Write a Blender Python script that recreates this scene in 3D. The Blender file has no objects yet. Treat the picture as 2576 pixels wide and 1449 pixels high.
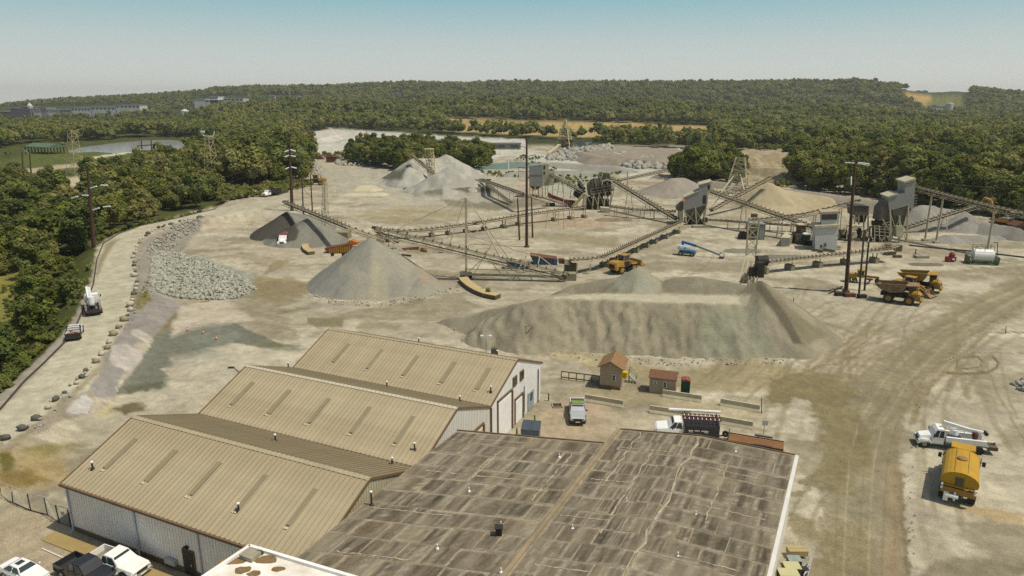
import bpy, math, random
import numpy as np
from mathutils import Vector, Matrix
random.seed(7); RNG = np.random.default_rng(7)
SC = bpy.context.scene
COL = SC.collection
R = math.radians
# ------------------------------------------------------------------ camera
FPX, CX, CY, CAMH = 1751.0, 1288.0, 724.5, 37.5      # focal length and centre for a 2576 px wide picture
PITCH = math.atan(474.5 / FPX)
ct, st = math.cos(PITCH), math.sin(PITCH)
cam_data = bpy.data.cameras.new('camera')
cam = bpy.data.objects.new('camera', cam_data); COL.objects.link(cam)
cam_data.sensor_width = 36.0; cam_data.lens = 36.0 * FPX / 2576.0
cam_data.clip_start = 0.5; cam_data.clip_end = 20000
cam.location = (0, 0, CAMH); cam.rotation_euler = (R(90) - PITCH, 0, 0)
SC.camera = cam
# ------------------------------------------------------------------ sky, sun, exposure
SUN_DIR = Vector((0.44, -0.13, 0.89)).normalized()     # towards the sun: from the right, a little behind the camera
SUN_EL = math.asin(SUN_DIR.z); SUN_AZ = math.atan2(SUN_DIR.x, SUN_DIR.y)
world = bpy.data.worlds.new('World'); SC.world = world; world.use_nodes = True
wn = world.node_tree; wn.nodes.clear()
w_out = wn.nodes.new('ShaderNodeOutputWorld'); w_bg = wn.nodes.new('ShaderNodeBackground')
w_sky = wn.nodes.new('ShaderNodeTexSky'); w_sky.sky_type = 'NISHITA'; w_sky.sun_disc = False
w_sky.sun_elevation = SUN_EL; w_sky.sun_rotation = SUN_AZ
w_sky.altitude = 100; w_sky.air_density = 1.0; w_sky.dust_density = 2.2; w_sky.ozone_density = 3.0
w_tc = wn.nodes.new('ShaderNodeTexCoord'); w_sep = wn.nodes.new('ShaderNodeSeparateXYZ')
wn.links.new(w_tc.outputs['Generated'], w_sep.inputs[0])
w_ramp = wn.nodes.new('ShaderNodeValToRGB'); cr = w_ramp.color_ramp      # pale haze low down, clear blue-green above
SKYK = 1 / 0.10
for p_, c_ in ((0.0, (214, 214, 206)), (0.02, (209, 211, 204)), (0.075, (184, 198, 197)), (0.13, (138, 182, 191)), (0.3, (92, 144, 170))):
    e_ = cr.elements[0] if p_ == 0 else (cr.elements[1] if p_ == 0.02 else cr.elements.new(p_)); e_.position = p_
    e_.color = (*[((v / 255 + .055) / 1.055) ** 2.4 for v in c_], 1)
wn.links.new(w_sep.outputs['Z'], w_ramp.inputs[0])
w_sc = wn.nodes.new('ShaderNodeVectorMath'); w_sc.operation = 'SCALE'; w_sc.inputs['Scale'].default_value = SKYK
wn.links.new(w_ramp.outputs[0], w_sc.inputs[0])
w_mr = wn.nodes.new('ShaderNodeMapRange'); w_mr.inputs[1].default_value = 0.14; w_mr.inputs[2].default_value = 0.6; wn.links.new(w_sep.outputs['Z'], w_mr.inputs[0])
w_mul = wn.nodes.new('ShaderNodeMix'); w_mul.data_type = 'RGBA'
wn.links.new(w_mr.outputs[0], w_mul.inputs[0]); wn.links.new(w_sc.outputs[0], w_mul.inputs[6]); w_wm = wn.nodes.new('ShaderNodeVectorMath'); w_wm.operation = 'MULTIPLY'; w_wm.inputs[1].default_value = (1.12, 1.0, 0.80)      # dusty warm air
wn.links.new(w_sky.outputs[0], w_wm.inputs[0]); wn.links.new(w_wm.outputs[0], w_mul.inputs[7])
wn.links.new(w_mul.outputs[2], w_bg.inputs[0])
w_bg.inputs[1].default_value = 0.10
wn.links.new(w_bg.outputs[0], w_out.inputs[0])
sun_data = bpy.data.lights.new('sun', 'SUN'); sun_data.energy = 3.6; sun_data.angle = R(0.5); sun_data.color = (1.0, 0.925, 0.79)
sun = bpy.data.objects.new('sun', sun_data); COL.objects.link(sun)
sun.rotation_euler = SUN_DIR.to_track_quat('Z', 'Y').to_euler(); sun.location = (0, 0, 200)
SC.view_settings.view_transform = 'Standard'; SC.view_settings.look = 'None'
SC.view_settings.gamma = 1.0; SC.view_settings.use_curve_mapping = False; SC.view_settings.exposure = 0.10
SC.render.engine = 'CYCLES'
SC.cycles.max_bounces = 5; SC.cycles.diffuse_bounces = 2; SC.cycles.glossy_bounces = 2
SC.cycles.transmission_bounces = 2; SC.cycles.transparent_max_bounces = 4; SC.cycles.volume_bounces = 0
SC.cycles.use_denoising = False

# ------------------------------------------------------------------ pixel -> place
def ray(x, y):
    X = (x - CX) / FPX; Y = -(y - CY) / FPX
    return (X, ct + Y * st, -st + Y * ct)
def G(x, y, z=0.0):                                   # where the sight line through a pixel meets the level z
    d = ray(x, y); t = (z - CAMH) / d[2]
    return Vector((d[0] * t, d[1] * t, z))
def V(x, y, Yw):                                      # where it meets the upright plane Y = Yw
    d = ray(x, y); t = Yw / d[1]
    return Vector((d[0] * t, Yw, CAMH + d[2] * t))
_TL = {'A': 300, 'B': 800, 'C': 1300, 'E': 1728}
_TF = {'F1': (2600, 640), 'F2': (3300, 640), 'F3': (1900, 560)}
def q(k, x, y):                                       # reading on an enlarged tile of the photograph -> pixel
    if k in _TF: x0, y0 = _TF[k]; s = 800 / 2576
    else: x0 = int(k[1]) * 1024; y0 = _TL[k[0]]; s = 1024 / 2576
    return ((x0 + x * s) * 2576 / 4096, (y0 + y * s) * 2576 / 4096)

# ------------------------------------------------------------------ numpy noise
def _hash(ix, iy, seed):
    h = (ix.astype(np.int64) * 374761393 + iy.astype(np.int64) * 668265263 + seed * 1442695041) & 0x7fffffff
    h = ((h ^ (h >> 13)) * 1274126177) & 0x7fffffff
    return ((h ^ (h >> 16)) & 0xffff) / 65535.0
def vnoise(x, y, seed=0):
    ix = np.floor(x); iy = np.floor(y); fx = x - ix; fy = y - iy
    fx = fx * fx * (3 - 2 * fx); fy = fy * fy * (3 - 2 * fy)
    a = _hash(ix, iy, seed); b = _hash(ix + 1, iy, seed); c = _hash(ix, iy + 1, seed); d = _hash(ix + 1, iy + 1, seed)
    return (a * (1 - fx) + b * fx) * (1 - fy) + (c * (1 - fx) + d * fx) * fy
def fbm(x, y, seed=0, oct=4):
    s = 0; a = 0.5; n = 0
    for o in range(oct):
        s = s + a * vnoise(x * 2 ** o, y * 2 ** o, seed + o * 17); n += a; a *= 0.5
    return s / n
def sstep(a, b, x):
    t = np.clip((x - a) / (b - a), 0, 1); return t * t * (3 - 2 * t)
def polysd(px, py, poly):                              # signed distance, negative inside
    d = np.full(px.shape, 1e18); ins = np.zeros(px.shape, bool); n = len(poly)
    for i in range(n):
        ax, ay = poly[i][:2]; bx, by = poly[(i + 1) % n][:2]
        ex, ey = bx - ax, by - ay; wx, wy = px - ax, py - ay
        t = np.clip((wx * ex + wy * ey) / (ex * ex + ey * ey + 1e-9), 0, 1)
        d = np.minimum(d, (wx - ex * t) ** 2 + (wy - ey * t) ** 2)
        if ey != 0:
            c = ((ay <= py) != (by <= py)) & (px < ex * (py - ay) / ey + ax); ins ^= c
    d = np.sqrt(d); return np.where(ins, -d, d)
def linesd(px, py, pts):
    d = np.full(px.shape, 1e18)
    for (ax, ay), (bx, by) in zip([p[:2] for p in pts[:-1]], [p[:2] for p in pts[1:]]):
        ex, ey = bx - ax, by - ay; wx, wy = px - ax, py - ay
        t = np.clip((wx * ex + wy * ey) / (ex * ex + ey * ey + 1e-9), 0, 1)
        d = np.minimum(d, (wx - ex * t) ** 2 + (wy - ey * t) ** 2)
    return np.sqrt(d)

# ------------------------------------------------------------------ materials
def srgb(r, g, b):
    f = lambda c: ((c / 255 + 0.055) / 1.055) ** 2.4 if c > 10 else c / 255 / 12.92
    return (f(r), f(g), f(b))
MATS = {}
def mat(name, col, rough=0.8, var=0.25, scale=1.5, metal=0.0, dirt=None, dirt_amt=0.35, dirt_scale=0.6, bump=0.0, attr=False, rnd=0.0, spec=0.3, fine=0.0, stretch=None):
    if name in MATS: return MATS[name]
    m = bpy.data.materials.new(name); m.use_nodes = True; nt = m.node_tree; N = nt.nodes; L = nt.links
    b = N['Principled BSDF']; b.inputs['Roughness'].default_value = rough; b.inputs['Metallic'].default_value = metal
    b.inputs['Specular IOR Level'].default_value = spec
    tc = N.new('ShaderNodeTexCoord')
    if attr:
        a = N.new('ShaderNodeAttribute'); a.attribute_name = 'Col'; base = a.outputs['Color']
    else:
        a = N.new('ShaderNodeRGB'); a.outputs[0].default_value = (*col, 1); base = a.outputs[0]
    nz = N.new('ShaderNodeTexNoise'); nz.inputs['Scale'].default_value = scale; nz.inputs['Detail'].default_value = 6; nz.inputs['Roughness'].default_value = 0.65
    L.new(tc.outputs['Object'], nz.inputs['Vector'])
    mr = N.new('ShaderNodeMapRange'); mr.inputs[1].default_value = 0.25; mr.inputs[2].default_value = 0.75
    mr.inputs[3].default_value = 1 - var; mr.inputs[4].default_value = 1 + var
    L.new(nz.outputs['Fac'], mr.inputs[0])
    vm = N.new('ShaderNodeVectorMath'); vm.operation = 'SCALE'
    L.new(base, vm.inputs[0]); L.new(mr.outputs[0], vm.inputs['Scale']); cur = vm.outputs[0]
    if fine:
        n3 = N.new('ShaderNodeTexNoise'); n3.inputs['Scale'].default_value = scale * 7.3; n3.inputs['Detail'].default_value = 3
        L.new(tc.outputs['Object'], n3.inputs['Vector'])
        m3 = N.new('ShaderNodeMapRange'); m3.inputs[1].default_value = 0.3; m3.inputs[2].default_value = 0.7
        m3.inputs[3].default_value = 1 - fine; m3.inputs[4].default_value = 1 + fine
        L.new(n3.outputs['Fac'], m3.inputs[0])
        v3 = N.new('ShaderNodeVectorMath'); v3.operation = 'SCALE'; L.new(cur, v3.inputs[0]); L.new(m3.outputs[0], v3.inputs['Scale']); cur = v3.outputs[0]
    if rnd:
        oi = N.new('ShaderNodeObjectInfo'); mm = N.new('ShaderNodeMapRange')
        mm.inputs[3].default_value = 1 - rnd; mm.inputs[4].default_value = 1 + rnd; L.new(oi.outputs['Random'], mm.inputs[0])
        v2 = N.new('ShaderNodeVectorMath'); v2.operation = 'SCALE'; L.new(cur, v2.inputs[0]); L.new(mm.outputs[0], v2.inputs['Scale']); cur = v2.outputs[0]
    if dirt:
        n2 = N.new('ShaderNodeTexNoise'); n2.inputs['Scale'].default_value = dirt_scale; n2.inputs['Detail'].default_value = 8; n2.inputs['Roughness'].default_value = 0.7
        vec = tc.outputs['Object']
        if stretch:                                    # marks drawn out along one direction
            vr = N.new('ShaderNodeVectorRotate'); vr.rotation_type = 'Z_AXIS'; vr.inputs['Angle'].default_value = -stretch[0]; L.new(vec, vr.inputs['Vector'])
            vs_ = N.new('ShaderNodeVectorMath'); vs_.operation = 'MULTIPLY'; vs_.inputs[1].default_value = (stretch[1], 1, 1); L.new(vr.outputs[0], vs_.inputs[0]); vec = vs_.outputs[0]
        L.new(vec, n2.inputs['Vector'])
        m2 = N.new('ShaderNodeMapRange'); m2.inputs[1].default_value = 0.42; m2.inputs[2].default_value = 0.68
        m2.inputs[3].default_value = 0; m2.inputs[4].default_value = dirt_amt; L.new(n2.outputs['Fac'], m2.inputs[0])
        mx = N.new('ShaderNodeMix'); mx.data_type = 'RGBA'; L.new(m2.outputs[0], mx.inputs[0]); L.new(cur, mx.inputs[6]); mx.inputs[7].default_value = (*dirt, 1)
        cur = mx.outputs[2]
    L.new(cur, b.inputs['Base Color'])
    if bump:
        bp = N.new('ShaderNodeBump'); bp.inputs['Strength'].default_value = 0.6; bp.inputs['Distance'].default_value = bump
        L.new(nz.outputs['Fac'], bp.inputs['Height']); L.new(bp.outputs[0], b.inputs['Normal'])
    MATS[name] = m; return m
DUST = (0.42, 0.36, 0.26)
def glass_mat(): return mat('dark_glass', (0.03, 0.045, 0.05), 0.12, 0.1, 1.0, spec=0.6)

# ------------------------------------------------------------------ mesh builder
class MB:
    def __init__(s): s.v = []; s.f = []
    def add(s, vs, fs):
        o = len(s.v); s.v += [tuple(p) for p in vs]; s.f += [tuple(i + o for i in f) for f in fs]; return s
    def box(s, c, d, rz=0.0, M=None):                  # centre, full size
        cx, cy, cz = c; hx, hy, hz = d[0] / 2, d[1] / 2, d[2] / 2
        cr, sr = math.cos(rz), math.sin(rz); vs = []
        for z in (-hz, hz):
            for x, y in ((-hx, -hy), (hx, -hy), (hx, hy), (-hx, hy)):
                vs.append((cx + x * cr - y * sr, cy + x * sr + y * cr, cz + z))
        return s.add(vs, [(0, 3, 2, 1), (4, 5, 6, 7), (0, 1, 5, 4), (1, 2, 6, 5), (2, 3, 7, 6), (3, 0, 4, 7)])
    def b6(s, x0, x1, y0, y1, z0, z1): return s.box(((x0 + x1) / 2, (y0 + y1) / 2, (z0 + z1) / 2), (x1 - x0, y1 - y0, z1 - z0))
    def hexa(s, lo, hi):                               # lower and upper ring of points
        n = len(lo); vs = list(lo) + list(hi)
        fs = [tuple(range(n - 1, -1, -1)), tuple(range(n, 2 * n))] + [(i, (i + 1) % n, n + (i + 1) % n, n + i) for i in range(n)]
        return s.add(vs, fs)
    def prof(s, pts, y0, y1):                          # side profile (x, z) stretched between two y
        lo = [(x, y0, z) for x, z in pts]; hi = [(x, y1, z) for x, z in pts]
        return s.hexa(hi, lo) if True else s
    def beam(s, a, b, w=0.1, h=None, up=None):
        a = Vector(a); b = Vector(b); h = h or w; d = b - a
        if d.length < 1e-6: return s
        d.normalize(); u = Vector(up) if up else (Vector((0, 0, 1)) if abs(d.z) < 0.95 else Vector((1, 0, 0)))
        r = d.cross(u).normalized(); u = r.cross(d).normalized(); vs = []
        for p in (a, b):
            for i, j in ((-1, -1), (1, -1), (1, 1), (-1, 1)): vs.append(p + r * (i * w / 2) + u * (j * h / 2))
        return s.add(vs, [(0, 1, 2, 3), (7, 6, 5, 4), (0, 4, 5, 1), (1, 5, 6, 2), (2, 6, 7, 3), (3, 7, 4, 0)])
    def tube(s, a, b, r0, r1=None, n=8, caps=True):
        a = Vector(a); b = Vector(b); r1 = r0 if r1 is None else r1; d = (b - a)
        if d.length < 1e-6: return s
        d.normalize(); t = Vector((0, 0, 1)) if abs(d.z) < 0.9 else Vector((1, 0, 0))
        x = d.cross(t).normalized(); y = d.cross(x); vs = []
        for p, r in ((a, r0), (b, r1)):
            for i in range(n):
                an = 2 * math.pi * i / n; vs.append(p + x * (r * math.cos(an)) + y * (r * math.sin(an)))
        fs = [(i, n + i, n + (i + 1) % n, (i + 1) % n) for i in range(n)]
        if caps: fs += [tuple(range(n)), tuple(range(2 * n - 1, n - 1, -1))]
        return s.add(vs, fs)
    def path(s, pts, r, n=6):
        for a, b in zip(pts[:-1], pts[1:]): s.tube(a, b, r, r, n)
        return s
    def wheel(s, c, r, w, n=16):                       # axle along y
        return s.tube((c[0], c[1] - w / 2, c[2]), (c[0], c[1] + w / 2, c[2]), r, r, n)
    def lathe(s, c, rz, n=12):                         # profile (radius, z)
        o = []; vs = []
        for r, z in rz:
            for i in range(n):
                an = 2 * math.pi * i / n; vs.append((c[0] + r * math.cos(an), c[1] + r * math.sin(an), c[2] + z))
        fs = [(k * n + i, k * n + (i + 1) % n, (k + 1) * n + (i + 1) % n, (k + 1) * n + i) for k in range(len(rz) - 1) for i in range(n)]
        fs += [tuple(range(n - 1, -1, -1)), tuple(range((len(rz) - 1) * n, len(rz) * n))]
        return s.add(vs, fs)
    def mesh(s, name, off=(0, 0, 0), smooth=False):
        me = bpy.data.meshes.new(name)
        ox, oy, oz = off
        me.from_pydata([(x - ox, y - oy, z - oz) for x, y, z in s.v], [], s.f); me.validate()
        if smooth: me.polygons.foreach_set('use_smooth', [True] * len(me.polygons))
        me.update(); return me
def link(o): COL.objects.link(o); return o
def tagit(o, label=None, cat=None, group=None, kind=None):
    if label: o['label'] = label
    if cat: o['category'] = cat
    if group: o['group'] = group
    if kind: o['kind'] = kind
    return o
def thing(name, label, cat, loc=(0, 0, 0), rz=0.0, group=None):
    o = bpy.data.objects.new(name, None); o.empty_display_size = 0.5; link(o)
    o.location = loc; o.rotation_euler = (0, 0, rz)
    return tagit(o, label, cat, group)
def part(name, mb, m, parent=None, world=False, smooth=False, label=None, kind=None):
    off = (0, 0, 0)
    if world and parent is not None:
        p = parent
        off = Vector((0, 0, 0))
        while p is not None: off = off + p.location; p = p.parent
    me = mb if isinstance(mb, bpy.types.Mesh) else mb.mesh(name, off, smooth)
    if m is not None and not me.materials: me.materials.append(m)
    o = bpy.data.objects.new(name, me); link(o)
    if parent is not None: o.parent = parent
    if label: o['label'] = label
    if kind: o['kind'] = kind
    return o
def pw(name, mb, m, parent=None, kind=None): return part(name, mb, m, parent, True, kind=kind)
def solo(name, mb, m, label, cat, group=None, loc=None, kind=None, smooth=False):
    if loc is None and isinstance(mb, MB):
        xs = [p[0] for p in mb.v]; ys = [p[1] for p in mb.v]; zs = [p[2] for p in mb.v]
        loc = ((min(xs) + max(xs)) / 2, (min(ys) + max(ys)) / 2, min(zs))
    me = mb if isinstance(mb, bpy.types.Mesh) else mb.mesh(name, loc or (0, 0, 0), smooth)
    if m is not None and not me.materials: me.materials.append(m)
    o = bpy.data.objects.new(name, me); link(o); o.location = loc or (0, 0, 0)
    return tagit(o, label, cat, group, kind)
def copy_tree(o, parent=None, loc=None, rz=None, label=None, scale=None):
    c = o.copy(); link(c)
    if parent is not None: c.parent = parent
    if loc is not None: c.location = loc
    if rz is not None: c.rotation_euler = (0, 0, rz)
    if scale is not None: c.scale = scale if hasattr(scale, '__len__') else (scale,) * 3
    if label: c['label'] = label
    for ch in KIDS.get(o.name, None) or [x for x in o.children]: copy_tree(ch, c)
    return c
KIDS = {}
def npmesh(name, verts, faces, smooth=False, col=None):
    """fast mesh from numpy arrays (all faces the same size)"""
    me = bpy.data.meshes.new(name); nv, nf, k = len(verts), len(faces), faces.shape[1]
    me.vertices.add(nv); me.vertices.foreach_set('co', np.asarray(verts, np.float32).ravel())
    me.loops.add(nf * k); me.loops.foreach_set('vertex_index', faces.astype(np.int32).ravel())
    me.polygons.add(nf); me.polygons.foreach_set('loop_start', np.arange(0, nf * k, k, dtype=np.int32))
    if smooth: me.polygons.foreach_set('use_smooth', np.ones(nf, bool))
    if col is not None:
        at = me.color_attributes.new('Col', 'FLOAT_COLOR', 'POINT')
        c4 = np.ones((nv, 4), np.float32); c4[:, :3] = col; at.data.foreach_set('color', c4.ravel())
    me.update(calc_edges=True); return me
# ================================================================== terrain
LIT = (1.32, 1.27, 1.20)
def A(r, g, b):                                        # base colour that reads as this picture colour in full sun
    c = srgb(r, g, b); return tuple(c[i] / LIT[i] for i in range(3))
ROAD_L = [(-40, 1060), (0, 1032), (60, 962), (110, 915), (162, 863), (195, 813), (235, 716), (244, 653), (260, 613), (300, 588), (355, 568), (437, 551), (542, 526), (620, 512)]
ROAD_R = [(-60, 1180), (10, 1120), (60, 1085), (91, 1063), (122, 1035), (164, 996), (192, 972), (218, 940), (242, 919), (255, 899), (270, 883), (290, 845), (311, 813), (320, 801), (330, 781), (335, 763), (337, 743), (342, 723), (342, 698), (340, 666), (337, 651), (342, 626), (355, 608), (372, 591), (400, 576), (430, 568), (452, 561), (505, 551), (560, 540), (640, 528)]
RL = [G(x, y, 2.0) for x, y in ROAD_L]; RR = [G(x, y, 2.0) for x, y in ROAD_R]
ROADPOLY = RL + RR[::-1]
_e = RL[-1]
LEFTLAND = [Vector((-60, 20, 0))] + RL + [Vector((-140, 330, 0)), Vector((-150, 420, 0)), Vector((-250, 700, 0)), Vector((-900, 900, 0)), Vector((-900, 0, 0)), Vector((-300, 0, 0))]
SKY = [(-900, 262), (0, 256), (150, 245), (300, 239), (450, 229), (560, 222), (650, 216), (760, 213), (1000, 208), (1200, 206), (1350, 201), (1500, 200), (1700, 204), (1900, 208), (2030, 211), (2150, 207), (2250, 215), (2330, 226), (2450, 224), (2576, 236), (3400, 246)]
_RID = [(math.atan2((x - CX) / FPX, ray(x, y)[1]), V(x, y, 2300)[2] - 15) for x, y in SKY]
_FR = [(-900, 330), (0, 330), (380, 318), (465, 276), (500, 262), (630, 257), (760, 246), (1000, 246), (1300, 248), (1700, 252), (1950, 262), (2100, 258), (2300, 282), (2576, 292), (3400, 290)]
_FRO = [(math.atan2((x - CX) / FPX, ray(x, y)[1]), V(x, y, 1250)[2] - 15) for x, y in _FR]
TURQ = [G(x, y, -1) for x, y in [(1190, 424), (1215, 414), (1290, 409), (1340, 409), (1380, 412), (1380, 420), (1330, 425), (1240, 429), (1195, 428)]]
LPOND = [G(x, y, -2) for x, y in [(160, 380), (210, 368), (300, 357), (380, 350), (450, 350), (485, 358), (478, 366), (430, 371), (380, 376), (335, 381), (290, 384), (235, 380), (195, 383)]]
RIVER = [G(x, y, -1) for x, y in [(1425, 386), (1428, 370), (1450, 357), (1490, 359), (1478, 372), (1450, 384)]]
def hgt(x, y):
    x = np.asarray(x, float); y = np.asarray(y, float)
    r = np.hypot(x, y); az = np.arctan2(x, y)
    z = np.zeros_like(x)
    sr = polysd(x, y, ROADPOLY); sl = polysd(x, y, LEFTLAND)
    road = 2.0 * (1 - sstep(0.5, 6.5, sr))
    left = -2.0 * sstep(0, 9, -sl) * 1.0
    left = left - 2.0 * sstep(10, 25, -sl) * (1 - sstep(120, 240, r))
    z = np.where(sr < 0, 2.0, np.where(sl < 0, np.maximum(road, 0) + np.where(sr < 9, left * sstep(3, 9, sr), left), road))
    far = sstep(800, 1250, r); ridge = np.interp(az, [a for a, _ in _RID], [h for _, h in _RID]); fro = np.interp(az, [a for a, _ in _FRO], [h for _, h in _FRO])
    front = fro * np.exp(-((r - 1250) / 230) ** 2)
    back = ridge * sstep(1620, 2350, r)
    hill = np.maximum(front, back) * far
    hill = hill + 8 * np.exp(-((r - 1430) / 70) ** 2) * (1 - sstep(-.42, -.36, az))
    hill = hill + far * (fbm(x / 210, y / 210, 5) - 0.5) * 30 * sstep(900, 1500, r) * (0.25 + 0.75 * sstep(-0.42, -0.2, az))
    hill = hill - sstep(3200, 8500, r) * 90
    inner = (1 - sstep(300, 700, r)) * (fbm(x / 14, y / 14, 3, 3) - 0.5) * 0.22 * sstep(1, 6, sr)
    z = z + hill + inner
    for P in (TURQ, LPOND, RIVER):
        z = z - 1.3 * (1 - sstep(-3, 3, polysd(x, y, P)))
    return z
def hz(x, y): return float(hgt(np.array([x]), np.array([y]))[0])
def T(x, y, far=9000):                                 # where the sight line through a pixel meets the terrain
    d = Vector(ray(x, y)); lo = 30.0
    ts = np.concatenate([np.linspace(30, 400, 400), np.geomspace(402, far, 900)])
    px = d.x * ts; py = d.y * ts; pz = CAMH + d.z * ts
    k = np.nonzero(pz < hgt(px, py))[0]
    if len(k) == 0: t = ts[-1]
    else:
        i = max(k[0], 1); a, b = ts[i - 1], ts[i]
        for _ in range(12):
            m = (a + b) / 2
            if CAMH + d.z * m < hz(d.x * m, d.y * m): b = m
            else: a = m
        t = b
    return Vector((d.x * t, d.y * t, CAMH + d.z * t))
def pix(x, y, z):                                      # place -> pixel of the photograph (for reading the ground plan)
    f = y * ct - (z - CAMH) * st; u = y * st + (z - CAMH) * ct
    ok = f > 1; f = np.where(ok, f, 1)
    return np.where(ok, CX + FPX * x / f, -9e3), np.where(ok, CY - FPX * u / f, 9e3)

# ---- ground plan: stains, damp, gravel, grass as they lie on the ground
GPATCH = []                                            # polygon read off the photograph, colour, edge softness px, raggedness px, strength
def gp(poly, col, soft=6, rag=8, k=1.0): GPATCH.append((poly, A(*col), soft, rag, k))
def tl(k, pts): return [q(k, *p) for p in pts]
GR = (86, 92, 42)
gp([(-3000, 470), (-3000, 300), (150, 330), (480, 345), (500, 400), (545, 470), (560, 515), (430, 548), (330, 575), (250, 610), (235, 650), (222, 720), (190, 800), (150, 860), (0, 1020), (-3000, 1700)], (78, 82, 38), 5, 8)
gp([(-60, 690), (60, 680), (95, 720), (80, 800), (40, 900), (0, 960), (-60, 980)], (138, 130, 66), 14, 14, .8)
gp([(160, 470), (225, 455), (226, 500), (205, 560), (170, 560)], (146, 135, 80), 6, 6, .8)
gp([(155, 475), (225, 460), (222, 515), (160, 515)], (150, 122, 80), 6, 6, .7)
gp([(50, 455), (235, 442), (230, 470), (80, 475)], (186, 172, 140), 4, 3)
gp([(0, 432), (200, 410), (390, 398), (395, 404), (200, 420), (0, 445)], (182, 166, 136), 2, 2)
gp([(0, 410), (120, 370), (240, 378), (480, 392), (480, 402), (250, 400), (0, 432)], (92, 98, 42), 5, 5)
gp([(235, 395), (345, 378), (347, 381), (240, 399)], (226, 214, 178), 1, 1)
gp([(355, 400), (440, 388), (442, 391), (358, 404)], (226, 214, 178), 1, 1)
gp([(375, 388), (420, 381), (420, 385), (378, 392)], (214, 200, 160), 1, 1)
gp([(330, 381), (480, 368), (540, 380), (545, 400), (430, 398), (360, 392)], (172, 156, 130), 3, 2)
gp([(525, 400), (620, 395), (620, 412), (530, 415)], (176, 160, 132), 3, 2)
gp([(740, 370), (745, 340), (830, 322), (1100, 340), (1320, 350), (1330, 372), (1240, 400), (1100, 372), (900, 372), (800, 392), (760, 385)], (196, 190, 172), 3, 3)
gp([(800, 400), (940, 392), (1300, 430), (1300, 520), (1000, 520), (830, 490)], (176, 168, 144), 10, 6)
gp([(1210, 385), (1330, 380), (1700, 420), (1650, 450), (1400, 440), (1330, 400)], (190, 184, 164), 6, 5)
gp([(1500, 370), (1700, 365), (1960, 380), (1980, 430), (1900, 450), (1700, 430), (1560, 402)], (160, 146, 124), 6, 5)
gp([(1870, 385), (1985, 385), (1990, 470), (1890, 470)], (164, 150, 118), 4, 6)
gp([(1420, 440), (1560, 415), (1570, 440), (1470, 490), (1380, 480)], (140, 132, 84), 8, 8, .8)
gp([(1360, 470), (1560, 428), (1480, 475), (1400, 500)], (176, 178, 158), 8, 8, .7)
# road and its edges
gp(ROAD_L[1:] + ROAD_R[::-1][2:-1], (188, 179, 152), 2, 2)
gp([(542, 526), (620, 505), (720, 495), (760, 520), (640, 560), (560, 545), (505, 551)], (182, 172, 146), 8, 5)
gp([(-60, 1190), (60, 1088), (165, 998), (245, 925), (285, 870), (300, 860), (270, 920), (220, 968), (130, 1050), (60, 1110), (-20, 1170)], (150, 138, 112), 8, 5)
gp([(0, 1035), (165, 865), (215, 780), (230, 720), (222, 720), (190, 790), (150, 850), (-20, 1010)], (160, 150, 132), 3, 4)
gp([(245, 700), (270, 640), (300, 600), (268, 612), (250, 650), (240, 690)], (150, 136, 106), 4, 3)
gp([(340, 640), (372, 596), (455, 565), (530, 552), (500, 580), (450, 640), (410, 660), (375, 740), (345, 755)], (150, 142, 124), 3, 4)
gp([(380, 640), (480, 640), (560, 665), (640, 690), (640, 740), (560, 755), (380, 740)], (150, 148, 134), 6, 8)
gp(tl('B0', [(1370, 930), (1620, 960), (1840, 1040), (1600, 1380), (1340, 1449)]) + tl('C0', [(1150, 720), (960, 740), (880, 640), (1010, 480), (1100, 250), (1240, 60)]), (146, 139, 128), 3, 4)
gp(tl('C0', [(480, 920), (880, 640), (960, 740), (900, 900), (620, 960), (300, 1150)]), (150, 138, 118), 4, 6)
gp(tl('C0', [(1320, 50), (1400, 40), (1540, 130), (1490, 185), (1330, 105)]), (190, 181, 162), 2, 2)
gp(tl('C0', [(1130, 210), (1270, 195), (1440, 260), (1420, 340), (1310, 490), (1100, 370)]), (188, 178, 164), 3, 4)
gp(tl('C0', [(840, 690), (950, 760), (880, 880), (690, 900), (650, 870)]), (186, 180, 168), 3, 4)
gp(tl('B0', [(1390, 930), (1490, 920), (1510, 1010), (1430, 1120), (1350, 1090), (1360, 990)]), (122, 112, 66), 5, 6)
gp(tl('B0', [(1800, 1080), (1830, 1090), (1700, 1300), (1560, 1420), (1540, 1390), (1700, 1200)]), (130, 116, 84), 3, 3)
# the damp hollow in the yard
PONDPIX = tl('C0', [(1145, 712), (1250, 570), (1380, 420), (1500, 230), (1590, 95), (1720, 40), (2100, -70)]) + [(600, 818), (645, 838), (700, 862), (770, 872)] + tl('C0', [(2576, 215), (2300, 180), (2060, 235), (2330, 290), (2230, 350), (1760, 430), (1610, 440), (1720, 520), (1715, 600), (1600, 655), (1480, 655), (1290, 690)])
gp(PONDPIX, (118, 117, 101), 2, 5)
gp([(470, 850), (560, 822), (610, 840), (580, 868), (500, 880)], (132, 132, 116), 5, 5, .7)
gp([(620, 850), (700, 862), (775, 880), (740, 885), (640, 872)], (122, 118, 92), 4, 4)
gp(tl('C0', [(1240, 640), (1400, 600), (1640, 570), (1715, 590), (1600, 652), (1300, 690)]), (92, 94, 66), 5, 5, .7)
gp(tl('C0', [(1090, 850), (1200, 820), (1320, 780), (1450, 780), (1500, 800), (1420, 860), (1300, 890), (1250, 915), (1240, 870)]), (112, 100, 74), 3, 5)
gp(tl('C0', [(950, 900), (1060, 830), (1130, 780), (1140, 820), (1080, 880), (1180, 900), (1060, 945)]), (196, 182, 132), 4, 4, .8)
gp([(430, 900), (560, 880), (760, 880), (740, 930), (600, 935), (520, 1000), (400, 1045), (340, 1000), (420, 975)], (192, 182, 156), 14, 8, .8)
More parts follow.
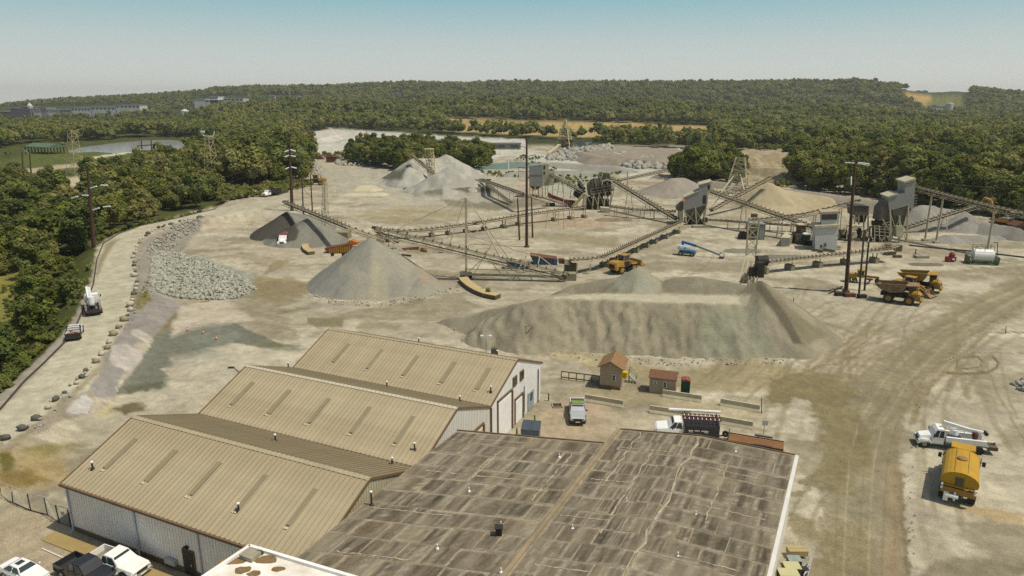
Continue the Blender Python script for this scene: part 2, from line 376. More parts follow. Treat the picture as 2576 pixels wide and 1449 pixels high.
gp([(450, 770), (560, 750), (640, 800), (560, 815), (470, 830), (430, 850)], (192, 178, 154), 8, 6, .8)
# weeds and worn grass by the fence
gp([(-60, 1130), (90, 1125), (160, 1150), (180, 1200), (120, 1230), (0, 1235), (-60, 1240)], (158, 138, 92), 16, 14, .8)
gp([(0, 1190), (70, 1180), (130, 1205), (60, 1225), (0, 1225)], (118, 98, 52), 8, 10, .8)
gp([(40, 1130), (180, 1110), (230, 1120), (120, 1145)], (126, 116, 62), 8, 8, .7)
gp([(0, 1140), (30, 1140), (40, 1180), (0, 1190)], (98, 92, 40), 6, 8, .9)
gp(tl('E0', [(300, 690), (340, 590), (480, 575), (490, 650), (400, 680)]), (140, 126, 106), 4, 4, .8)
gp(tl('E0', [(0, 1100), (60, 1010), (200, 900), (290, 830), (320, 880), (240, 960), (100, 1040), (0, 1120)]), (120, 106, 84), 3, 5, .9)
gp([(-80, 1310), (60, 1270), (180, 1330), (480, 1449), (480, 1500), (-80, 1500)], (170, 154, 126), 6, 4)
# damp and worn patches about the yard
gp([(640, 690), (740, 700), (790, 720), (770, 745), (700, 762), (630, 750)], (140, 126, 92), 8, 8, .9)
gp([(690, 655), (730, 660), (700, 680), (660, 690)], (138, 126, 92), 4, 6, .8)
gp(tl('B1', [(520, 1180), (880, 1190), (870, 1280), (600, 1280), (520, 1240)]), (136, 126, 94), 3, 3)
gp(tl('B1', [(1040, 1230), (1480, 1240), (1420, 1310), (1000, 1290)]), (146, 136, 104), 3, 5, .8)
gp(tl('B1', [(240, 1110), (540, 1070), (560, 1090), (380, 1140), (260, 1140)]), (130, 122, 92), 3, 4, .8)
gp(tl('B1', [(1540, 1030), (1620, 990), (1700, 1000), (1680, 1040), (1560, 1050), (1300, 1090), (1300, 1080)]), (134, 126, 100), 2, 2)
gp(tl('B1', [(1540, 1120), (1830, 1100), (1800, 1150), (1600, 1150)]), (140, 130, 102), 2, 3)
gp([(1240, 830), (1340, 840), (1430, 880), (1700, 930), (1900, 905), (2010, 930), (1960, 985), (1760, 985), (1540, 955), (1440, 910), (1270, 880)], (158, 144, 108), 8, 10, .9)
gp([(1380, 885), (1520, 905), (1500, 925), (1400, 905)], (180, 166, 130), 4, 6, .8)
gp([(1290, 590), (1420, 585), (1560, 600), (1540, 620), (1400, 610)], (148, 138, 104), 6, 8, .8)
gp([(1290, 560), (1400, 545), (1560, 560), (1500, 575), (1380, 570)], (176, 150, 120), 6, 6, .6)
gp([(880, 540), (1000, 520), (1200, 530), (1150, 550), (960, 560)], (162, 148, 112), 10, 8, .7)
gp([(1110, 500), (1200, 510), (1330, 500), (1370, 515), (1250, 530), (1130, 520)], (120, 114, 94), 4, 5, .8)
# right-hand haul track, ruts and damp
gp([(2060, 1500), (2065, 1300), (2075, 1120), (2040, 1030), (2080, 985), (2170, 940), (2260, 870), (2400, 760), (2576, 690), (2900, 600), (2900, 700), (2576, 790), (2440, 850), (2340, 950), (2270, 1060), (2260, 1200), (2280, 1500)], (140, 129, 100), 12, 18, .85)
gp(tl('C3', [(0, 560), (250, 480), (500, 430), (700, 380), (760, 330), (950, 320), (760, 370), (560, 430), (330, 500), (640, 490), (800, 580), (880, 660), (860, 720), (960, 660), (980, 690), (800, 740), (760, 830), (640, 840), (560, 900), (470, 860), (440, 800), (260, 740), (160, 800), (0, 790)]), (134, 121, 86), 2, 13)
gp(tl('C3', [(460, 880), (760, 830), (900, 900), (1000, 1000), (1050, 1250), (1000, 1449), (560, 1449), (560, 1290), (580, 1200), (530, 1100), (600, 1000)]), (134, 122, 86), 3, 13, .85)
gp(tl('E3', [(260, 500), (440, 440), (560, 330), (640, 300), (820, 330), (900, 480), (830, 650), (680, 600), (480, 560), (300, 640), (240, 650), (240, 590), (400, 560)]), (134, 122, 88), 2, 12, .85)
gp(tl('E3', [(220, 800), (480, 900), (520, 1060), (440, 1100), (280, 1060), (200, 940)]), (134, 124, 92), 6, 6, .8)
gp(tl('E3', [(460, 1000), (1000, 900), (1040, 1449), (400, 1449), (520, 1200)]), (142, 130, 96), 14, 10, .7)
gp(tl('E3', [(1190, 330), (1320, 330), (1330, 700), (1320, 1449), (1150, 1449), (1200, 900)]), (160, 136, 104), 9, 9, .55)
gp(tl('E3', [(1310, 430), (1370, 430), (1380, 800), (1440, 1449), (1370, 1449), (1320, 850)]), (118, 106, 76), 5, 9, .8)
gp(tl('C3', [(2180, 60), (2260, 60), (2030, 260), (1840, 430), (1680, 600), (1560, 760), (1520, 900), (1480, 1000), (1420, 1000), (1480, 760), (1640, 560), (1860, 350), (2060, 180)]), (146, 132, 100), 3, 3)
gp(tl('C3', [(2240, 70), (2576, 70), (2576, 80), (2240, 82)]), (130, 118, 92), 1, 2)
gp(tl('E3', [(1620, 1330), (1900, 1250), (2576, 1340), (2576, 1500), (1500, 1500)]), (128, 118, 94), 10, 8, .8)
gp(tl('E3', [(1700, 740), (2040, 740), (2576, 830), (2576, 940), (2200, 870), (1900, 780)]), (176, 148, 98), 6, 4, .7)
gp(tl('C3', [(2100, 600), (2576, 560), (2576, 800), (2300, 830), (2050, 700)]), (158, 146, 122), 10, 10, .8)
gp([(2480, 838), (2700, 840), (2700, 850), (2500, 846)], (214, 202, 172), 1, 2)
gp(tl('C2', [(500, 720), (760, 690), (1000, 840), (1100, 1000), (960, 1200), (300, 1140), (60, 1110), (330, 870)]), (172, 154, 126), 5, 4)
gp(tl('C2', [(760, 640), (1100, 660), (1500, 700), (2000, 760), (2500, 860), (2440, 960), (2000, 900), (1400, 830), (1100, 770), (760, 730)]), (166, 152, 116), 6, 6, .7)
gp(tl('C2', [(880, 880), (1350, 860), (1500, 1000), (1280, 1080), (1000, 1050)]), (186, 172, 142), 8, 8, .7)
WLINES = []; GLINES = []                                            # ruts: polyline, half width px, colour, strength
def gl(pts, w, col, k=.8): GLINES.append((pts, w, A(*col), k))
gl(tl('C3', [(1900, 420), (1920, 345), (2000, 320), (2110, 320), (2160, 370), (2130, 420), (2010, 440), (1880, 430)]), 2.6, (110, 98, 72), 1)
gl(tl('C3', [(1800, 480), (2000, 490), (2200, 480), (2300, 430), (2320, 380), (2260, 320)]), 3.6, (108, 96, 70), 1)
gl(tl('C3', [(2000, 290), (2300, 275), (2576, 290)]), 1.4, (140, 126, 96))
for k_, dx in enumerate((0, 22, 60, 84, 118)):
    gl([(2100 + dx, 1449), (2105 + dx, 1300), (2115 + dx, 1150), (2140 + dx, 1060), (2200 + dx, 960), (2300 + dx, 860), (2460 + dx, 760), (2640 + dx, 690)], 3.2, (132, 120, 88) if k_ % 2 == 0 else (172, 158, 126), .6)
gl([(560, 548), (640, 535), (760, 500), (860, 480)], 2, (150, 138, 106), .6)
gl([(450, 640), (520, 590), (640, 545)], 2.0, (190, 178, 150), .6)
gl(tl('E0', [(0, 660), (300, 790), (480, 840), (620, 935)]), .8, (110, 96, 74), .9)
gl(tl('E0', [(240, 1330), (560, 1180), (880, 1040)]), .7, (140, 124, 98), .7)
_rt = random.Random(12)
for k_ in range(70):                                   # wheel tracks of the yard traffic
    x0_, y0_, a_ = _rt.uniform(-60, 130), _rt.uniform(90, 300), _rt.uniform(-.5, .5); c_ = _rt.uniform(-.02, .02); n_ = _rt.randint(5, 10); P_ = []
    if k_ < 40: x0_, y0_, a_, c_ = _rt.uniform(24, 60), _rt.uniform(50, 110), _rt.uniform(.85, 1.25), _rt.uniform(-.012, -.002)
    for i in range(n_): P_.append((x0_, y0_)); x0_ += math.cos(a_) * 6; y0_ += math.sin(a_) * 6; a_ += c_ * 6
    for o_ in (0, 2.1): WLINES.append(([(x + o_ * math.sin(a_), y - o_ * math.cos(a_)) for x, y in P_], _rt.uniform(.16, .4), A(132, 119, 88), _rt.uniform(.3, .7)))
def build_ground():
    az = np.concatenate([np.linspace(-180, -46, 30)[:-1], np.linspace(-46, 46, 780), np.linspace(46, 180, 30)[1:-1]])
    ys = np.linspace(1520, 256, 470)
    el = PITCH + np.arctan((ys - CY) / FPX); r1 = CAMH / np.tan(el)
    rr = np.concatenate([[8, 18, 30, 38], r1[r1 < 3000], np.geomspace(3050, 9000, 14)])
    na, nr = len(az), len(rr); a2, r2 = np.meshgrid(np.radians(az), rr)
    X = (r2 * np.sin(a2)).ravel(); Y = (r2 * np.cos(a2)).ravel(); Z = hgt(X, Y)
    px, py = pix(X, Y, Z)
    n1 = fbm(X / 9, Y / 9, 11, 5); n2 = fbm(X / 2.2, Y / 2.2, 21, 4); n3 = fbm(X / 30, Y / 30, 31, 4); rr_ = np.hypot(X, Y)
    nx = fbm(px / 16, py / 8, 41, 4) - 0.5; ny = fbm(px / 16, py / 8, 51, 4) - 0.5
    base = np.array(A(176, 165, 140)); light = np.array(A(198, 187, 160)); dark = np.array(A(144, 133, 106)); pinkish = np.array(A(180, 161, 134))
    C = np.tile(base, (len(X), 1))
    def blend(m, c):
        nonlocal C
        C = C * (1 - m[:, None]) + np.array(c) * m[:, None]
    wx, wy = X + 7 * (n1 - .5), Y + 7 * (fbm(X / 9, Y / 9, 15, 4) - .5); streak = fbm(wx / 15 + n3, wy / 6.5, 61, 6)
    blend(sstep(0.5, 0.6, streak) * 0.7, light); blend(sstep(0.53, 0.61, fbm(wx / 12, wy / 6, 71, 6)) * 0.72, dark); blend(sstep(0.56, 0.66, fbm(wx / 4, wy / 2.2, 75, 5)) * 0.35, dark); blend(sstep(0.5, 0.8, n3) * 0.5, pinkish)
    fl = A(64, 68, 34)
    blend(sstep(560, 640, rr_) * 1.0, fl)
    for poly, col, soft, rag, k in GPATCH:
        xs = [p[0] for p in poly]; ys_ = [p[1] for p in poly]; pad = soft + rag * 2 + 4
        sel = np.nonzero((px > min(xs) - pad) & (px < max(xs) + pad) & (py > min(ys_) - pad) & (py < max(ys_) + pad))[0]
        if len(sel) == 0: continue
        d = polysd(px[sel] + nx[sel] * rag * 3, py[sel] + ny[sel] * rag * 1.8, poly)
        m = np.zeros(len(X)); m[sel] = (1 - sstep(-soft, soft, d)) * k * (0.8 + 0.4 * n2[sel]).clip(0, 1)
        blend(m, col)
    for pts, w, col, k in GLINES:
        d = linesd(px + nx * 3, py + ny * 2, pts); blend((1 - sstep(w * .4, w * 1.3, d)) * k * (0.5 + n2).clip(0, 1), col)
    for pts, w, col, k in WLINES:
        xs = [p[0] for p in pts]; ys_ = [p[1] for p in pts]; sel = np.nonzero((X > min(xs) - 2) & (X < max(xs) + 2) & (Y > min(ys_) - 2) & (Y < max(ys_) + 2))[0]
        if len(sel) == 0: continue
        d = linesd(X[sel] + (n2[sel] - .5) * .5, Y[sel] + (n1[sel] - .5) * 1.5, pts); m = np.zeros(len(X)); m[sel] = (1 - sstep(w * .5, w * 1.6, d)) * k * (n2[sel] * 1.6).clip(0, 1); blend(m, col)
    for P, c in FIELDS:
        d = polysd(X, Y, P); blend(1 - sstep(-6, 6, d), c)
    C = C * (0.76 + 0.48 * n2)[:, None] * (0.88 + 0.24 * n1)[:, None] * (0.9 + 0.2 * vnoise(X * 1.7, Y * 1.7, 99))[:, None]
    i, j = np.meshgrid(np.arange(nr - 1), np.arange(na), indexing='ij'); j2 = (j + 1) % na
    F = np.stack([i * na + j, i * na + j2, (i + 1) * na + j2, (i + 1) * na + j], -1).reshape(-1, 4)
    me = npmesh('ground', np.stack([X, Y, Z], 1), F[:, ::-1], True, C)
    me.materials.append(mat('ground_soil', (0, 0, 0), 0.95, 0.17, 0.9, attr=True, bump=0.12, spec=0.1, fine=0.20))
    return tagit(link(bpy.data.objects.new('ground', me)), 'pale dusty quarry yard with damp patches, green fields beyond', kind='structure')
OCHRE = [T(x, y) for x, y in [(1120, 300), (1420, 303), (1790, 317), (1785, 350), (1430, 345), (1120, 330)]]
OCHRE2 = [T(x, y) for x, y in [(2275, 238), (2345, 238), (2345, 251), (2270, 251)]]
OCHRE3 = [T(x, y) for x, y in [(2300, 256), (2345, 255), (2345, 264), (2305, 264)]]
MEADOW = [T(x, y) for x, y in [(2150, 262), (2230, 262), (2290, 274), (2260, 285), (2180, 278)]]
FIELDS = [(OCHRE, A(178, 150, 96)), (OCHRE2, A(184, 150, 84)), (OCHRE3, A(170, 144, 92)), (MEADOW, A(140, 130, 66)), ([T(x, y) for x, y in [(2345, 235), (2420, 240), (2420, 282), (2290, 282), (2346, 254)]], A(112, 112, 58))]
build_ground()
def water(name, poly, z, col, label, rough=0.12, spec=.5):
    mb = MB(); mb.add([(p[0], p[1], z) for p in poly], [tuple(range(len(poly)))[::-1]])
    me = mb.mesh(name)
    if me.polygons[0].normal.z < 0: me.flip_normals()
    m = mat(name + '_water', col, rough, 0.25, 0.08, bump=0.03, spec=spec)
    me.materials.append(m); o = link(bpy.data.objects.new(name, me)); return tagit(o, label, kind='structure')
water('river_pond', LPOND, -2.55, A(168, 164, 156), 'still grey pond reflecting the sky beyond the green field', 0.18)
water('quarry_pond', TURQ, -0.62, A(112, 130, 118), 'turquoise quarry pond behind the far gravel heap', 0.6, .15)
water('river', RIVER, -0.62, A(84, 92, 92), 'dark strip of river by the tall conveyor tower', 0.1)
# ================================================================== the three joined metal sheds
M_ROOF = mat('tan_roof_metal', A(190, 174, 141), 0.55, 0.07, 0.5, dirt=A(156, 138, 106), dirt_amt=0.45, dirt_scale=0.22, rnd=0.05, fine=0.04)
M_ROOFB = mat('back_slope_roof_metal', A(152, 138, 108), 0.6, 0.08, 0.5, dirt=A(132, 118, 92), dirt_amt=0.45, dirt_scale=0.22, rnd=0.05, fine=0.04)  # darker, greyer copy of the tan roof metal, used on the back slopes
M_RIDGE = mat('ridge_metal', A(214, 202, 176), 0.5, 0.08, 0.6)
M_TRIM = mat('brown_trim', A(124, 98, 70), 0.6, 0.15, 1.0)
M_SIDING = mat('pale_siding', (0.80, 0.74, 0.68), 0.6, 0.06, 0.4, dirt=(0.50, 0.43, 0.34), dirt_amt=0.25, dirt_scale=0.35)
M_WHITE = mat('white_paint', (0.78, 0.77, 0.74), 0.5, 0.06, 0.8, dirt=(0.55, 0.5, 0.4), dirt_amt=0.3, dirt_scale=0.7)
M_BASEBAND = mat('mud_splashed_siding', A(120, 102, 74), 0.9, 0.2, 1.0)
M_DARK = mat('dark_steel', (0.03, 0.028, 0.025), 0.6, 0.3, 2.0)
M_SKYL = mat('aged_skylight', A(156, 141, 111), 0.4, 0.10, 1.0)
M_GALV = mat('galvanised', (0.42, 0.43, 0.42), 0.45, 0.15, 2.0, metal=0.3)
M_CONC = mat('concrete', A(176, 166, 142), 0.9, 0.14, 1.2, dirt=A(120, 110, 88), dirt_amt=0.4, dirt_scale=0.8, fine=0.06)
M_GLASS = glass_mat()
SO = Vector((-39.5, 54.9, 0)); SU = Vector((0.910, -0.414, 0)); SV = Vector((0.414, 0.910, 0)); LU = 27.5; WV = 14.62
ZE, ZR = 5.0, 7.95
def S(u, v, z=0): return SO + SU * u + SV * v + Vector((0, 0, z))
NPAN = 54; PW = LU / NPAN
def panel_mesh(v0, z0, v1, z1):
    """one roof sheet with a raised seam at its edge, running from the eave to the ridge"""
    mb = MB(); lift = Vector((0, 0, 0.04))
    a, b = S(0, v0, z0) - SO, S(0, v1, z1) - SO
    w = SU * (PW - 0.01)
    for p0, p1, t in ((a, b, .035),):
        mb.hexa([p0, p0 + w, p1 + w, p1], [p + lift for p in (p0, p0 + w, p1 + w, p1)])
    r0, r1 = SU * (PW - .11), SU * (PW - .015)
    mb.hexa([a + r0 + lift, a + r1 + lift, b + r1 + lift, b + r0 + lift], [p + lift * 4.0 for p in (a + r0, a + r1, b + r1, b + r0)])
    return mb.mesh('roof_panel')
def wall_run(parent, p0, p1, zb, ztop, n, mname='wall_panel', rib=0.09, m=None):
    """upright siding sheets between two ground points; ztop(t) gives the height of the top edge"""
    p0, p1 = Vector(p0), Vector(p1); d = (p1 - p0); Lw = d.length; d.normalize(); nrm = Vector((d.y, -d.x, 0))
    for i in range(n):
        mb = MB(); t0, t1 = i / n, (i + 1) / n
        a, b = p0 + d * (Lw * t0), p0 + d * (Lw * t1 - 0.008)
        za, zc = ztop(t0), ztop(t1); up = Vector((0, 0, 1)); th = nrm * 0.06
        mb.hexa([a + up * zb, b + up * zb, b + up * zb - th, a + up * zb - th], [a + up * za, b + up * zc, b + up * zc - th, a + up * za - th])
        k = max(1, int(round(Lw / n / 0.32)))
        for j in range(k):
            f0 = (j + .35) / k; r0 = a + (b - a) * f0; r1 = r0 + d * rib; zt = za + (zc - za) * f0 - .02
            mb.hexa([r0 + up * zb + nrm * .03, r1 + up * zb + nrm * .03, r1 + up * zb, r0 + up * zb], [r0 + up * zt + nrm * .03, r1 + up * zt + nrm * .03, r1 + up * zt, r0 + up * zt])
        pw(mname, mb, m or M_SIDING, parent)
def vent_pipe(parent, p, h=0.8, cap=True, r=0.09):
    mb = MB(); mb.lathe(p, [(r * 3.2, -0.12), (r * 2.4, .06), (r, .12), (r, h)], 10)
    v = pw('vent_pipe', mb, M_DARK if cap else M_WHITE, parent)
    if cap:
        c = MB(); c.lathe((p[0], p[1], p[2] + h), [(r * 1.1, -.05), (r * 1.7, .02), (r * 1.7, .09), (r * 1.0, .13)], 10)
        pw('vent_cap', c, M_WHITE, v)
SHED_L = ['nearest tan metal roofed shed, lilac siding, small dark door facing the parked cars', 'middle tan ribbed roof shed between the nearest and the far shed', 'farthest tan metal shed with white gable, tall roll-up doors and two small windows']
sheds = []
for k in range(3):
    sh = thing('metal_shed', SHED_L[k], 'shed', S(LU / 2, WV * k + WV / 2), 0, 'tan metal sheds joined in a row'); sheds.append(sh)
    v0, v1, v2 = WV * k, WV * k + WV / 2, WV * (k + 1)
    ov0 = 0.35 if k == 0 else 0.0; ov2 = 0.35 if k == 2 else 0.0
    sl = (ZR - ZE) / (WV / 2)
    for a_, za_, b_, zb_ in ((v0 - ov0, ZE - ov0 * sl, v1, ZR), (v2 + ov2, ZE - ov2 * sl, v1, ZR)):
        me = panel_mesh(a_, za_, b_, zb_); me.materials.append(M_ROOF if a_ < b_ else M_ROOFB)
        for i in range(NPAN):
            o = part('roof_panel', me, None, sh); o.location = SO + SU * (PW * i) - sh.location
    # ridge, valley or eave, rake trim
    mb = MB(); a, b = S(-.05, v1, ZR + .06), S(LU + .05, v1, ZR + .06)
    for sgn in (-1, 1):
        o_ = SV * (0.27 * sgn) - Vector((0, 0, .27 * sl)); mb.hexa([a, b, b + o_, a + o_], [p + Vector((0, 0, .07)) for p in (a, b, b + o_, a + o_)])
    pw('ridge_cap', mb, M_RIDGE if k == 1 else M_ROOF, sh)
    if k == 0:
        g = MB(); g.beam(S(-.1, -.45, ZE - .18), S(LU + .1, -.45, ZE - .18), .2, .22); pw('gutter', g, M_TRIM, sh)
        for u_ in (0.15, 8.7, 16.0, 23.4):
            d_ = MB(); d_.beam(S(u_, -.40, ZE - .25), S(u_, -.12, ZE - .7), .12); d_.beam(S(u_, -.12, ZE - .7), S(u_, -.12, 0.05), .12); d_.beam(S(u_, -.12, .1), S(u_, -.45, .02), .12); pw('downspout', d_, mat('pale_blue_pipe', (0.5, 0.52, 0.56), .5), sh)
    if k < 2:
        g = MB(); g.beam(S(0, v2, ZE + .09), S(LU, v2, ZE + .09), .22, .06); pw('valley_gutter', g, mat('valley_grime', A(92, 80, 58), .8, .3, 1.0), sh)
    if k == 2:
        g = MB(); g.beam(S(-.1, v2 + .45, ZE - .18), S(LU + .1, v2 + .45, ZE - .18), .2, .2); pw('gutter', g, M_TRIM, sh)
    for u_, nm in ((LU + .06, 'rake_trim'), (-.06, 'rake_trim')):
        g = MB()
        g.beam(S(u_, v0 - ov0, ZE - ov0 * sl + .02), S(u_, v1, ZR + .02), .10, .19); g.beam(S(u_, v2 + ov2, ZE - ov2 * sl + .02), S(u_, v1, ZR + .02), .10, .19)
        pw(nm, g, M_TRIM, sh)
    if k < 2:
        g = MB(); g.beam(S(LU + .1, v2, ZE - .1), S(LU + .1, v2, 0), .2, .2); pw('corner_trim', g, M_TRIM, sh)
    # gable walls
    if k == 0: wall_run(sh, S(0, -.02), S(LU, -.02), 0.0, lambda t: ZE - .05, 27)
    if k == 2: wall_run(sh, S(LU, v2), S(0, v2), 0.0, lambda t: ZE - .05, 27)
    gz = lambda t: ZE + (ZR - ZE) * (1 - abs(2 * t - 1)) - .06
    wall_run(sh, S(0.02, v2), S(0.02, v0), 0.0, gz, 14)
    wm = M_WHITE if k == 2 else (mat('cream_siding', (0.60, 0.58, 0.52), .6, .06, .5) if k == 1 else mat('ochre_siding', (0.42, 0.38, 0.26), .6, .08, .6))
    wall_run(sh, S(LU - .02, v0), S(LU - .02, v2), 0.0, gz, 14, m=wm)
    # skylight strips on the near slope
    for u_ in ([4.4, 9.6, 14.8, 20.0, 24.6] if k == 2 else [2.6, 7.8, 13.0, 18.2, 23.4]):
        a = (v0 + 1.9, ZE + 1.9 * sl); b = (v0 + 5.2, ZE + 5.2 * sl); g = MB()
        pts = [S(u_, *a), S(u_ + .5, *a), S(u_ + .5, *b), S(u_, *b)]
        g.hexa([p + Vector((0, 0, .042)) for p in pts], [p + Vector((0, 0, .175)) for p in pts]); pw('skylight', g, M_SKYL, sh)
        g = MB(); c_ = S(u_ + .1, v0 + 1.72, ZE + 1.72 * sl + .06); g.box(c_, (.5, .22, .06), math.atan2(SU.y, SU.x)); pw('skylight_flashing', g, M_RIDGE, sh)
sl = (ZR - ZE) / (WV / 2)
def roofz(v): f = (v % WV); return ZE + (ZR - ZE) * (1 - abs(2 * f / WV - 1))
for k, u_, v_ in ((0, 1.6, 1.6), (0, 18.6, 1.9), (0, 13.6, 11.5), (0, 25.2, 13.7), (1, 25.9, 16.4), (1, .2, 28.2), (1, 14.6, 28.4), (1, 24.4, 28.0), (2, 26.6, 31.2), (2, 12.0, 39.6), (2, 23.0, 40.4)):
    vent_pipe(sheds[k], S(u_, v_, roofz(v_) + .06), .62, True, .075)
# mud band, door and meter box on the near wall
near, midd, farr = sheds
g = MB(); a, b = S(0.3, -.06), S(LU, -.06); g.hexa([a, b, b - SV * .05, a - SV * .05], [p + Vector((0, 0, .5)) for p in (a, b, b - SV * .05, a - SV * .05)]); pw('mud_band', g, M_BASEBAND, near)
def wallbox(parent, name, u0, u1, v, z0, z1, m, th=.08, out=-1, axis='u'):
    g = MB()
    if axis == 'u': a, b, n_ = S(u0, v), S(u1, v), SV * (th * out)
    else: a, b, n_ = S(v, u0), S(v, u1), SU * (th * out)
    g.hexa([p + Vector((0, 0, z0)) for p in (a, b, b + n_, a + n_)], [p + Vector((0, 0, z1)) for p in (a, b, b + n_, a + n_)])
    return pw(name, g, m, parent)
dr = wallbox(near, 'door_frame', 14.0, 15.3, -.03, 0, 2.35, M_TRIM, .12); wallbox(dr, 'door', 14.1, 15.2, -.03, 0.05, 2.25, M_DARK, .15); wallbox(dr, 'door_handle', 14.95, 15.05, -.03, 1.0, 1.15, M_GALV, .22)
wallbox(near, 'meter_box', 12.0, 13.2, -.03, .5, 1.0, M_GALV, .35); wallbox(near, 'wall_lamp', 14.4, 14.8, -.03, 2.55, 2.7, M_DARK, .3)
# doors of the far and middle gables
def rollup(parent, u0, u1, h, n, m):
    f = wallbox(parent, 'roll_up_door', u0, u1, LU - .0, 0, h, m, .06, 1, 'v')
    for i in range(n): wallbox(f, 'door_slat', u0 + .06, u1 - .06, LU + .06, h * i / n + .03, h * (i + 1) / n - .02, m, .04, 1, 'v')
    wallbox(f, 'door_jamb', u1, u1 + .28, LU, 0, h + .2, M_TRIM, .22, 1, 'v'); wallbox(f, 'door_jamb', u0 - .2, u0, LU, 0, h + .2, M_TRIM, .1, 1, 'v'); wallbox(f, 'door_lintel', u0 - .2, u1 + .28, LU, h + .2, h + .42, M_TRIM, .14, 1, 'v')
v0 = 2 * WV
rollup(farr, v0 + 1.9, v0 + 5.4, 4.6, 12, M_WHITE); rollup(farr, v0 + 6.6, v0 + 8.6, 2.9, 8, M_WHITE)
wf = wallbox(farr, 'side_door', v0 + 10.4, v0 + 12.2, LU, 0.1, 2.4, mat('bluegrey_door', (0.28, 0.33, 0.34), .5), .1, 1, 'v'); wallbox(wf, 'pane', v0 + 11.0, v0 + 11.7, LU + .1, 1.2, 2.2, M_GLASS, .04, 1, 'v')
for uu in (5.9, 7.9):
    w_ = wallbox(farr, 'window_frame', v0 + uu, v0 + uu + 1.1, LU, 5.0, 6.2, M_TRIM, .12, 1, 'v'); wallbox(w_, 'pane', v0 + uu + .14, v0 + uu + .5, LU + .12, 5.12, 6.08, M_GLASS, .03, 1, 'v'); wallbox(w_, 'pane', v0 + uu + .58, v0 + uu + .96, LU + .12, 5.12, 6.08, M_GLASS, .03, 1, 'v')
g = MB(); g.beam(S(LU + .1, v0 + 13.6, 0), S(LU + .1, v0 + 13.6, 4.5), .1); pw('conduit', g, M_DARK, farr)
g = MB(); g.beam(S(LU + .1, v0 + 9.2, .5), S(LU + .1, v0 + 9.2, 3.9), .08); pw('conduit', g, M_DARK, farr)
v0 = WV; rollup(midd, v0 + 9.2, v0 + 12.6, 3.6, 9, mat('cream_door', (0.62, 0.57, 0.42), .6)); wallbox(midd, 'side_door', v0 + 7.0, v0 + 8.1, LU, 0, 2.2, M_TRIM, .1, 1, 'v')
# floodlight mast and air unit at the far eave
fp = S(19.6, 3 * WV + .2, ZE - .2); mp = thing('floodlight_mast', 'slim mast with twin floodlights on the far edge of the farthest shed', 'mast', fp)
g = MB(); g.tube((0, 0, 0), (0, 0, 3.4), .05); part('pole', g, M_GALV, mp)
for s_ in (-1, 1):
    g = MB(); g.beam((0, 0, 2.6), (s_ * .45, 0, 2.6), .05); g.box((s_ * .55, -.1, 2.6), (.36, .3, .26)); part('floodlight', g, M_WHITE, mp)
g = MB(); g.box((0, 0, .45), (.9, .9, .9)); g.lathe((0, 0, .9), [(.36, 0), (.36, .06)], 12); solo('air_unit', MB().add([(x + fp.x + 1.1, y + fp.y - .3, z + fp.z + .15) for x, y, z in g.v], g.f), mat('unit_grey', (0.12, 0.12, 0.11), .6), 'dark boxy air unit beside the floodlight mast on the far eave', 'air unit')
# ================================================================== tar roofed building in front
Z7 = 7.0
FR = dict(a=G(1150, 1083, Z7), b=G(1520, 1115, Z7), c=G(1560, 1080, Z7), d=G(2000, 1145, Z7 - .25), r=G(1760, 1096, Z7 + .25))
VD = Vector((0.453, 0.8915, 0))
M_TAR = mat('tar_roof', (0, 0, 0), 0.9, 0.22, 1.1, dirt=A(164, 151, 126), dirt_amt=0.62, dirt_scale=0.75, attr=True, fine=0.24, stretch=(math.atan2(0.8915, 0.453), 0.2))
M_SEAM = mat('pale_tar_seam', A(168, 152, 122), 0.95, 0.3, 1.2, dirt=A(110, 96, 74), dirt_amt=0.75, dirt_scale=0.7)
fb = thing('tar_roof_building', 'low building under a patched dark tar roof in front of the tan sheds', 'building', G(1450, 1300, 0))
LEN = 34.0
aL, bL, cL, dL, rL = FR['a'], FR['b'], FR['c'], FR['d'], FR['r']
a2, d2 = aL - VD * LEN, dL - VD * LEN; rv = Vector((rL.x, rL.y, rL.z)); r2_ = rv - VD * LEN
b_on = bL
g = MB()
def slab(mb, ring, z0=.35):
    lo = [Vector((p[0], p[1], p[2] - z0)) for p in ring]; mb.hexa(lo, ring)
j2 = bL - VD * LEN
g2 = MB(); slab(g2, [aL, bL, j2, a2][::-1]); pw('roof_deck', g2, M_SEAM, fb)
g2 = MB(); slab(g2, [cL, rv, r2_, cL - VD * LEN][::-1]); pw('roof_deck', g2, M_SEAM, fb)
g2 = MB(); slab(g2, [rv, dL, d2, r2_][::-1]); pw('roof_deck', g2, M_SEAM, fb)
g2 = MB(); up = Vector((0, 0, .06)); c0 = cL + up; g2.beam(c0 + Vector((-.12, 0, 0)), c0 - VD * LEN + Vector((-.12, 0, 0)), .36, .12); pw('joint_cover', g2, mat('joint_tan', A(160, 142, 112), .9, .2, .6, dirt=A(120, 104, 80), dirt_amt=.5, dirt_scale=.4), fb)
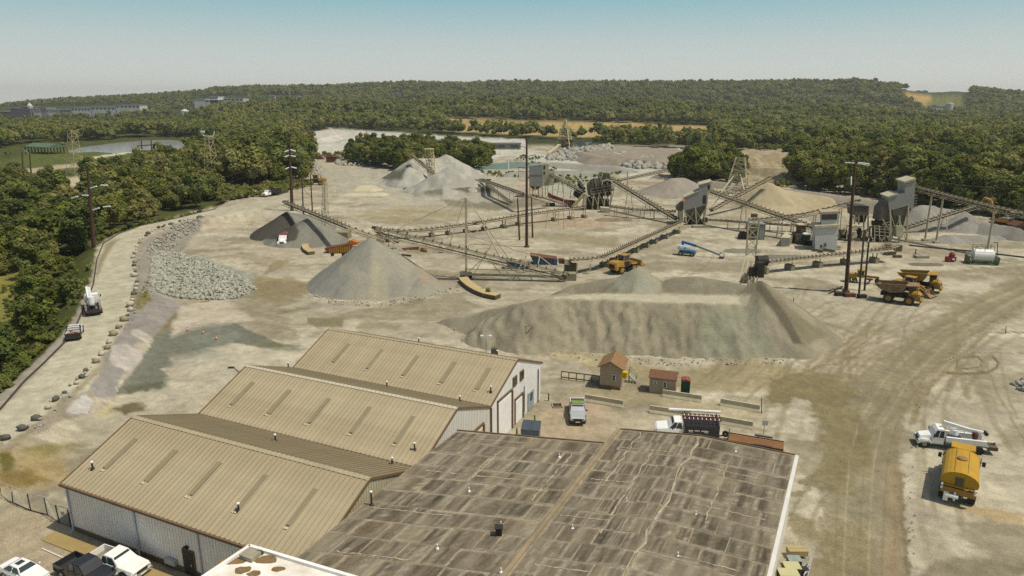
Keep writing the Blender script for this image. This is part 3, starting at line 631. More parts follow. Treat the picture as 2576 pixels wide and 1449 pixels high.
# walls under the deck
for P0, P1, mm in ((dL, d2, mat('pale_wall', (0.62, 0.60, 0.52), .8, .1, .5)), (aL, a2, M_SIDING), (aL, bL, M_SIDING), (bL, cL, M_SIDING), (cL, dL, M_SIDING)):
    g2 = MB(); q0, q1 = Vector(P0), Vector(P1); ins = Vector((fb.location.x - (q0.x + q1.x) / 2, fb.location.y - (q0.y + q1.y) / 2, 0)).normalized() * .3
    g2.hexa([Vector((p.x, p.y, 0)) for p in (q0, q1, q1 + ins, q0 + ins)], [Vector((p.x, p.y, p.z - .36)) for p in (q0, q1, q1 + ins, q0 + ins)]); pw('wall', g2, mm, fb)
g2 = MB(); g2.beam(dL + Vector((.18, 0, -.25)), d2 + Vector((.18, 0, -.25)), .3, .5); pw('fascia', g2, mat('fascia_grey', (0.60, 0.59, 0.55), .6, .1, .6), fb)
g2 = MB(); g2.beam(dL + Vector((.45, -8, -3.1)) - VD * 6, d2 + Vector((.2, 0, -3.1)), .08, 1.2); pw('wall_stripe', g2, mat('olive_stripe', A(150, 142, 62), .7), fb)
for (P0, P1) in ((aL, bL), (cL, rv), (rv, dL)):
    g2 = MB(); g2.beam(P0 + Vector((0, 0, .02)), P1 + Vector((0, 0, .02)), .12, .16); pw('roof_edge', g2, M_TRIM, fb)
# felt sheets laid in courses, each a little out of true
rs = random.Random(5); T0 = A(88, 76, 58); T1 = A(186, 174, 148)
def sheets(P, Q, skip0, n_c, ncols):
    """courses across the roof between the left edge P and right edge Q (both running towards the camera)"""
    for c in range(n_c):
        f0, f1 = c / n_c, (c + 1) / n_c; x = 0.0; cols = []
        while x < 1:
            w = (1 / ncols) * rs.uniform(.55, 1.5); cols.append((x, min(1, x + w) if x + w < .97 else 1.0)); x = cols[-1][1]
        for (s0, s1) in cols:
            gx = .0045 * rs.uniform(.2, 1.8); gy = .05 * rs.uniform(.1, 1.4)
            p = lambda s, l: P + (Q - P) * min(max(s, 0.002), .998) - VD * l
            l0, l1 = skip0 + f0 * (LEN - skip0) + gy + rs.uniform(0, .10), skip0 + f1 * (LEN - skip0) - .02 * rs.random()
            js = [rs.uniform(-.0035, .0035) for _ in range(4)]
            ring = [p(s0 + gx + js[0], l0), p(s1 - gx + js[1], l0 + rs.uniform(-.06, .06)), p(s1 - gx + js[2], l1), p(s0 + gx + js[3], l1)][::-1]
            h = .012 + .02 * rs.random(); up = Vector((0, 0, 1)); r0, r1, r2, r3 = ring; n_ = 7; vs, cs, fs = [], [], []
            sh_ = rs.choice((.62, .8, 1, 1, 1.15, 1.45)); ed = [rs.random() ** 1.3 * .95 for _ in range(4)]; wt = [rs.uniform(.05, .22) for _ in range(4)]; bars = [rs.random() ** 2.2 * .8 for _ in range(n_ + 1)]
            for i in range(n_ + 1):
                for j in range(n_ + 1):
                    a, b = i / n_, j / n_; vs.append(r0.lerp(r1, a).lerp(r3.lerp(r2, a), b) + up * h - fb.location)
                    k_ = max([e * max(0, 1 - d / w) for e, d, w in zip(ed, (a, 1 - a, b, 1 - b), wt)] + [bars[i] * rs.uniform(.3, 1)]) * rs.uniform(.5, 1.1); k_ = min(1, k_)
                    cs.append([(T0[q_] * sh_) * (1 - k_) + T1[q_] * k_ for q_ in range(3)] + [1])
            fs = [(i * (n_ + 1) + j, (i + 1) * (n_ + 1) + j, (i + 1) * (n_ + 1) + j + 1, i * (n_ + 1) + j + 1) for i in range(n_) for j in range(n_)]
            o_ = len(vs); vs += [p_ + up * z_ - fb.location for z_ in (.004, h - .001) for p_ in ring]; cs += [[*T1, 1]] * 8; fs += [(o_ + i, o_ + (i + 1) % 4, o_ + 4 + (i + 1) % 4, o_ + 4 + i) for i in range(4)]
            me = bpy.data.meshes.new('roof_sheet'); me.from_pydata(vs, [], fs); at = me.color_attributes.new('Col', 'FLOAT_COLOR', 'POINT'); at.data.foreach_set('color', [x_ for c_ in cs for x_ in c_]); me.update()
            part('roof_sheet', me, M_TAR, fb)
sheets(aL, bL, .15, 15, 7); sheets(cL + Vector((.25, 0, 0)), rv, .15, 16, 6); sheets(rv, dL, .15, 16, 4)
def tar_line(l0, l1, P, Q, s, wob, w, across=False):
    n_ = 22; pts = []
    for i in range(n_ + 1):
        f = i / n_; jit = rs.uniform(-wob, wob)
        if across: s0, s1, l = l0, l1, s; b_ = P + (Q - P) * (s0 + (s1 - s0) * f) - VD * (l + jit)
        else: b_ = P + (Q - P) * (s + jit / (Q - P).length) - VD * (l0 + (l1 - l0) * f)
        pts.append(b_ + Vector((0, 0, .03)))
    g_ = MB()
    for a, b in zip(pts[:-1], pts[1:]): g_.beam(a, b, w * rs.uniform(.4, 1.5), .035)
    pw('tar_seam', g_, M_SEAML, fb)
M_SEAML = mat('bleached_tar', A(190, 176, 148), 0.95, 0.25, 1.5, dirt=A(120, 106, 84), dirt_amt=0.6, dirt_scale=1.2)
cL2 = cL + Vector((.25, 0, 0))
tar_line(.3, 33, rv, dL, .002, .3, .13)
for s_ in (.42, .86): tar_line(rs.uniform(0, 3), rs.uniform(8, 16), aL, bL, s_, .12, .1)
for s_ in (.26, .55): tar_line(rs.uniform(0, 6), rs.uniform(10, 18), cL2, rv, s_, .14, .1)
tar_line(4, 14, rv, dL, .4, .12, .08)
for k_ in range(11):
    P_, Q_ = ((aL, bL), (cL2, rv), (rv, dL))[k_ % 3]; a_ = rs.uniform(0, .3); tar_line(a_, a_ + rs.uniform(.4, .7), P_, Q_, 1.2 + k_ * 2.1 + rs.uniform(0, 1), .07, .09, True)
for x, y in ((1850, 1136), (1407, 1150), (1750, 1295), (1260, 1322), (1180, 1236), (1576, 1262), (1705, 1400), (1260, 1440), (1100, 1380), (1440, 1330)):
    p = G(x, y, Z7 + .05); vent_pipe(fb, p, .35, False, .05)
g_ = MB(); p = G(1255, 1345, Z7 + .02); g_.box((p.x, p.y, p.z + .3), (.45, .45, .6)); g_.box((p.x, p.y, p.z + .64), (.6, .6, .08)); pw('roof_vent', g_, M_DARK, fb)
p = G(935, 1270, Z7 + .02); vent_pipe(fb, p, 1.1, True, .07)
# ================================================================== white roof at the bottom edge
wb = thing('white_roof_building', 'bright white flat roof with brown stains at the foot of the picture', 'building', G(640, 1440, 0))
WZ = 7.25; wr0 = G(628, 1376, WZ); _e1 = G(885, 1453, WZ); _e2 = G(515, 1452, WZ); ring = [wr0, wr0 + (_e1 - wr0) * 2.2, wr0 + (_e1 - wr0) * 2.2 + (_e2 - wr0) * 2.0, wr0 + (_e2 - wr0) * 2.0]
g_ = MB(); g_.hexa([Vector((p.x, p.y, 0)) for p in ring[::-1]], [Vector((p.x, p.y, WZ - .2)) for p in ring[::-1]]); pw('walls', g_, M_SIDING, wb)
g_ = MB(); slab(g_, [p + Vector((0, 0, -.05)) for p in ring[::-1]], .12); pw('roof', g_, mat('white_membrane', (0.80, 0.78, 0.72), .6, .07, .5, dirt=(0.36, 0.26, 0.13), dirt_amt=.55, dirt_scale=.33), wb)
for i in range(4):
    g_ = MB(); g_.beam(ring[i] + Vector((0, 0, .05)), ring[(i + 1) % 4] + Vector((0, 0, .05)), .25, .22); pw('parapet', g_, M_WHITE, wb)
for x, y, a_, b_ in ((588, 1410, 1.0, .5), (612, 1432, .7, .4), (668, 1408, .9, .45), (700, 1430, .6, .3), (640, 1442, .5, .3)):
    p = G(x, y, WZ - .02); g_ = MB(); g_.add([(p.x + a_ * rs.uniform(.7, 1.2) * math.cos(t_ * .524), p.y + b_ * rs.uniform(.7, 1.2) * math.sin(t_ * .524), WZ - .04) for t_ in range(12)], [tuple(range(12))]); pw('roof_stain', g_, mat('brown_stain', A(136, 110, 74), .8, .3, 1.5), wb)
vent_pipe(wb, G(655, 1392, WZ), .35, True, .08)
g_ = MB(); c_ = G(630, 1400, WZ); g_.box((c_.x, c_.y, WZ + .12), (1.1, .9, .3), math.atan2(SU.y, SU.x)); pw('roof_hatch', g_, M_CONC, wb)
# ================================================================== weigh booth, small shed, toilet
M_TANSIDE = mat('tan_siding', A(186, 164, 134), .8, .1, .8); M_SHING = mat('brown_shingle', A(146, 112, 76), .9, .25, 3.0, fine=.2); M_SHING2 = mat('redbrown_shingle', A(130, 92, 70), .9, .2, 3.0, fine=.2)
def hut(name, label, c0, c1, c2, h, hr, along, roofm, wallm, ov=.25):
    """rectangular hut: c0-c1 front base edge, c2 back right base; the gable faces the front when along == 'side'"""
    c0, c1, c2 = Vector(c0), Vector(c1), Vector(c2); u = (c1 - c0); w = u.length; u.normalize(); v = Vector((-u.y, u.x, 0)); d = abs((c2 - c1).dot(v))
    t = thing(name, label, 'hut', (c0 + c1) / 2 + v * d / 2)
    P = lambda a, b, z: c0 + u * a + v * b + Vector((0, 0, z))
    g = MB(); g.hexa([P(0, 0, .0), P(w, 0, .0), P(w, d, .0), P(0, d, .0)], [P(0, 0, h), P(w, 0, h), P(w, d, h), P(0, d, h)]); pw('walls', g, wallm, t)
    if along == 'front':     # gable on the front
        gb = MB(); gb.hexa([P(0, .02, h), P(w, .02, h), P(w / 2, .02, hr)], [P(0, d - .02, h), P(w, d - .02, h), P(w / 2, d - .02, hr)]); pw('gable', gb, wallm, t)
        sides = (((-ov, -ov), (w / 2, -ov), (w / 2, d + ov), (-ov, d + ov)), ((w + ov, -ov), (w + ov, d + ov), (w / 2, d + ov), (w / 2, -ov)))
        zz = lambda a: h + (hr - h) * (1 - abs(2 * a / w - 1))
        rings = [[P(a, b, zz(a)) for a, b in s] for s in sides]
    else:
        gb = MB(); gb.hexa([P(.02, 0, h), P(.02, d, h), P(.02, d / 2, hr)], [P(w - .02, 0, h), P(w - .02, d, h), P(w - .02, d / 2, hr)]); pw('gable', gb, wallm, t)
        sides = (((-ov, -ov), (w + ov, -ov), (w + ov, d / 2), (-ov, d / 2)), ((-ov, d / 2), (w + ov, d / 2), (w + ov, d + ov), (-ov, d + ov)))
        zz = lambda b: h + (hr - h) * (1 - abs(2 * b / d - 1))
        rings = [[P(a, b, zz(b)) for a, b in s] for s in sides]
    for r_ in rings:
        g = MB(); g.hexa([p + Vector((0, 0, .02)) for p in r_], [p + Vector((0, 0, .12)) for p in r_]); pw('roof_slope', g, roofm, t)
    return t, P, w, d
bt, P, w, d = hut('weigh_booth', 'tan weigh booth with brown gable roof and a yellow box on its side', G(*q('C2', 880, 628)), G(*q('C2', 1090, 655)), G(*q('C2', 1205, 560)), 3.1, 3.9, 'front', M_SHING, M_TANSIDE, .35)
def hutwin(t, P, a0, a1, z0, z1, face='front', m=M_WHITE):
    g = MB(); g2_ = MB()
    if face == 'front':
        g.hexa([P(a0, 0, z0), P(a1, 0, z0), P(a1, -.06, z0), P(a0, -.06, z0)], [P(a0, 0, z1), P(a1, 0, z1), P(a1, -.06, z1), P(a0, -.06, z1)])
        f = pw('window', g, m, t); zm = (z0 + z1) / 2
        for za, zb in ((z0 + .07, zm - .03), (zm + .03, z1 - .07)):
            g2_ = MB(); g2_.hexa([P(a0 + .08, -.06, za), P(a1 - .08, -.06, za), P(a1 - .08, -.09, za), P(a0 + .08, -.09, za)], [P(a0 + .08, -.06, zb), P(a1 - .08, -.06, zb), P(a1 - .08, -.09, zb), P(a0 + .08, -.09, zb)]); pw('pane', g2_, M_GLASS, f)
    else:
        W_ = a0
        g.hexa([P(W_, z0[0], z1[0]), P(W_, z0[1], z1[0]), P(W_ + .06, z0[1], z1[0]), P(W_ + .06, z0[0], z1[0])], [P(W_, z0[0], z1[1]), P(W_, z0[1], z1[1]), P(W_ + .06, z0[1], z1[1]), P(W_ + .06, z0[0], z1[1])])
        f = pw('window', g, m, t)
        g2_.hexa([P(W_ + .06, z0[0] + .08, z1[0] + .08), P(W_ + .06, z0[1] - .08, z1[0] + .08), P(W_ + .09, z0[1] - .08, z1[0] + .08), P(W_ + .09, z0[0] + .08, z1[0] + .08)], [P(W_ + .06, z0[0] + .08, z1[1] - .08), P(W_ + .06, z0[1] - .08, z1[1] - .08), P(W_ + .09, z0[1] - .08, z1[1] - .08), P(W_ + .09, z0[0] + .08, z1[1] - .08)]); pw('pane', g2_, M_GLASS, f)
hutwin(bt, P, 1.65, 2.15, 1.2, 2.1)
g = MB(); g.hexa([P(0, -.05, .0), P(w, -.05, 0), P(w, -.12, 0), P(0, -.12, 0)], [P(0, -.05, .4), P(w, -.05, .4), P(w, -.12, .4), P(0, -.12, .4)]); pw('skirting', g, M_TRIM, bt)
hutwin(bt, P, w, None, (.9, 2.2), (1.6, 2.7), 'side', M_WHITE)
g = MB(); g.hexa([P(w, .1, 1.7), P(w, .9, 1.7), P(w + .75, .9, 1.7), P(w + .75, .1, 1.7)], [P(w, .1, 2.5), P(w, .9, 2.5), P(w + .75, .9, 2.5), P(w + .75, .1, 2.5)])
pw('yellow_box', g, mat('yellow_paint', A(222, 182, 30), .5, .1), bt)
g = MB(); c_ = P(w * .55, d * .45, 3.85); g.lathe(c_, [(.06, 0), (.06, .35)], 8); pw('vent_pipe', g, M_RIDGE, bt)
stt = thing('steps', 'grey metal steps with railings beside the weigh booth', 'steps', P(w + 1.6, d * .8, 0))
for i in range(4):
    g = MB(); c_ = P(w + .7 + i * .28, d - .4 - 0.0, 1.0 - i * .25); g.box(c_, (.3, .9, .05), math.atan2((P(1, 0, 0) - P(0, 0, 0)).y, (P(1, 0, 0) - P(0, 0, 0)).x)); pw('tread', g, M_GALV, stt)
for b_ in (-.85, .05):
    g = MB(); g.beam(P(w + .6, d + b_, 0), P(w + .6, d + b_, 2.0), .07); g.beam(P(w + 1.6, d + b_, 0), P(w + 1.6, d + b_, 1.1), .07); g.beam(P(w + .6, d + b_, 2.0), P(w + 1.6, d + b_, 1.1), .06); g.beam(P(w + .6, d + b_, 1.0), P(w + 1.7, d + b_, .05), .07); pw('railing', g, mat('sage_steel', (0.22, 0.25, 0.17), .6), stt)
bt2, P2, w2, d2_ = hut('site_hut', 'small tan hut with red-brown roof beside the green toilet', G(*q('C2', 1378, 680)), G(*q('C2', 1640, 712)), G(*q('C2', 1700, 655)), 2.2, 2.85, 'side', M_SHING2, M_TANSIDE, .15)
hutwin(bt2, P2, .55, .95, 1.35, 1.75); hutwin(bt2, P2, 1.75, 2.25, 1.0, 1.75)
def toilet(label, p, body, roofc, rz=0):
    t = thing('portable_toilet', label, 'portable toilet', p, rz)
    g = MB(); g.box((0, 0, 1.05), (1.15, 1.15, 2.0)); part('cabin', g, body, t)
    g = MB(); g.box((0, -.59, 1.05), (.75, .05, 1.8)); part('door', g, body, t)
    g = MB(); g.prof([(-.62, 2.05), (.62, 2.05), (.5, 2.25), (0, 2.36), (-.5, 2.25)], -.62, .62); part('roof', g, roofc, t)
    g = MB(); g.tube((.45, .45, 2.1), (.45, .45, 2.6), .06); part('vent_pipe', g, M_WHITE, t)
    return t
M_GREENP = mat('toilet_green', A(28, 74, 52), .5, .1); M_REDP = mat('toilet_red', A(150, 84, 66), .5, .1)
toilet('green portable toilet with reddish roof at the hut corner', G(*q('C2', 1740, 700)), M_GREENP, M_REDP, -.25)
# brown rail fence between shed and booth
rf = thing('rail_fence', 'brown two-rail fence between the far shed and the weigh booth', 'fence', G(*q('C2', 690, 550)))
fa, fbp = G(*q('C2', 495, 540)), G(*q('C2', 880, 590))
for i in range(6):
    p = fa.lerp(fbp, i / 5); g = MB(); g.beam(p, p + Vector((0, 0, 1.15)), .12); pw('fence_post', g, M_TRIM, rf)
for z in (.25, 1.1):
    g = MB(); g.beam(fa + Vector((0, 0, z)), fbp + Vector((0, 0, z)), .08, .14); pw('fence_rail', g, M_TRIM, rf)
# ================================================================== stockpiles
M_PILE = mat('stockpile_gravel', (0, 0, 0), 0.95, 0.14, 2.2, attr=True, bump=0.18, spec=0.1, fine=0.16)
_ps = [0]
def pile(name, label, prims, col, col2=None, step=.5, rough=.5, group=None, cat='stockpile', gully=.35, base=None, patches=(), amp=1.0):
    """height = the highest of several cones, ridges and plateaus, each falling off at its own slope"""
    _ps[0] += 1; sd = _ps[0] * 13
    xs, ys = [], []
    for p in prims:
        pts = p[1] if p[0] == 'poly' else [p[1], p[2]]
        for a in pts:
            h = a[2] if p[0] == 'seg' else p[2]; r_ = h / p[3] + 2; xs += [a[0] - r_, a[0] + r_]; ys += [a[1] - r_, a[1] + r_]
    gx = np.arange(min(xs), max(xs) + step, step); gy = np.arange(min(ys), max(ys) + step, step)
    X, Y = np.meshgrid(gx, gy); x, y = X.ravel(), Y.ravel()
    z = np.full(x.shape, -9.0); n1 = fbm(x / 5, y / 5, sd, 4) - .5; n2 = fbm(x / 1.3, y / 1.3, sd + 3, 3) - .5
    for p in prims:
        if p[0] == 'poly':
            h = p[2] + n1 * rough * .5; d = np.maximum(polysd(x + n1 * 4.5 * amp, y + n2 * 1.8 * amp, p[1]), 0); gl_ = (fbm(x / 1.0 + n1 * 2.5, y / 8, sd + 21, 4) - .5) * gully * np.clip(d / 2, 0, 1.6) * 1.7; zz = h - d * p[3] + gl_
        else:
            a, b = p[1], p[2]; ex, ey = b[0] - a[0], b[1] - a[1]; L2 = ex * ex + ey * ey
            t = np.clip(((x - a[0]) * ex + (y - a[1]) * ey) / L2, 0, 1) if L2 > 1e-6 else np.zeros_like(x)
            dx, dy = x - a[0] - ex * t, y - a[1] - ey * t; d = np.hypot(dx, dy)
            an = np.arctan2(dy, dx); wob = 1 + (fbm(an * 2.2 + sd, d / 6, sd + 5, 3) - .5) * .22 * rough * 2
            d = np.hypot(d, .5) - .35
            zz = a[2] + (b[2] - a[2]) * t - d * p[3] * wob + (fbm(an * 5 + sd, d / 9, sd + 31, 4) - .5) * gully * np.clip(d / 2.5, 0, 1.5)
        z = np.maximum(z, zz)
    z = z + n1 * rough * .5 + n2 * rough * .4 * amp
    g0 = hgt(x, y) if base is None else base
    keep = (z > -.35).reshape(X.shape); z = np.maximum(z, -.6) + g0
    # long flank: fan out at the foot
    ny, nx = X.shape; idx = np.arange(ny * nx).reshape(ny, nx)
    fk = keep[:-1, :-1] | keep[1:, :-1] | keep[:-1, 1:] | keep[1:, 1:]
    F = np.stack([idx[:-1, :-1], idx[:-1, 1:], idx[1:, 1:], idx[1:, :-1]], -1)[fk]
    used = np.unique(F); rm = -np.ones(ny * nx, int); rm[used] = np.arange(len(used)); F = rm[F]; x, y, z = x[used], y[used], z[used]
    c1 = np.array(A(*col)); c2 = np.array(A(*(col2 or tuple(v * .86 for v in col))))
    m = sstep(.42, .6, fbm(x / 3.2 + z * .05, y / 7.0, sd + 9, 5))[:, None]; C = c1 * (1 - m) + c2 * m
    for poly, cc, soft in patches:
        px, py = pix(x, y, z); d = polysd(px + n1[used] * 14, py + n2[used] * 8, poly); mm = (1 - sstep(-soft, soft, d))[:, None]; C = C * (1 - mm) + np.array(A(*cc)) * mm
    C = C * (0.88 + .24 * fbm(x / .9, y / .9, sd + 11, 3))[:, None]
    cx, cy = float(x.mean()), float(y.mean()); cz = float(np.min(z))
    me = npmesh(name, np.stack([x - cx, y - cy, z - cz], 1), F, True, C); me.materials.append(M_PILE)
    o = link(bpy.data.objects.new(name, me)); o.location = (cx, cy, cz)
    return tagit(o, label, cat, group)
seg = lambda a, b, s: ('seg', tuple(a), tuple(b), s)
def cone(x, y, Yc, s=.7):                              # apex pixel at distance Yc
    p = V(x, y, Yc); return seg(p, p, s)
GP = 'gravel stockpiles'
pile('gravel_cone', 'tall pale grey gravel cone under the long stacker, in mid yard', [cone(931, 598, 143.5, .70), seg(G(1060, 700, 2.0), G(1105, 706, 1.0), .3)], (158, 152, 132), (146, 142, 126), .45, .28, GP, patches=[([(940, 640), (965, 700), (975, 745), (930, 752), (935, 690)], (166, 158, 132), 10), ([(1040, 660), (1140, 700), (1150, 720), (1060, 715)], (160, 146, 124), 8), ([(765, 725), (830, 650), (880, 700), (880, 752), (800, 740)], (146, 142, 130), 14)])
PZ = 6.0
plat = [G(x, y, PZ) for x, y in [(1320, 756), (1400, 748), (1500, 750), (1580, 756), (1680, 762), (1800, 765), (1890, 745), (1880, 728), (1780, 732), (1600, 736), (1480, 738), (1400, 742)]]
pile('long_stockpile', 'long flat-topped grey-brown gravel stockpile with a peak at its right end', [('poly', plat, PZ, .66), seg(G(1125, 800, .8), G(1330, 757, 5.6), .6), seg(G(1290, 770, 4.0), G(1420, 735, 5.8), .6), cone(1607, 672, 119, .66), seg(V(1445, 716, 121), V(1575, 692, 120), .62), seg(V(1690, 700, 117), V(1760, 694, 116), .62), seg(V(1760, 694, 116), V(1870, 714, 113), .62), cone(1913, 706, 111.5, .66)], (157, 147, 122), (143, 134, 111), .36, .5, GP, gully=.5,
     patches=[([(1870, 735), (1913, 696), (1990, 780), (2080, 845), (2020, 872), (1960, 800), (1910, 745)], (132, 123, 98), 5), ([(1913, 700), (1924, 712), (1975, 790), (2022, 868), (1996, 864), (1950, 790), (1905, 725)], (100, 94, 76), 3), ([(1330, 752), (1500, 738), (1890, 742), (1880, 768), (1600, 758), (1400, 752)], (190, 180, 152), 4), ([(1540, 690), (1607, 670), (1660, 720), (1640, 738), (1560, 735)], (158, 154, 132), 6), ([(1100, 800), (1330, 748), (1330, 756), (1160, 800)], (176, 164, 138), 3), ([(1780, 770), (1900, 770), (1960, 900), (1740, 900)], (146, 142, 118), 20)])  # right flank and narrow crease of the peak: shading put into the colour
pile('dark_stockpile', 'dark grey asphalt-coloured stockpile behind the white dump truck', [cone(722, 531, 197, .66), seg(V(722, 533, 200), V(775, 540, 205), .6), seg(G(800, 562, 3.5), G(775, 548, 6), .5)], (140, 136, 120), (128, 124, 112), .5, .25, GP, patches=[([(716, 528), (735, 548), (752, 580), (742, 606), (712, 612), (690, 600), (610, 612), (640, 575)], (84, 78, 70), 2)])
pile('white_stockpile', 'small pale cream stockpile in front of the far grey heap', [seg(V(905, 466, 299), V(935, 465, 299), .5), seg(G(880, 485, 1.0), G(960, 484, 1.0), .3)], (206, 192, 160), (196, 182, 150), .6, .2, GP)
pile('far_twin_stockpile', 'large far grey stockpile with twin peaks beside the lattice mast', [cone(1038, 408, 335, .62), seg(V(1040, 398, 350), V(1110, 398, 362), .6), cone(1122, 387, 362, .6), seg(G(980, 446, 3), G(1030, 420, 8), .6), seg(G(1160, 452, 2), G(1130, 420, 10), .5)], (182, 177, 160), (166, 161, 146), .8, .9, GP, patches=[([(946, 440), (1010, 425), (1030, 410), (1010, 450), (960, 456)], (112, 106, 92), 4)])
pile('far_low_stockpile', 'wide low grey stockpile with dug dark top, below the far twin peaks', [cone(1245, 460, 287, .52), seg(V(1070, 478, 280), V(1180, 470, 284), .5), seg(V(1180, 472, 284), V(1240, 466, 287), .5)], (172, 165, 146), (158, 151, 134), .7, .8, GP, patches=[([(1140, 478), (1160, 470), (1240, 474), (1240, 484), (1180, 484)], (112, 104, 88), 3), ([(1065, 482), (1100, 472), (1130, 474), (1110, 490), (1070, 490)], (124, 118, 100), 4)])
pile('purple_stockpile', 'wide grey-mauve gravel cone behind the mill conveyor', [seg(V(1690, 448, 290), V(1720, 447, 292), .44)], (160, 148, 132), (152, 142, 126), .8, .25, GP)
pile('tan_stockpile', 'tan sand stockpile under the stacker tip beside the lattice tower', [cone(1934, 458, 258, .52), seg(V(1936, 470, 262), V(2080, 494, 258), .45), seg(G(1900, 520, 2), G(2090, 515, 2.0), .35)], (184, 168, 134), (174, 158, 124), .7, .4, GP)
pile('right_stockpile', 'broad coarse grey stockpile under the far right overhead conveyor', [seg(V(2318, 515, 212), V(2350, 516, 214), .62), seg(V(2350, 520, 216), V(2425, 530, 212), .62), cone(2430, 535, 206, .62), seg(G(2380, 590, 2), G(2510, 592, 1), .5)], (156, 150, 138), (144, 138, 126), .55, .5, GP)
pile('right_spoil_heap', 'low grey spoil heap behind the yellow excavator', [seg(G(2480, 558, 3), G(2560, 572, 3), .6), seg(G(2440, 545, 3), G(2490, 560, 2), .6)], (152, 146, 132), None, .8, .5, GP)
# berms and the far white spoil
pile('gravel_berm', 'long low gravel berm closing the yard in front of the right-hand wood', [seg(G(1660, 437, 2.0), G(1800, 455, 2.5), .5), seg(G(1800, 455, 2.5), G(2000, 476, 3), .5), seg(G(2000, 476, 3), G(2190, 500, 3.4), .5), seg(G(2190, 500, 3.4), G(2290, 520, 3.5), .5)], (162, 150, 130), (150, 140, 120), 1.0, .5, None, 'earth bank')
pile('white_spoil_bank', 'bright white spoil bank before the woods at the far end of the pit', [seg(V(790, 350, 640), V(850, 336, 690), .5), seg(V(850, 336, 690), V(960, 341, 690), .45), seg(V(960, 343, 690), V(1150, 350, 660), .45), seg(V(1150, 350, 660), V(1310, 357, 640), .45), seg(V(870, 348, 640), V(930, 352, 640), .4)], (202, 196, 180), (188, 180, 162), 2.2, 1.0, None, 'spoil bank', amp=.6)
pile('far_gravel_bench', 'low mauve-grey gravel bench behind the far rock heaps', [('poly', [G(x, y, 4) for x, y in [(1460, 382), (1560, 374), (1700, 372), (1720, 395), (1650, 402), (1500, 395)]], 4, .5)], (156, 142, 124), (148, 136, 118), 1.5, .6, None, 'earth bank')
pile('grey_tailings', 'flat grey tailings mound between the pond and the rock heaps', [seg(G(1290, 432, 2), G(1480, 428, 2.5), .3), seg(G(1390, 408, 2), G(1560, 420, 2.5), .25)], (158, 154, 140), (148, 144, 130), 1.2, .4, None, 'earth bank')
pile('quarry_face', 'steep bare quarry face below the right-hand wood', [('poly', [G(x, y, 9) for x, y in [(1868, 392), (1990, 390), (1995, 378), (1865, 378)]], 9, .24), seg(G(1890, 420, 5), G(1985, 425, 6), .5)], (172, 158, 128), (154, 138, 106), .9, 1.6, None, 'quarry face', amp=1.5)
# ================================================================== broken rock
M_ROCK = mat('broken_rock', A(172, 166, 150), 0.9, 0.2, 0.5, spec=0.15)
M_ROCK2 = mat('grey_green_rock', A(178, 174, 154), 0.9, 0.35, 0.9, spec=0.15)
def stones(name, label, poly, n, s0, s1, m, heap=0.0, z=None, seed=1):
    rg = np.random.default_rng(seed); xs = [p[0] for p in poly]; ys = [p[1] for p in poly]
    px = rg.uniform(min(xs), max(xs), n * 6); py = rg.uniform(min(ys), max(ys), n * 6)
    # uniform on the ground, not in the picture
    w = 1 / np.maximum(py - 250, 20) ** 2; w = w / w.max(); k = (polysd(px, py, poly) < 0) & (rg.random(len(px)) < w / np.mean(w) * .5)
    px, py = px[k][:n], py[k][:n]; P = np.array([G(a, b, 0.3) for a, b in zip(px, py)]); n = len(P)
    gz = hgt(P[:, 0], P[:, 1]); d = np.clip(-polysd(px, py, poly) / 14, 0, 1)
    P[:, 2] = gz + heap * d * (0.6 + .8 * fbm(P[:, 0] / 4, P[:, 1] / 4, seed, 3)) + rg.uniform(-.05, .25, n)
    S_ = rg.uniform(s0, s1, n) * rg.choice([.7, 1, 1, 1.5], n)
    cube = np.array([(-1, -1, -1), (1, -1, -1), (1, 1, -1), (-1, 1, -1), (-1, -1, 1), (1, -1, 1), (1, 1, 1), (-1, 1, 1)], float) * .5
    q4 = np.array([(0, 3, 2, 1), (4, 5, 6, 7), (0, 1, 5, 4), (1, 2, 6, 5), (2, 3, 7, 6), (3, 0, 4, 7)])
    vs = cube[None] * (1 + rg.uniform(-.38, .38, (n, 8, 3))) * (S_[:, None, None] * rg.uniform(.7, 1.3, (n, 1, 3)))
    a = rg.uniform(0, 6.28, n); b = rg.uniform(-.7, .7, n); ca, sa, cb, sb = np.cos(a), np.sin(a), np.cos(b), np.sin(b)
    x, y, z_ = vs[..., 0], vs[..., 1], vs[..., 2]; y, z_ = y * cb[:, None] - z_ * sb[:, None], y * sb[:, None] + z_ * cb[:, None]
    x, y = x * ca[:, None] - y * sa[:, None], x * sa[:, None] + y * ca[:, None]
    V_ = np.stack([x, y, z_], -1) + P[:, None, :]; F = (q4[None] + (np.arange(n) * 8)[:, None, None]).reshape(-1, 4)
    me = npmesh(name, V_.reshape(-1, 3), F); me.materials.append(m)
    return tagit(link(bpy.data.objects.new(name, me)), label, kind='stuff')
RIP = [(385, 640), (420, 632), (500, 642), (545, 665), (620, 700), (645, 725), (600, 748), (530, 752), (470, 748), (400, 742), (378, 730), (380, 690)]
stones('riprap', 'field of broken grey-green riprap rock inside the haul road bend', RIP, 4200, .16, .46, M_ROCK2, .12, seed=3)
stones('riprap', 'pale riprap band running up the bank beside the haul road', [(372, 640), (395, 610), (440, 580), (500, 562), (520, 556), (500, 575), (450, 600), (430, 640), (385, 660)], 900, .2, .42, M_ROCK, .08, seed=4)
stones('rock_heap', 'long heap of white blast rock at the far side of the pit', [(1375, 395), (1420, 375), (1500, 372), (1600, 388), (1700, 412), (1690, 424), (1600, 424), (1500, 404), (1380, 402)], 1500, 1.0, 2.4, M_ROCK, 2.2, seed=5)
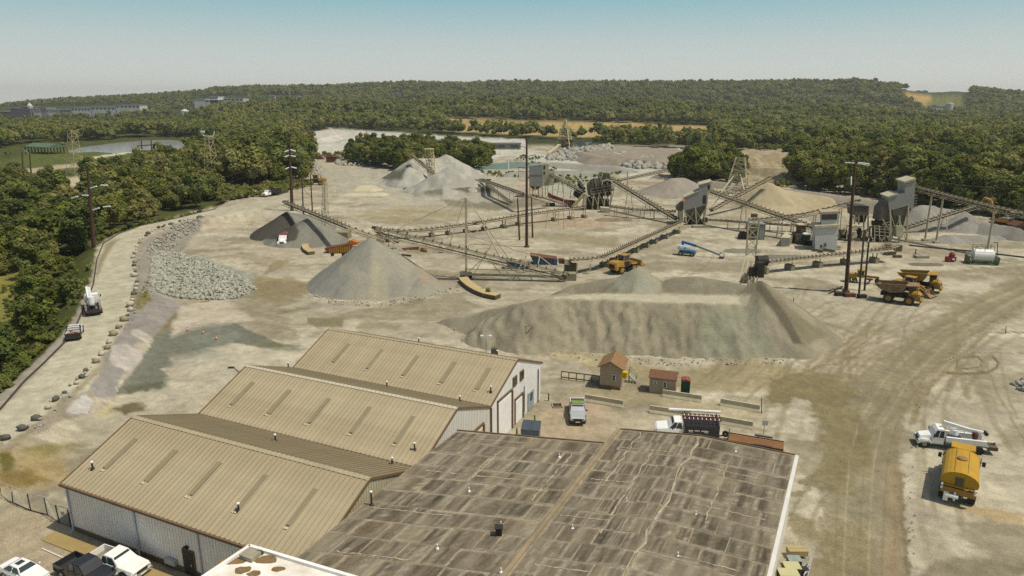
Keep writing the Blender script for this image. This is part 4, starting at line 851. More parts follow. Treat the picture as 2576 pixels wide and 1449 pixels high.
stones('rock_heap', 'smaller white rock heap by the river', [(1480, 372), (1530, 364), (1545, 372), (1500, 380)], 300, .9, 2.0, M_ROCK, 2.0, seed=6)
stones('rock_heap', 'grey rock heap between the rusty bins and the far stockpile', [(838, 405), (880, 398), (930, 402), (960, 412), (900, 416), (850, 415)], 350, .6, 1.4, M_ROCK2, 1.4, seed=7)
stones('rock_heap', 'pale rocks spilled along the wood edge behind the loader', [(790, 400), (800, 405), (812, 440), (815, 455), (795, 455), (785, 430)], 260, .6, 1.3, M_ROCK, .8, seed=8)
stones('rock_heap', 'scatter of white rubble at the right frame edge', [(2548, 965), (2600, 945), (2600, 990), (2560, 975)], 60, .3, .6, M_ROCK, .2, seed=9)
stones('rock_heap', 'pale rubble strip on the far bench near the wood', [(1640, 376), (1790, 380), (1790, 386), (1650, 382)], 240, .8, 1.8, M_ROCK, .6, seed=10)
stones('rubble', 'coarse stones rolled to the foot of the long stockpile', [(1095, 803), (1250, 850), (1500, 888), (1700, 900), (1950, 893), (2070, 862), (2090, 872), (1960, 912), (1700, 918), (1480, 908), (1230, 866), (1085, 812)], 900, .05, .17, M_ROCK2, 0, seed=14)
stones('rubble', 'coarse stones rolled to the foot of the tall gravel cone', [(762, 730), (850, 752), (960, 756), (1080, 735), (1150, 718), (1165, 726), (1080, 748), (960, 768), (840, 764), (752, 738)], 500, .05, .18, M_ROCK2, 0, seed=15)
stones('rubble', 'loose stones along the edge of the right-hand haul track', [(2290, 1060), (2330, 960), (2420, 850), (2576, 760), (2576, 775), (2430, 862), (2345, 965), (2310, 1070), (2300, 1440), (2280, 1440)], 420, .04, .12, M_ROCK, 0, seed=16)
stones('rubble', 'scattered stones and crumbs along the haul road verge', [(60, 1105), (180, 1000), (265, 900), (330, 800), (350, 640), (372, 640), (390, 760), (340, 830), (280, 920), (200, 1010), (110, 1120)], 420, .10, .26, M_ROCK, 0, seed=12)
# boulders edging the road, each its own
BOULD = [('C0', 70, 1185, 1.35, 1), ('C0', 225, 1090, 1.3, 1), ('C0', 368, 985, 1.3, 1), ('C0', 490, 872, 1.4, 0), ('C0', 575, 790, 1.35, 1), ('C0', 655, 717, .7, 1), ('C0', 770, 622, 1.2, 0), ('C0', 828, 562, 1.0, 1), ('C0', 875, 492, 1.0, 1), ('C0', 972, 405, 1.3, 2), ('C0', 1022, 328, 1.25, 0), ('C0', 1078, 265, 1.5, 2), ('C0', 1108, 208, 1.1, 0), ('C0', 1160, 125, 1.6, 2), ('C0', 1205, 55, 1.4, 2), ('B0', 1245, 1240, 1.6, 2), ('B0', 1278, 1192, 1.2, 1), ('B0', 1318, 1140, 1.5, 0), ('B0', 1320, 1092, 1.8, 0), ('B0', 1335, 1040, 1.2, 0), ('B0', 1340, 1005, 1.3, 2), ('B0', 1350, 972, 1.3, 1), ('B0', 1370, 925, 1.3, 0), ('B0', 1376, 888, 1.2, 0), ('B0', 1370, 850, 1.1, 1), ('B0', 1365, 790, 1.9, 0), ('B0', 1358, 748, 1.0, 1), ('B0', 1358, 715, 1.0, 0), ('B0', 1355, 682, 1.1, 1), ('B0', 1360, 648, 1.3, 2), ('B0', 1352, 600, 1.5, 0), ('B0', 1360, 560, 1.2, 2), ('B0', 1368, 520, 1.1, 0), ('B0', 1375, 487, 1.1, 0), ('B0', 1398, 452, 1.2, 2), ('B0', 1420, 420, 1.3, 0), ('B0', 1440, 405, 1.0, 0), ('B0', 1470, 378, 1.2, 1), ('B0', 1495, 358, 1.3, 1), ('B0', 1530, 330, 1.2, 0), ('B0', 1560, 315, 1.1, 0), ('B0', 1600, 297, 1.6, 1), ('B0', 1632, 288, 1.1, 1), ('B0', 1662, 275, 1.4, 1), ('B0', 1715, 262, 1.3, 1), ('B0', 1760, 248, 1.0, 0), ('B0', 1812, 233, 1.5, 1), ('B0', 1860, 222, 1.0, 0), ('B0', 1905, 212, 1.0, 0), ('B0', 2005, 195, 1.6, 1), ('B0', 2045, 188, 1.5, 0)]
BM = [mat('pale_boulder', A(196, 184, 160), .9, .18, .8, bump=.05), mat('dark_boulder', A(104, 98, 88), .9, .25, .8, bump=.05), mat('tan_boulder', A(158, 146, 118), .9, .22, .8, bump=.05)]
BL = ['pale boulder in the row of rocks edging the curved haul road', 'dark boulder in the row of rocks edging the curved haul road', 'tan mottled boulder in the row of rocks edging the curved haul road']
ico = bpy.data.meshes.new('tmp'); import bmesh
bm_ = bmesh.new(); bmesh.ops.create_icosphere(bm_, subdivisions=1, radius=.5); IV = np.array([v.co[:] for v in bm_.verts]); IF = np.array([[v.index for v in f.verts] for f in bm_.faces]); bm_.free()
bpy.data.meshes.remove(ico)
for i, (k, x, y, s, c) in enumerate(BOULD):
    g = np.random.default_rng(i + 40); p = G(*q(k, x + g.uniform(-9, 9), y), 1.6); p.z = hz(p.x, p.y); s *= g.uniform(.62, 1.02)
    v = IV * (1 + g.uniform(-.28, .28, (len(IV), 1))) * np.array([s * 1.05, s * .85, s * .75]) + np.array([0, 0, s * .26]); a = g.uniform(0, 6.28)
    v[:, :2] = v[:, :2] @ np.array([[math.cos(a), -math.sin(a)], [math.sin(a), math.cos(a)]])
    me = npmesh('boulder', v, IF); me.materials.append(BM[c]); o = link(bpy.data.objects.new('boulder', me)); o.location = p; tagit(o, BL[c], 'boulder', 'boulders edging the haul road')
# concrete blocks and timber by the road
for k, (x0, y0, x1, y1, l_) in enumerate(((525, 1080, 655, 1030, 'shorter pale concrete block lying by the bottom of the haul road'), (645, 1010, 828, 930, 'longer pale concrete block with a dark end beside the haul road'))):
    a, b = G(*q('C0', x0, y0 + 12)), G(*q('C0', x1, y1 + 12)); g = MB(); g.beam(a + Vector((0, 0, .35)), b + Vector((0, 0, .35)), .75, .7); solo('concrete_block', g, mat('block_concrete', A(206, 192, 160), .9, .12, 1.5), l_, 'concrete block')
tb = thing('timber_stack', 'loose pale planks dumped at the haul road corner', 'timber', G(*q('C0', 430, 1130)))
for a, b in (((330, 1140), (520, 1075)), ((345, 1155), (480, 1090)), ((360, 1170), (400, 1130)), ((390, 1130), (410, 1165)), ((420, 1120), (515, 1100))):
    g = MB(); g.beam(G(*q('C0', *a), .12), G(*q('C0', *b), .2), .22, .14); pw('plank', g, mat('grey_timber', A(186, 170, 134), .9, .15, 2), tb)
tb = thing('timber_stack', 'leaning bundle of pale boards left of the dark stockpile', 'timber', G(*q('B0', 2540, 240)))
for dx in (0, 16, 34):
    g = MB(); g.beam(G(*q('B0', 2505 + dx, 250), .1), V(*q('B0', 2545 + dx, 165), G(*q('B0', 2530, 215)).y), .3, .15); pw('plank', g, mat('grey_timber', A(186, 170, 134), .9, .15, 2), tb)
# ================================================================== conveyors and crushing plant
M_STEEL = mat('dusty_steel', A(208, 194, 160), 0.75, 0.18, 1.2, dirt=A(120, 106, 80), dirt_amt=.45, dirt_scale=.5)
M_STEELD = mat('grimy_steel', A(112, 100, 78), 0.8, 0.3, 1.0, dirt=A(60, 54, 44), dirt_amt=.5, dirt_scale=.6)
M_BELT = mat('rubber_belt', A(122, 110, 86), 0.9, 0.2, 1.0)
M_IDLER = mat('idler_steel', A(92, 80, 62), 0.8, 0.25, 1.0)
M_PIER = mat('pier_concrete', A(150, 138, 110), .9, .15, 1.0)
M_GREYCLAD = mat('grey_cladding', A(158, 156, 146), .6, .06, .5, dirt=A(120, 112, 94), dirt_amt=.4, dirt_scale=.5)
M_CREAM = mat('cream_cladding', A(206, 194, 160), .6, .1, .8, dirt=A(150, 134, 100), dirt_amt=.5, dirt_scale=.6)
M_BLACKG = mat('oily_black', A(48, 44, 38), .7, .3, 1.2, dirt=A(110, 98, 76), dirt_amt=.35, dirt_scale=.8)
M_HOPPER = mat('hopper_plate', A(120, 112, 94), .7, .15, .8, dirt=A(80, 72, 58), dirt_amt=.5, dirt_scale=.6)
M_RUST = mat('rust', A(116, 78, 54), .85, .3, 1.5, dirt=A(80, 46, 30), dirt_amt=.5, dirt_scale=1.0)
M_REDD = mat('dark_red_paint', A(104, 40, 38), .7, .2, 1.0, dirt=A(120, 90, 70), dirt_amt=.4, dirt_scale=.8)
_idme = {}
def conveyor(label, pts, w=1.1, dep=.9, idl=1.6, idparts=True, piers=(), legs=(), rail=False, truss=True, group='belt conveyors of the crushing plant', name='belt_conveyor', ph=1.0):
    pts = [Vector(p) for p in pts]; t = thing(name, label, 'conveyor', (pts[0].x, pts[0].y, 0), 0, group)
    fr = MB(); bl = MB(); idb = MB(); rl = MB(); cm = .10
    key = round(w, 2)
    if key not in _idme:
        g = MB(); g.box((0, 0, 0), (.22, w * 1.22, .20)); g.beam((0, -w * .6, .1), (0, -w * .62, .36), .14); g.beam((0, w * .6, .1), (0, w * .62, .36), .14); _idme[key] = g.mesh('idler'); _idme[key].materials.append(M_IDLER)
    for a, b in zip(pts[:-1], pts[1:]):
        d = b - a; L_ = d.length; d.normalize(); s_ = d.cross(Vector((0, 0, 1))).normalized(); u = s_.cross(d).normalized(); n = max(2, int(L_ / max(1.8, dep * 1.8)))
        for sg in (-1, 1):
            o = s_ * (sg * w * .62)
            fr.beam(a + o, b + o, cm, .22, u)
            if truss:
                lo = o - u * dep; fr.beam(a + lo, b + lo, cm, .12, u)
                for i in range(n):
                    p0 = a + (b - a) * (i / n); p1 = a + (b - a) * ((i + 1) / n)
                    fr.beam(p0 + o, p0 + lo, .07); fr.beam(p0 + (o if i % 2 else lo), p1 + (lo if i % 2 else o), .06)
            if rail:
                ro = s_ * (sg * w * .62 + (.7 if sg > 0 else 0))
                if sg > 0:
                    for zz in (.6, 1.1): rl.beam(a + ro + u * zz, b + ro + u * zz, .05)
                    for i in range(n + 1): p0 = a + (b - a) * (i / n); rl.beam(p0 + ro - u * .2, p0 + ro + u * 1.1, .05)
                    rl.beam(a + s_ * (w * .62 + .35) - u * .15, b + s_ * (w * .62 + .35) - u * .15, .66, .05, u)
        bl.beam(a + u * .16, b + u * .16, w, .06, u); bl.beam(a - u * dep * .55, b - u * dep * .55, w * .9, .05, u)
        m = max(2, int(L_ / idl)); ang = math.atan2(d.y, d.x); pit = -math.asin(max(-1, min(1, d.z)))
        for i in range(m):
            p = a + d * (L_ * (i + .5) / m) + u * .22
            if idparts:
                o_ = bpy.data.objects.new('idler', _idme[key]); link(o_); o_.parent = t; o_.location = p - t.location; o_.rotation_euler = (0, pit, ang)
            else:
                idb.beam(p - s_ * w * .6, p + s_ * w * .6, .22, .24, u)
    pw('frame', fr, M_STEEL, t); pw('belt', bl, M_BELT, t)
    if idb.v: part('idlers', idb, M_IDLER, t, world=True, kind='stuff')
    if rail: pw('walkway', rl, M_STEEL, t)
    for p, ax in ((pts[0], pts[1] - pts[0]), (pts[-1], pts[-2] - pts[-1])):
        s_ = ax.normalized().cross(Vector((0, 0, 1))).normalized(); g = MB(); g.tube(p - s_ * w * .62, p + s_ * w * .62, .32, n=10); pw('pulley', g, M_IDLER, t)
    def along(x, y):                                   # conveyor level above a ground place
        best = None
        for a, b in zip(pts[:-1], pts[1:]):
            d = (b - a).xy; L2 = d.length_squared; tt = max(0, min(1, ((Vector((x, y)) - a.xy).dot(d)) / L2)); c = a + (b - a) * tt; e = (c.xy - Vector((x, y))).length
            if best is None or e < best[0]: best = (e, c, (b - a).normalized())
        return best[1], best[2]
    for px_, py_ in piers:
        gpt = G(px_, py_); c, d = along(gpt.x, gpt.y); ang = math.atan2(d.y, d.x); z0 = hz(c.x, c.y)
        g = MB(); g.box((c.x, c.y, z0 + ph / 2 - .05), (1.1, 2.2, ph), ang); pr = pw('pier', g, M_PIER, t)
        s_ = Vector((-math.sin(ang), math.cos(ang), 0)); g = MB()
        for sg in (-1, 1): g.beam(Vector((c.x, c.y, z0 + ph - .1)) + s_ * sg * .6, c - Vector((0, 0, dep * .5)) + s_ * sg * w * .55, .16)
        pw('pier_post', g, M_STEELD, pr)
    for f, spread, style in legs:                      # fraction along, foot spread
        tot = [0]; [tot.append(tot[-1] + (b - a).length) for a, b in zip(pts[:-1], pts[1:])]; tg = f * tot[-1]
        for i, (a, b) in enumerate(zip(pts[:-1], pts[1:])):
            if tg <= tot[i + 1] + 1e-6: c = a.lerp(b, (tg - tot[i]) / (tot[i + 1] - tot[i])); d = (b - a).normalized(); break
        s_ = d.cross(Vector((0, 0, 1))).normalized(); z0 = hz(c.x, c.y); g = MB(); th_ = .18 if style != 'post' else .42
        if style == 'post':
            g.tube((c.x, c.y, z0), c - Vector((0, 0, dep)), .26, n=8); g.beam(c - s_ * w - Vector((0, 0, dep)), c + s_ * w - Vector((0, 0, dep)), .3); g.box((c.x, c.y, z0 + .3), (1.3, 1.3, .6))
        else:
            for sg in (-1, 1): g.beam(c + s_ * sg * w * .6 - Vector((0, 0, dep)), Vector((c.x, c.y, z0)) + s_ * sg * spread, th_)
            hh = (c.z - dep - z0)
            if hh > 3: g.beam(Vector((c.x, c.y, z0 + hh * .5)) - s_ * (spread + w * .6) / 2, Vector((c.x, c.y, z0 + hh * .5)) + s_ * (spread + w * .6) / 2, .12)
            if hh > 5:
                g.beam(Vector((c.x, c.y, z0 + hh * .05)) - s_ * spread, Vector((c.x, c.y, z0 + hh * .5)) + s_ * (spread + w * .6) / 2, .08); g.beam(Vector((c.x, c.y, z0 + hh * .05)) + s_ * spread, Vector((c.x, c.y, z0 + hh * .5)) - s_ * (spread + w * .6) / 2, .08)
        pw('support', g, M_STEEL, t)
    return t
Q = lambda k, x, y, z: G(*q(k, x, y), z)
def QV(k, x, y, Yw): return V(*q(k, x, y), Yw)
def qs(k, l): return [q(k, *p) for p in l]
# near ground conveyors on concrete piers
conveyor('long curved ground conveyor running from the loader up to the middle grey screen house', [Q('B2', 575, 612, 3.0), Q('B2', 760, 603, 2.6), Q('B2', 900, 582, 2.4), Q('B2', 1110, 492, 2.4), Q('B2', 1400, 358, 2.4), Q('B2', 1700, 225, 2.8)], 1.2, .55, 1.25, piers=qs('B2', [(905, 665), (1010, 622), (1120, 568), (1215, 525), (1310, 472), (1395, 432), (1495, 384), (1600, 330)]), truss=False, rail=True)
conveyor('long gently rising ground conveyor behind the steel pole, ending at the black drum mill', [Q('B1', 1290, 298, 2.6), Q('B1', 1520, 312, 2.2), Q('B1', 1800, 290, 2.2), Q('B1', 2300, 222, 2.4), Q('F3', 0, 1078, 2.6), Q('F3', 700, 955, 3.0), Q('F3', 1410, 862, 3.6)], 1.2, .55, 1.5, piers=qs('B1', [(1540, 428), (1800, 388), (1975, 360), (2130, 330), (2320, 300), (2455, 272)]) + qs('F3', [(320, 1122), (500, 1088), (880, 1008), (1050, 978), (1250, 945)]), truss=False)
conveyor('ground conveyor on concrete piers in front of the white control tower', [G(1922, 664, 2.2), Q('B3', 0, 632, 2.2), Q('B3', 600, 562, 2.4), Q('B3', 1235, 495, 3.0)], 1.2, .55, 1.1, piers=qs('B3', [(45, 780), (275, 722), (520, 680), (740, 640), (948, 595)]), truss=False, rail=True, ph=1.3)
# stackers
conveyor('stacker rising left over the dark stockpile', [G(968, 604, 1.4), G(870, 570, 6.6).lerp(V(868, 566, 182), .5), V(716, 507, 197)], 1.0, 1.0, 1.7, idparts=True, legs=[(.12, 1.2, 'a')])
_c2h = V(946, 574, 146)
conveyor('long truss stacker descending from the big grey cone towards the blue hoppers', [G(1428, 690, 1.6), _c2h], 1.0, 1.5, 1.9)
conveyor('short feeder behind the head of the big cone stacker', [Q('B1', 1420, 420, 1.8), Q('B1', 1190, 275, 7.0)], .9, .7, 1.4, legs=[(.3, .9, 'a'), (.7, 1.0, 'a')])
conveyor('stacker leaning against the far twin stockpile', [G(1133, 470, 1.5), V(1036, 389, 333)], 1.2, 1.2, 2.4, idparts=False)
conveyor('level feed conveyor between the far twin stockpile and the low stockpile', [V(1140, 455, 300), V(1232, 452, 290)], 1.0, .7, 2, idparts=False, legs=[(.1, 1, 'a'), (.5, 1, 'a'), (.9, 1, 'a')])
conveyor('long conveyor sloping down from the low stockpile to the red screen', [V(1212, 451, 290), Q('F3', 620, 690, 6.5), Q('F3', 940, 810, 1.8)], 1.1, .9, 2, idparts=False, legs=[(.3, 1.2, 'a'), (.6, 1.1, 'a')])
conveyor('short stacker at the right flank of the low grey stockpile', [Q('F3', 465, 800, 1.2), V(*q('F3', 150, 565), 287)], .9, .8, 2, idparts=False)
conveyor('conveyor from the left screen house down to the drum mill', [V(*q('F3', 890, 395), 283), V(*q('F3', 1400, 665), 246)], 1.0, .9, 2, idparts=False, legs=[(.45, 1.5, 'a'), (.75, 1.2, 'a')])
conveyor('dark conveyor falling from the mill top to the middle screen house', [V(*q('F3', 1705, 462), 250), V(1702, 549, 214)], 1.2, 1.2, 1.7, idparts=True, legs=[(.35, 1.8, 'a'), (.62, 1.4, 'a')])
conveyor('thin distant conveyor rising right behind the mill', [V(*q('F3', 1840, 515), 330), V(*q('F3', 2520, 365), 380)], 1.0, .8, 3, idparts=False, legs=[(.25, 1, 'a'), (.6, 1, 'a'), (.9, 1, 'a')])
conveyor('low double-sided conveyor between the drum mill and the middle screen house', [Q('F3', 1740, 850, 3.2), Q('F3', 2060, 890, 3.0), Q('F3', 2576, 915, 2.6)], 1.2, .6, 1.5, idparts=False, legs=[(.1, .8, 'a'), (.3, .8, 'a'), (.5, .8, 'a'), (.7, .8, 'a'), (.9, .8, 'a')], truss=False)
conveyor('long conveyor sloping down right from the top of the middle screen house', [V(*q('F1', 765, 385), 216), V(*q('F1', 2150, 868), 184)], 1.2, 1.1, 1.5, idparts=True, legs=[(.36, 1.8, 'a'), (.7, 1.2, 'a')], rail=False)
conveyor('stacker rising to the tan sand stockpile beside the lattice tower', [Q('F1', 790, 640, 2.0), V(*q('F1', 1548, 222), 254)], 1.1, 1.1, 1.9, idparts=False)
conveyor('low conveyor running right from the foot of the middle screen house', [Q('F1', 740, 765, 2.4), Q('F1', 1300, 800, 2.2), Q('F1', 1800, 835, 2.0), Q('F1', 2100, 850, 1.8)], 1.1, .6, 1.4, idparts=False, legs=[(.2, .8, 'a'), (.4, .8, 'a'), (.6, .8, 'a'), (.8, .8, 'a')], truss=False)
conveyor('conveyor rising right to the grey hopper beside the tall rusty pole', [Q('F1', 1290, 778, 2.4), V(*q('F1', 2000, 690), 196), V(*q('F2', 440, 520), 186)], 1.1, 1.0, 1.4, idparts=False, legs=[(.42, 1.1, 'a'), (.62, 1.3, 'a'), (.85, 1.5, 'a')])
conveyor('high overhead conveyor running right from the tallest screen house', [V(*q('F2', 1180, 345), 192), V(*q('F2', 1960, 545), 176), V(*q('F2', 2700, 715), 163)], 1.3, 1.1, 1.3, idparts=True, legs=[(.155, 0, 'post'), (.26, 0, 'post'), (.70, 0, 'post')])
conveyor('stacker rising to the coarse right-hand stockpile under the overhead conveyor', [Q('F2', 1050, 865, 1.6), V(*q('F2', 1965, 575), 203)], 1.1, 1.0, 1.4, idparts=True, legs=[(.55, 1.6, 'a')])
conveyor('dark short conveyor lifting gravel to the peak of the long stockpile', [Q('B2', 2330, 815, 1.2), QV('B2', 2530, 600, 117)], 1.2, .9, 1.2, idparts=True)
# ---------------------------------------------------------------- lattice frames
def lattice(parent, nm, base, top, n, w=.16, m=None, rungs=True):
    g = MB(); base = [Vector(p) for p in base]; top = [Vector(p) for p in top]; k = len(base); ring = [[b.lerp(t, i / n) for b, t in zip(base, top)] for i in range(n + 1)]
    for j in range(k): g.beam(base[j], top[j], w)
    for i in range(n):
        for j in range(k):
            a, b = ring[i], ring[i + 1]; j2 = (j + 1) % k
            g.beam(a[j], b[j2], w * .6) if (i + j) % 2 else g.beam(a[j2], b[j], w * .6)
            if rungs: g.beam(b[j], b[j2], w * .6)
    return pw(nm, g, m or M_STEEL, parent)
def tower(name, label, foot, top_px, bw, tw, n, m=None, w=.2, cat='lattice tower', group=None, rz=.4, Yt=None):
    f = G(*foot); f.z = hz(f.x, f.y); tp = V(*top_px, Yt or f.y); t = thing(name, label, cat, f, 0, group)
    c = lambda p, r_: [p + Vector((math.cos(rz + i * math.pi / 2) * r_, math.sin(rz + i * math.pi / 2) * r_, 0)) for i in range(4)]
    lattice(t, 'lattice_frame', c(f, bw * .7), c(tp, tw * .7), n, w, m); return t, f, tp
M_YELST = mat('pale_yellow_steel', A(206, 190, 140), .7, .12, 1.0)
t, f, tp = tower('lattice_mast', 'pale yellow lattice mast carrying the stacker at the far twin stockpile', q('A1', 1775, 1090), q('A1', 1742, 745), 2.2, 3.0, 9, M_YELST, .3)
g = MB(); g.box((tp.x, tp.y, tp.z), (4.0, 3.4, .5)); pw('head_frame', g, M_YELST, t)
for sx in (-1, 1):
    g = MB(); g.beam(tp + Vector((sx * 1, 0, 0)), V(1036 + 40 * sx + 40, 455, 318), .2); pw('stay', g, M_YELST, t)
t, f, tp = tower('lattice_tower', 'tall pale lattice tower with splayed legs behind the middle screen house', q('A2', 2260, 1180), q('A2', 2300, 835), 9, 3.6, 6, M_STEEL, .34)
for a in ((1990, 1340), (2370, 1290), (2170, 1110)):
    g = MB(); g.beam(Q('A2', a[0], a[1], .1), tp.lerp(f, .48) + Vector(((a[0] - 2260) / 160, 0, 0)), .34); pw('splay_leg', g, M_STEEL, t)
for a in ((1990, 1200), (2000, 1250)):
    g = MB(); g.beam(QV('A2', a[0], a[1], f.y - 15), QV('A2', 2310, 1075, f.y), .26); pw('stay', g, M_STEEL, t)
t, f, tp = tower('river_tower', 'tall pale lattice loading tower at the river edge of the pit', q('A2', 530, 770), q('A2', 538, 452), 13, 1.0, 7, M_YELST, .5)
tw_ = t
g = MB(); g.beam(Q('A2', 370, 790, 1), QV('A2', 490, 690, f.y), 2.2, 1.0); g.beam(QV('A2', 490, 690, f.y), QV('A2', 620, 672, f.y), 2.2, .8); pw('chute', g, M_STEEL, t)
g = MB(); g.beam(Q('A2', 572, 770, 0), QV('A2', 572, 600, f.y), .7); pw('column', g, M_WHITE, t)
g = MB(); g.beam(QV('A2', 430, 720, f.y + 3), QV('A2', 530, 480, f.y), .8); pw('ladder', g, M_STEEL, t)
g = MB(); g.box(tuple(QV('A2', 545, 650, f.y)), (14, 9, .5)); g.box(tuple(QV('A2', 545, 690, f.y)), (7, 6, 6)); pw('platform', g, M_STEELD, t)
lt = 'pale lattice pylon standing in the green field by the pond'
t, f, tp = tower('lattice_pylon', lt, q('A0', 765, 965), q('A0', 722, 560), 7, 2.6, 8, M_YELST, .2, 'pylon', 'steel lattice pylons left of the pit')
t, f, tp = tower('lattice_pylon', 'pale lattice pylon with twin horns before the dark wood left of the pit', q('A0', 2150, 1125), q('A0', 2098, 610), 5.6, 2.0, 8, M_YELST, .2, 'pylon', 'steel lattice pylons left of the pit')
g = MB(); g.beam(tp + Vector((-2.2, 0, 0)), tp + Vector((-2.6, 0, 1.6)), .35); g.beam(tp + Vector((2.0, 0, -.6)), tp + Vector((2.8, 0, 1.8)), .35); g.beam(tp + Vector((-2.2, 0, 0)), tp + Vector((2.0, 0, -.6)), .35); g.box((tp.x - 2.4, tp.y, tp.z + 1.7), (1.6, .8, .8)); pw('horns', g, M_WHITE, t)
t, f, tp = tower('stacker_mast', 'thin lattice mast beside the dark stockpile stacker', q('B1', 700, 345), q('A1', 690, 1075), 1.8, .8, 12, M_STEEL, .12)
for a in ((640, 360), (780, 335), (840, 380)):
    g = MB(); g.beam(Q('B1', a[0], a[1], 0), tp.lerp(f, .35), .06); pw('stay', g, M_STEEL, t)
# radial stacker undercarriage with its guyed mast
t = thing('stacker_mast', 'tall guyed mast and wheeled base beam of the long truss stacker', 'stacker mast', G(*q('B1', 2115, 800)))
mb_, mt = G(*q('B1', 2115, 790)), V(1172, 497, 146.5)
g = MB(); g.beam(mb_, mt, .45); pw('mast', g, M_STEEL, t)
g = MB(); bb = G(1425, 697, .9); g.beam(mb_ + Vector((0, 0, 1.0)), bb, .35, .5); g.beam(mb_ + Vector((0, .9, 1.9)), bb + Vector((0, .9, .9)), .2); pw('base_beam', g, M_STEEL, t)
ax = lambda f_: G(1428, 690, 1.6).lerp(_c2h, f_)
for a, b in ((mt, ax(.92)), (mt, ax(.62)), (mt, ax(.3)), (mb_ + Vector((0, 0, 1)), ax(.42)), (QV('B1', 2280, 250, 148), QV('B1', 2380, 430, 147)), (QV('B1', 2380, 430, 147), mb_.lerp(bb, .08) + Vector((0, 0, 1))), (QV('B1', 2280, 250, 148), ax(.55)), (QV('B1', 2380, 430, 147), mb_.lerp(bb, .42) + Vector((0, 0, 1))), (ax(.4) + Vector((0, 0, -1.4)), mb_.lerp(bb, .35) + Vector((0, 0, 1))), (ax(.4) + Vector((0, 0, -1.4)), mb_.lerp(bb, .55) + Vector((0, 0, 1))), (ax(.2) + Vector((0, 0, -1.2)), mb_.lerp(bb, .55) + Vector((0, 0, 1))), (ax(.2) + Vector((0, 0, -1.2)), mb_.lerp(bb, .78) + Vector((0, 0, 1))), (QV('B2', 150, 560, 148), ax(.28)), (QV('B2', 150, 560, 148), mb_.lerp(bb, .58) + Vector((0, 0, 1))), (QV('B2', 150, 560, 148), mb_.lerp(bb, .5) + Vector((0, 0, 1))), (QV('B2', 280, 570, 148), mb_.lerp(bb, .7) + Vector((0, 0, 1))), (QV('B2', 280, 570, 148), bb), (QV('B2', 0, 500, 148), QV('B2', 280, 570, 148)), (QV('B1', 2130, 350, 146.5), QV('B1', 2576, 490, 148))):
    g = MB(); g.beam(a, b, .15); pw('brace', g, M_STEEL, t)
for an in range(5):
    g = MB(); e = mt + Vector((math.cos(an * 1.26 + .3) * 4.2, math.sin(an * 1.26 + .3) * 3, -3.2)); g.beam(mt + Vector((0, 0, -.2)), e, .07); pw('guy', g, M_STEEL, t)
for dx in (-.8, .8):
    g = MB(); g.wheel((mb_.x + dx, mb_.y, .55), .55, .5, 12); pw('wheel', g, M_DARK, t)
g = MB(); g.box((mb_.x, mb_.y, 1.2), (2.6, 1.6, .7)); pw('bogie', g, M_STEEL, t)
g = MB(); c_ = G(*q('B2', 575, 810)); g.box((c_.x, c_.y + .8, .75), (3.0, 2.2, 1.5)); pw('anchor_block', g, M_PIER, t)
# stacker frame over the right peak
t = thing('stacker_gantry', 'pale steel frame tower over the right end of the long stockpile', 'stacker frame', G(1895, 705, 0))
Ys = 121.0
TP = [QV('F1', 1270, 745, Ys), QV('F1', 1410, 745, Ys), QV('F1', 1405, 745, Ys + 2.2), QV('F1', 1275, 745, Ys + 2.2)]
BT = [QV('B2', 2355, 560, Ys), QV('B2', 2450, 580, Ys), QV('B2', 2450, 570, Ys + 2.2), QV('B2', 2355, 560, Ys + 2.2)]
lattice(t, 'lattice_frame', BT, TP, 4, .2)
for a, b in (((2355, 560), (2285, 820)), ((2450, 580), (2355, 830)), ((2390, 570), (2330, 830)), ((2450, 580), (2420, 840))):
    g = MB(); e = QV('B2', b[0], b[1], Ys - 4); g.beam(QV('B2', a[0], a[1], Ys), e, .2); pw('leg', g, M_STEEL, t)
for i in range(4):
    g = MB(); e = QV('B2', 2380 + i * 30, 770, 113.5); g.beam(e, e + Vector((0, 0, -1.8)), .16); pw('chute_bar', g, M_STEEL, t)
g = MB(); c_ = QV('B2', 2515, 610, 117); g.tube(c_ + Vector((-.9, 0, 0)), c_ + Vector((.9, 0, 0)), .9, n=14); pw('head_drum', g, M_BLACKG, t)
g = MB(); c_ = QV('B2', 2490, 700, 115.5); g.box(tuple(c_), (1.3, 1.2, 2.6)); g.box((c_.x - 1.3, c_.y, c_.z - .4), (.8, .8, 1.6)); pw('chute', g, M_BLACKG, t)
g = MB(); c_ = QV('F1', 1342, 722, Ys + 1); g.box(tuple(c_), (.9, .9, .8)); pw('winch', g, M_STEELD, t)
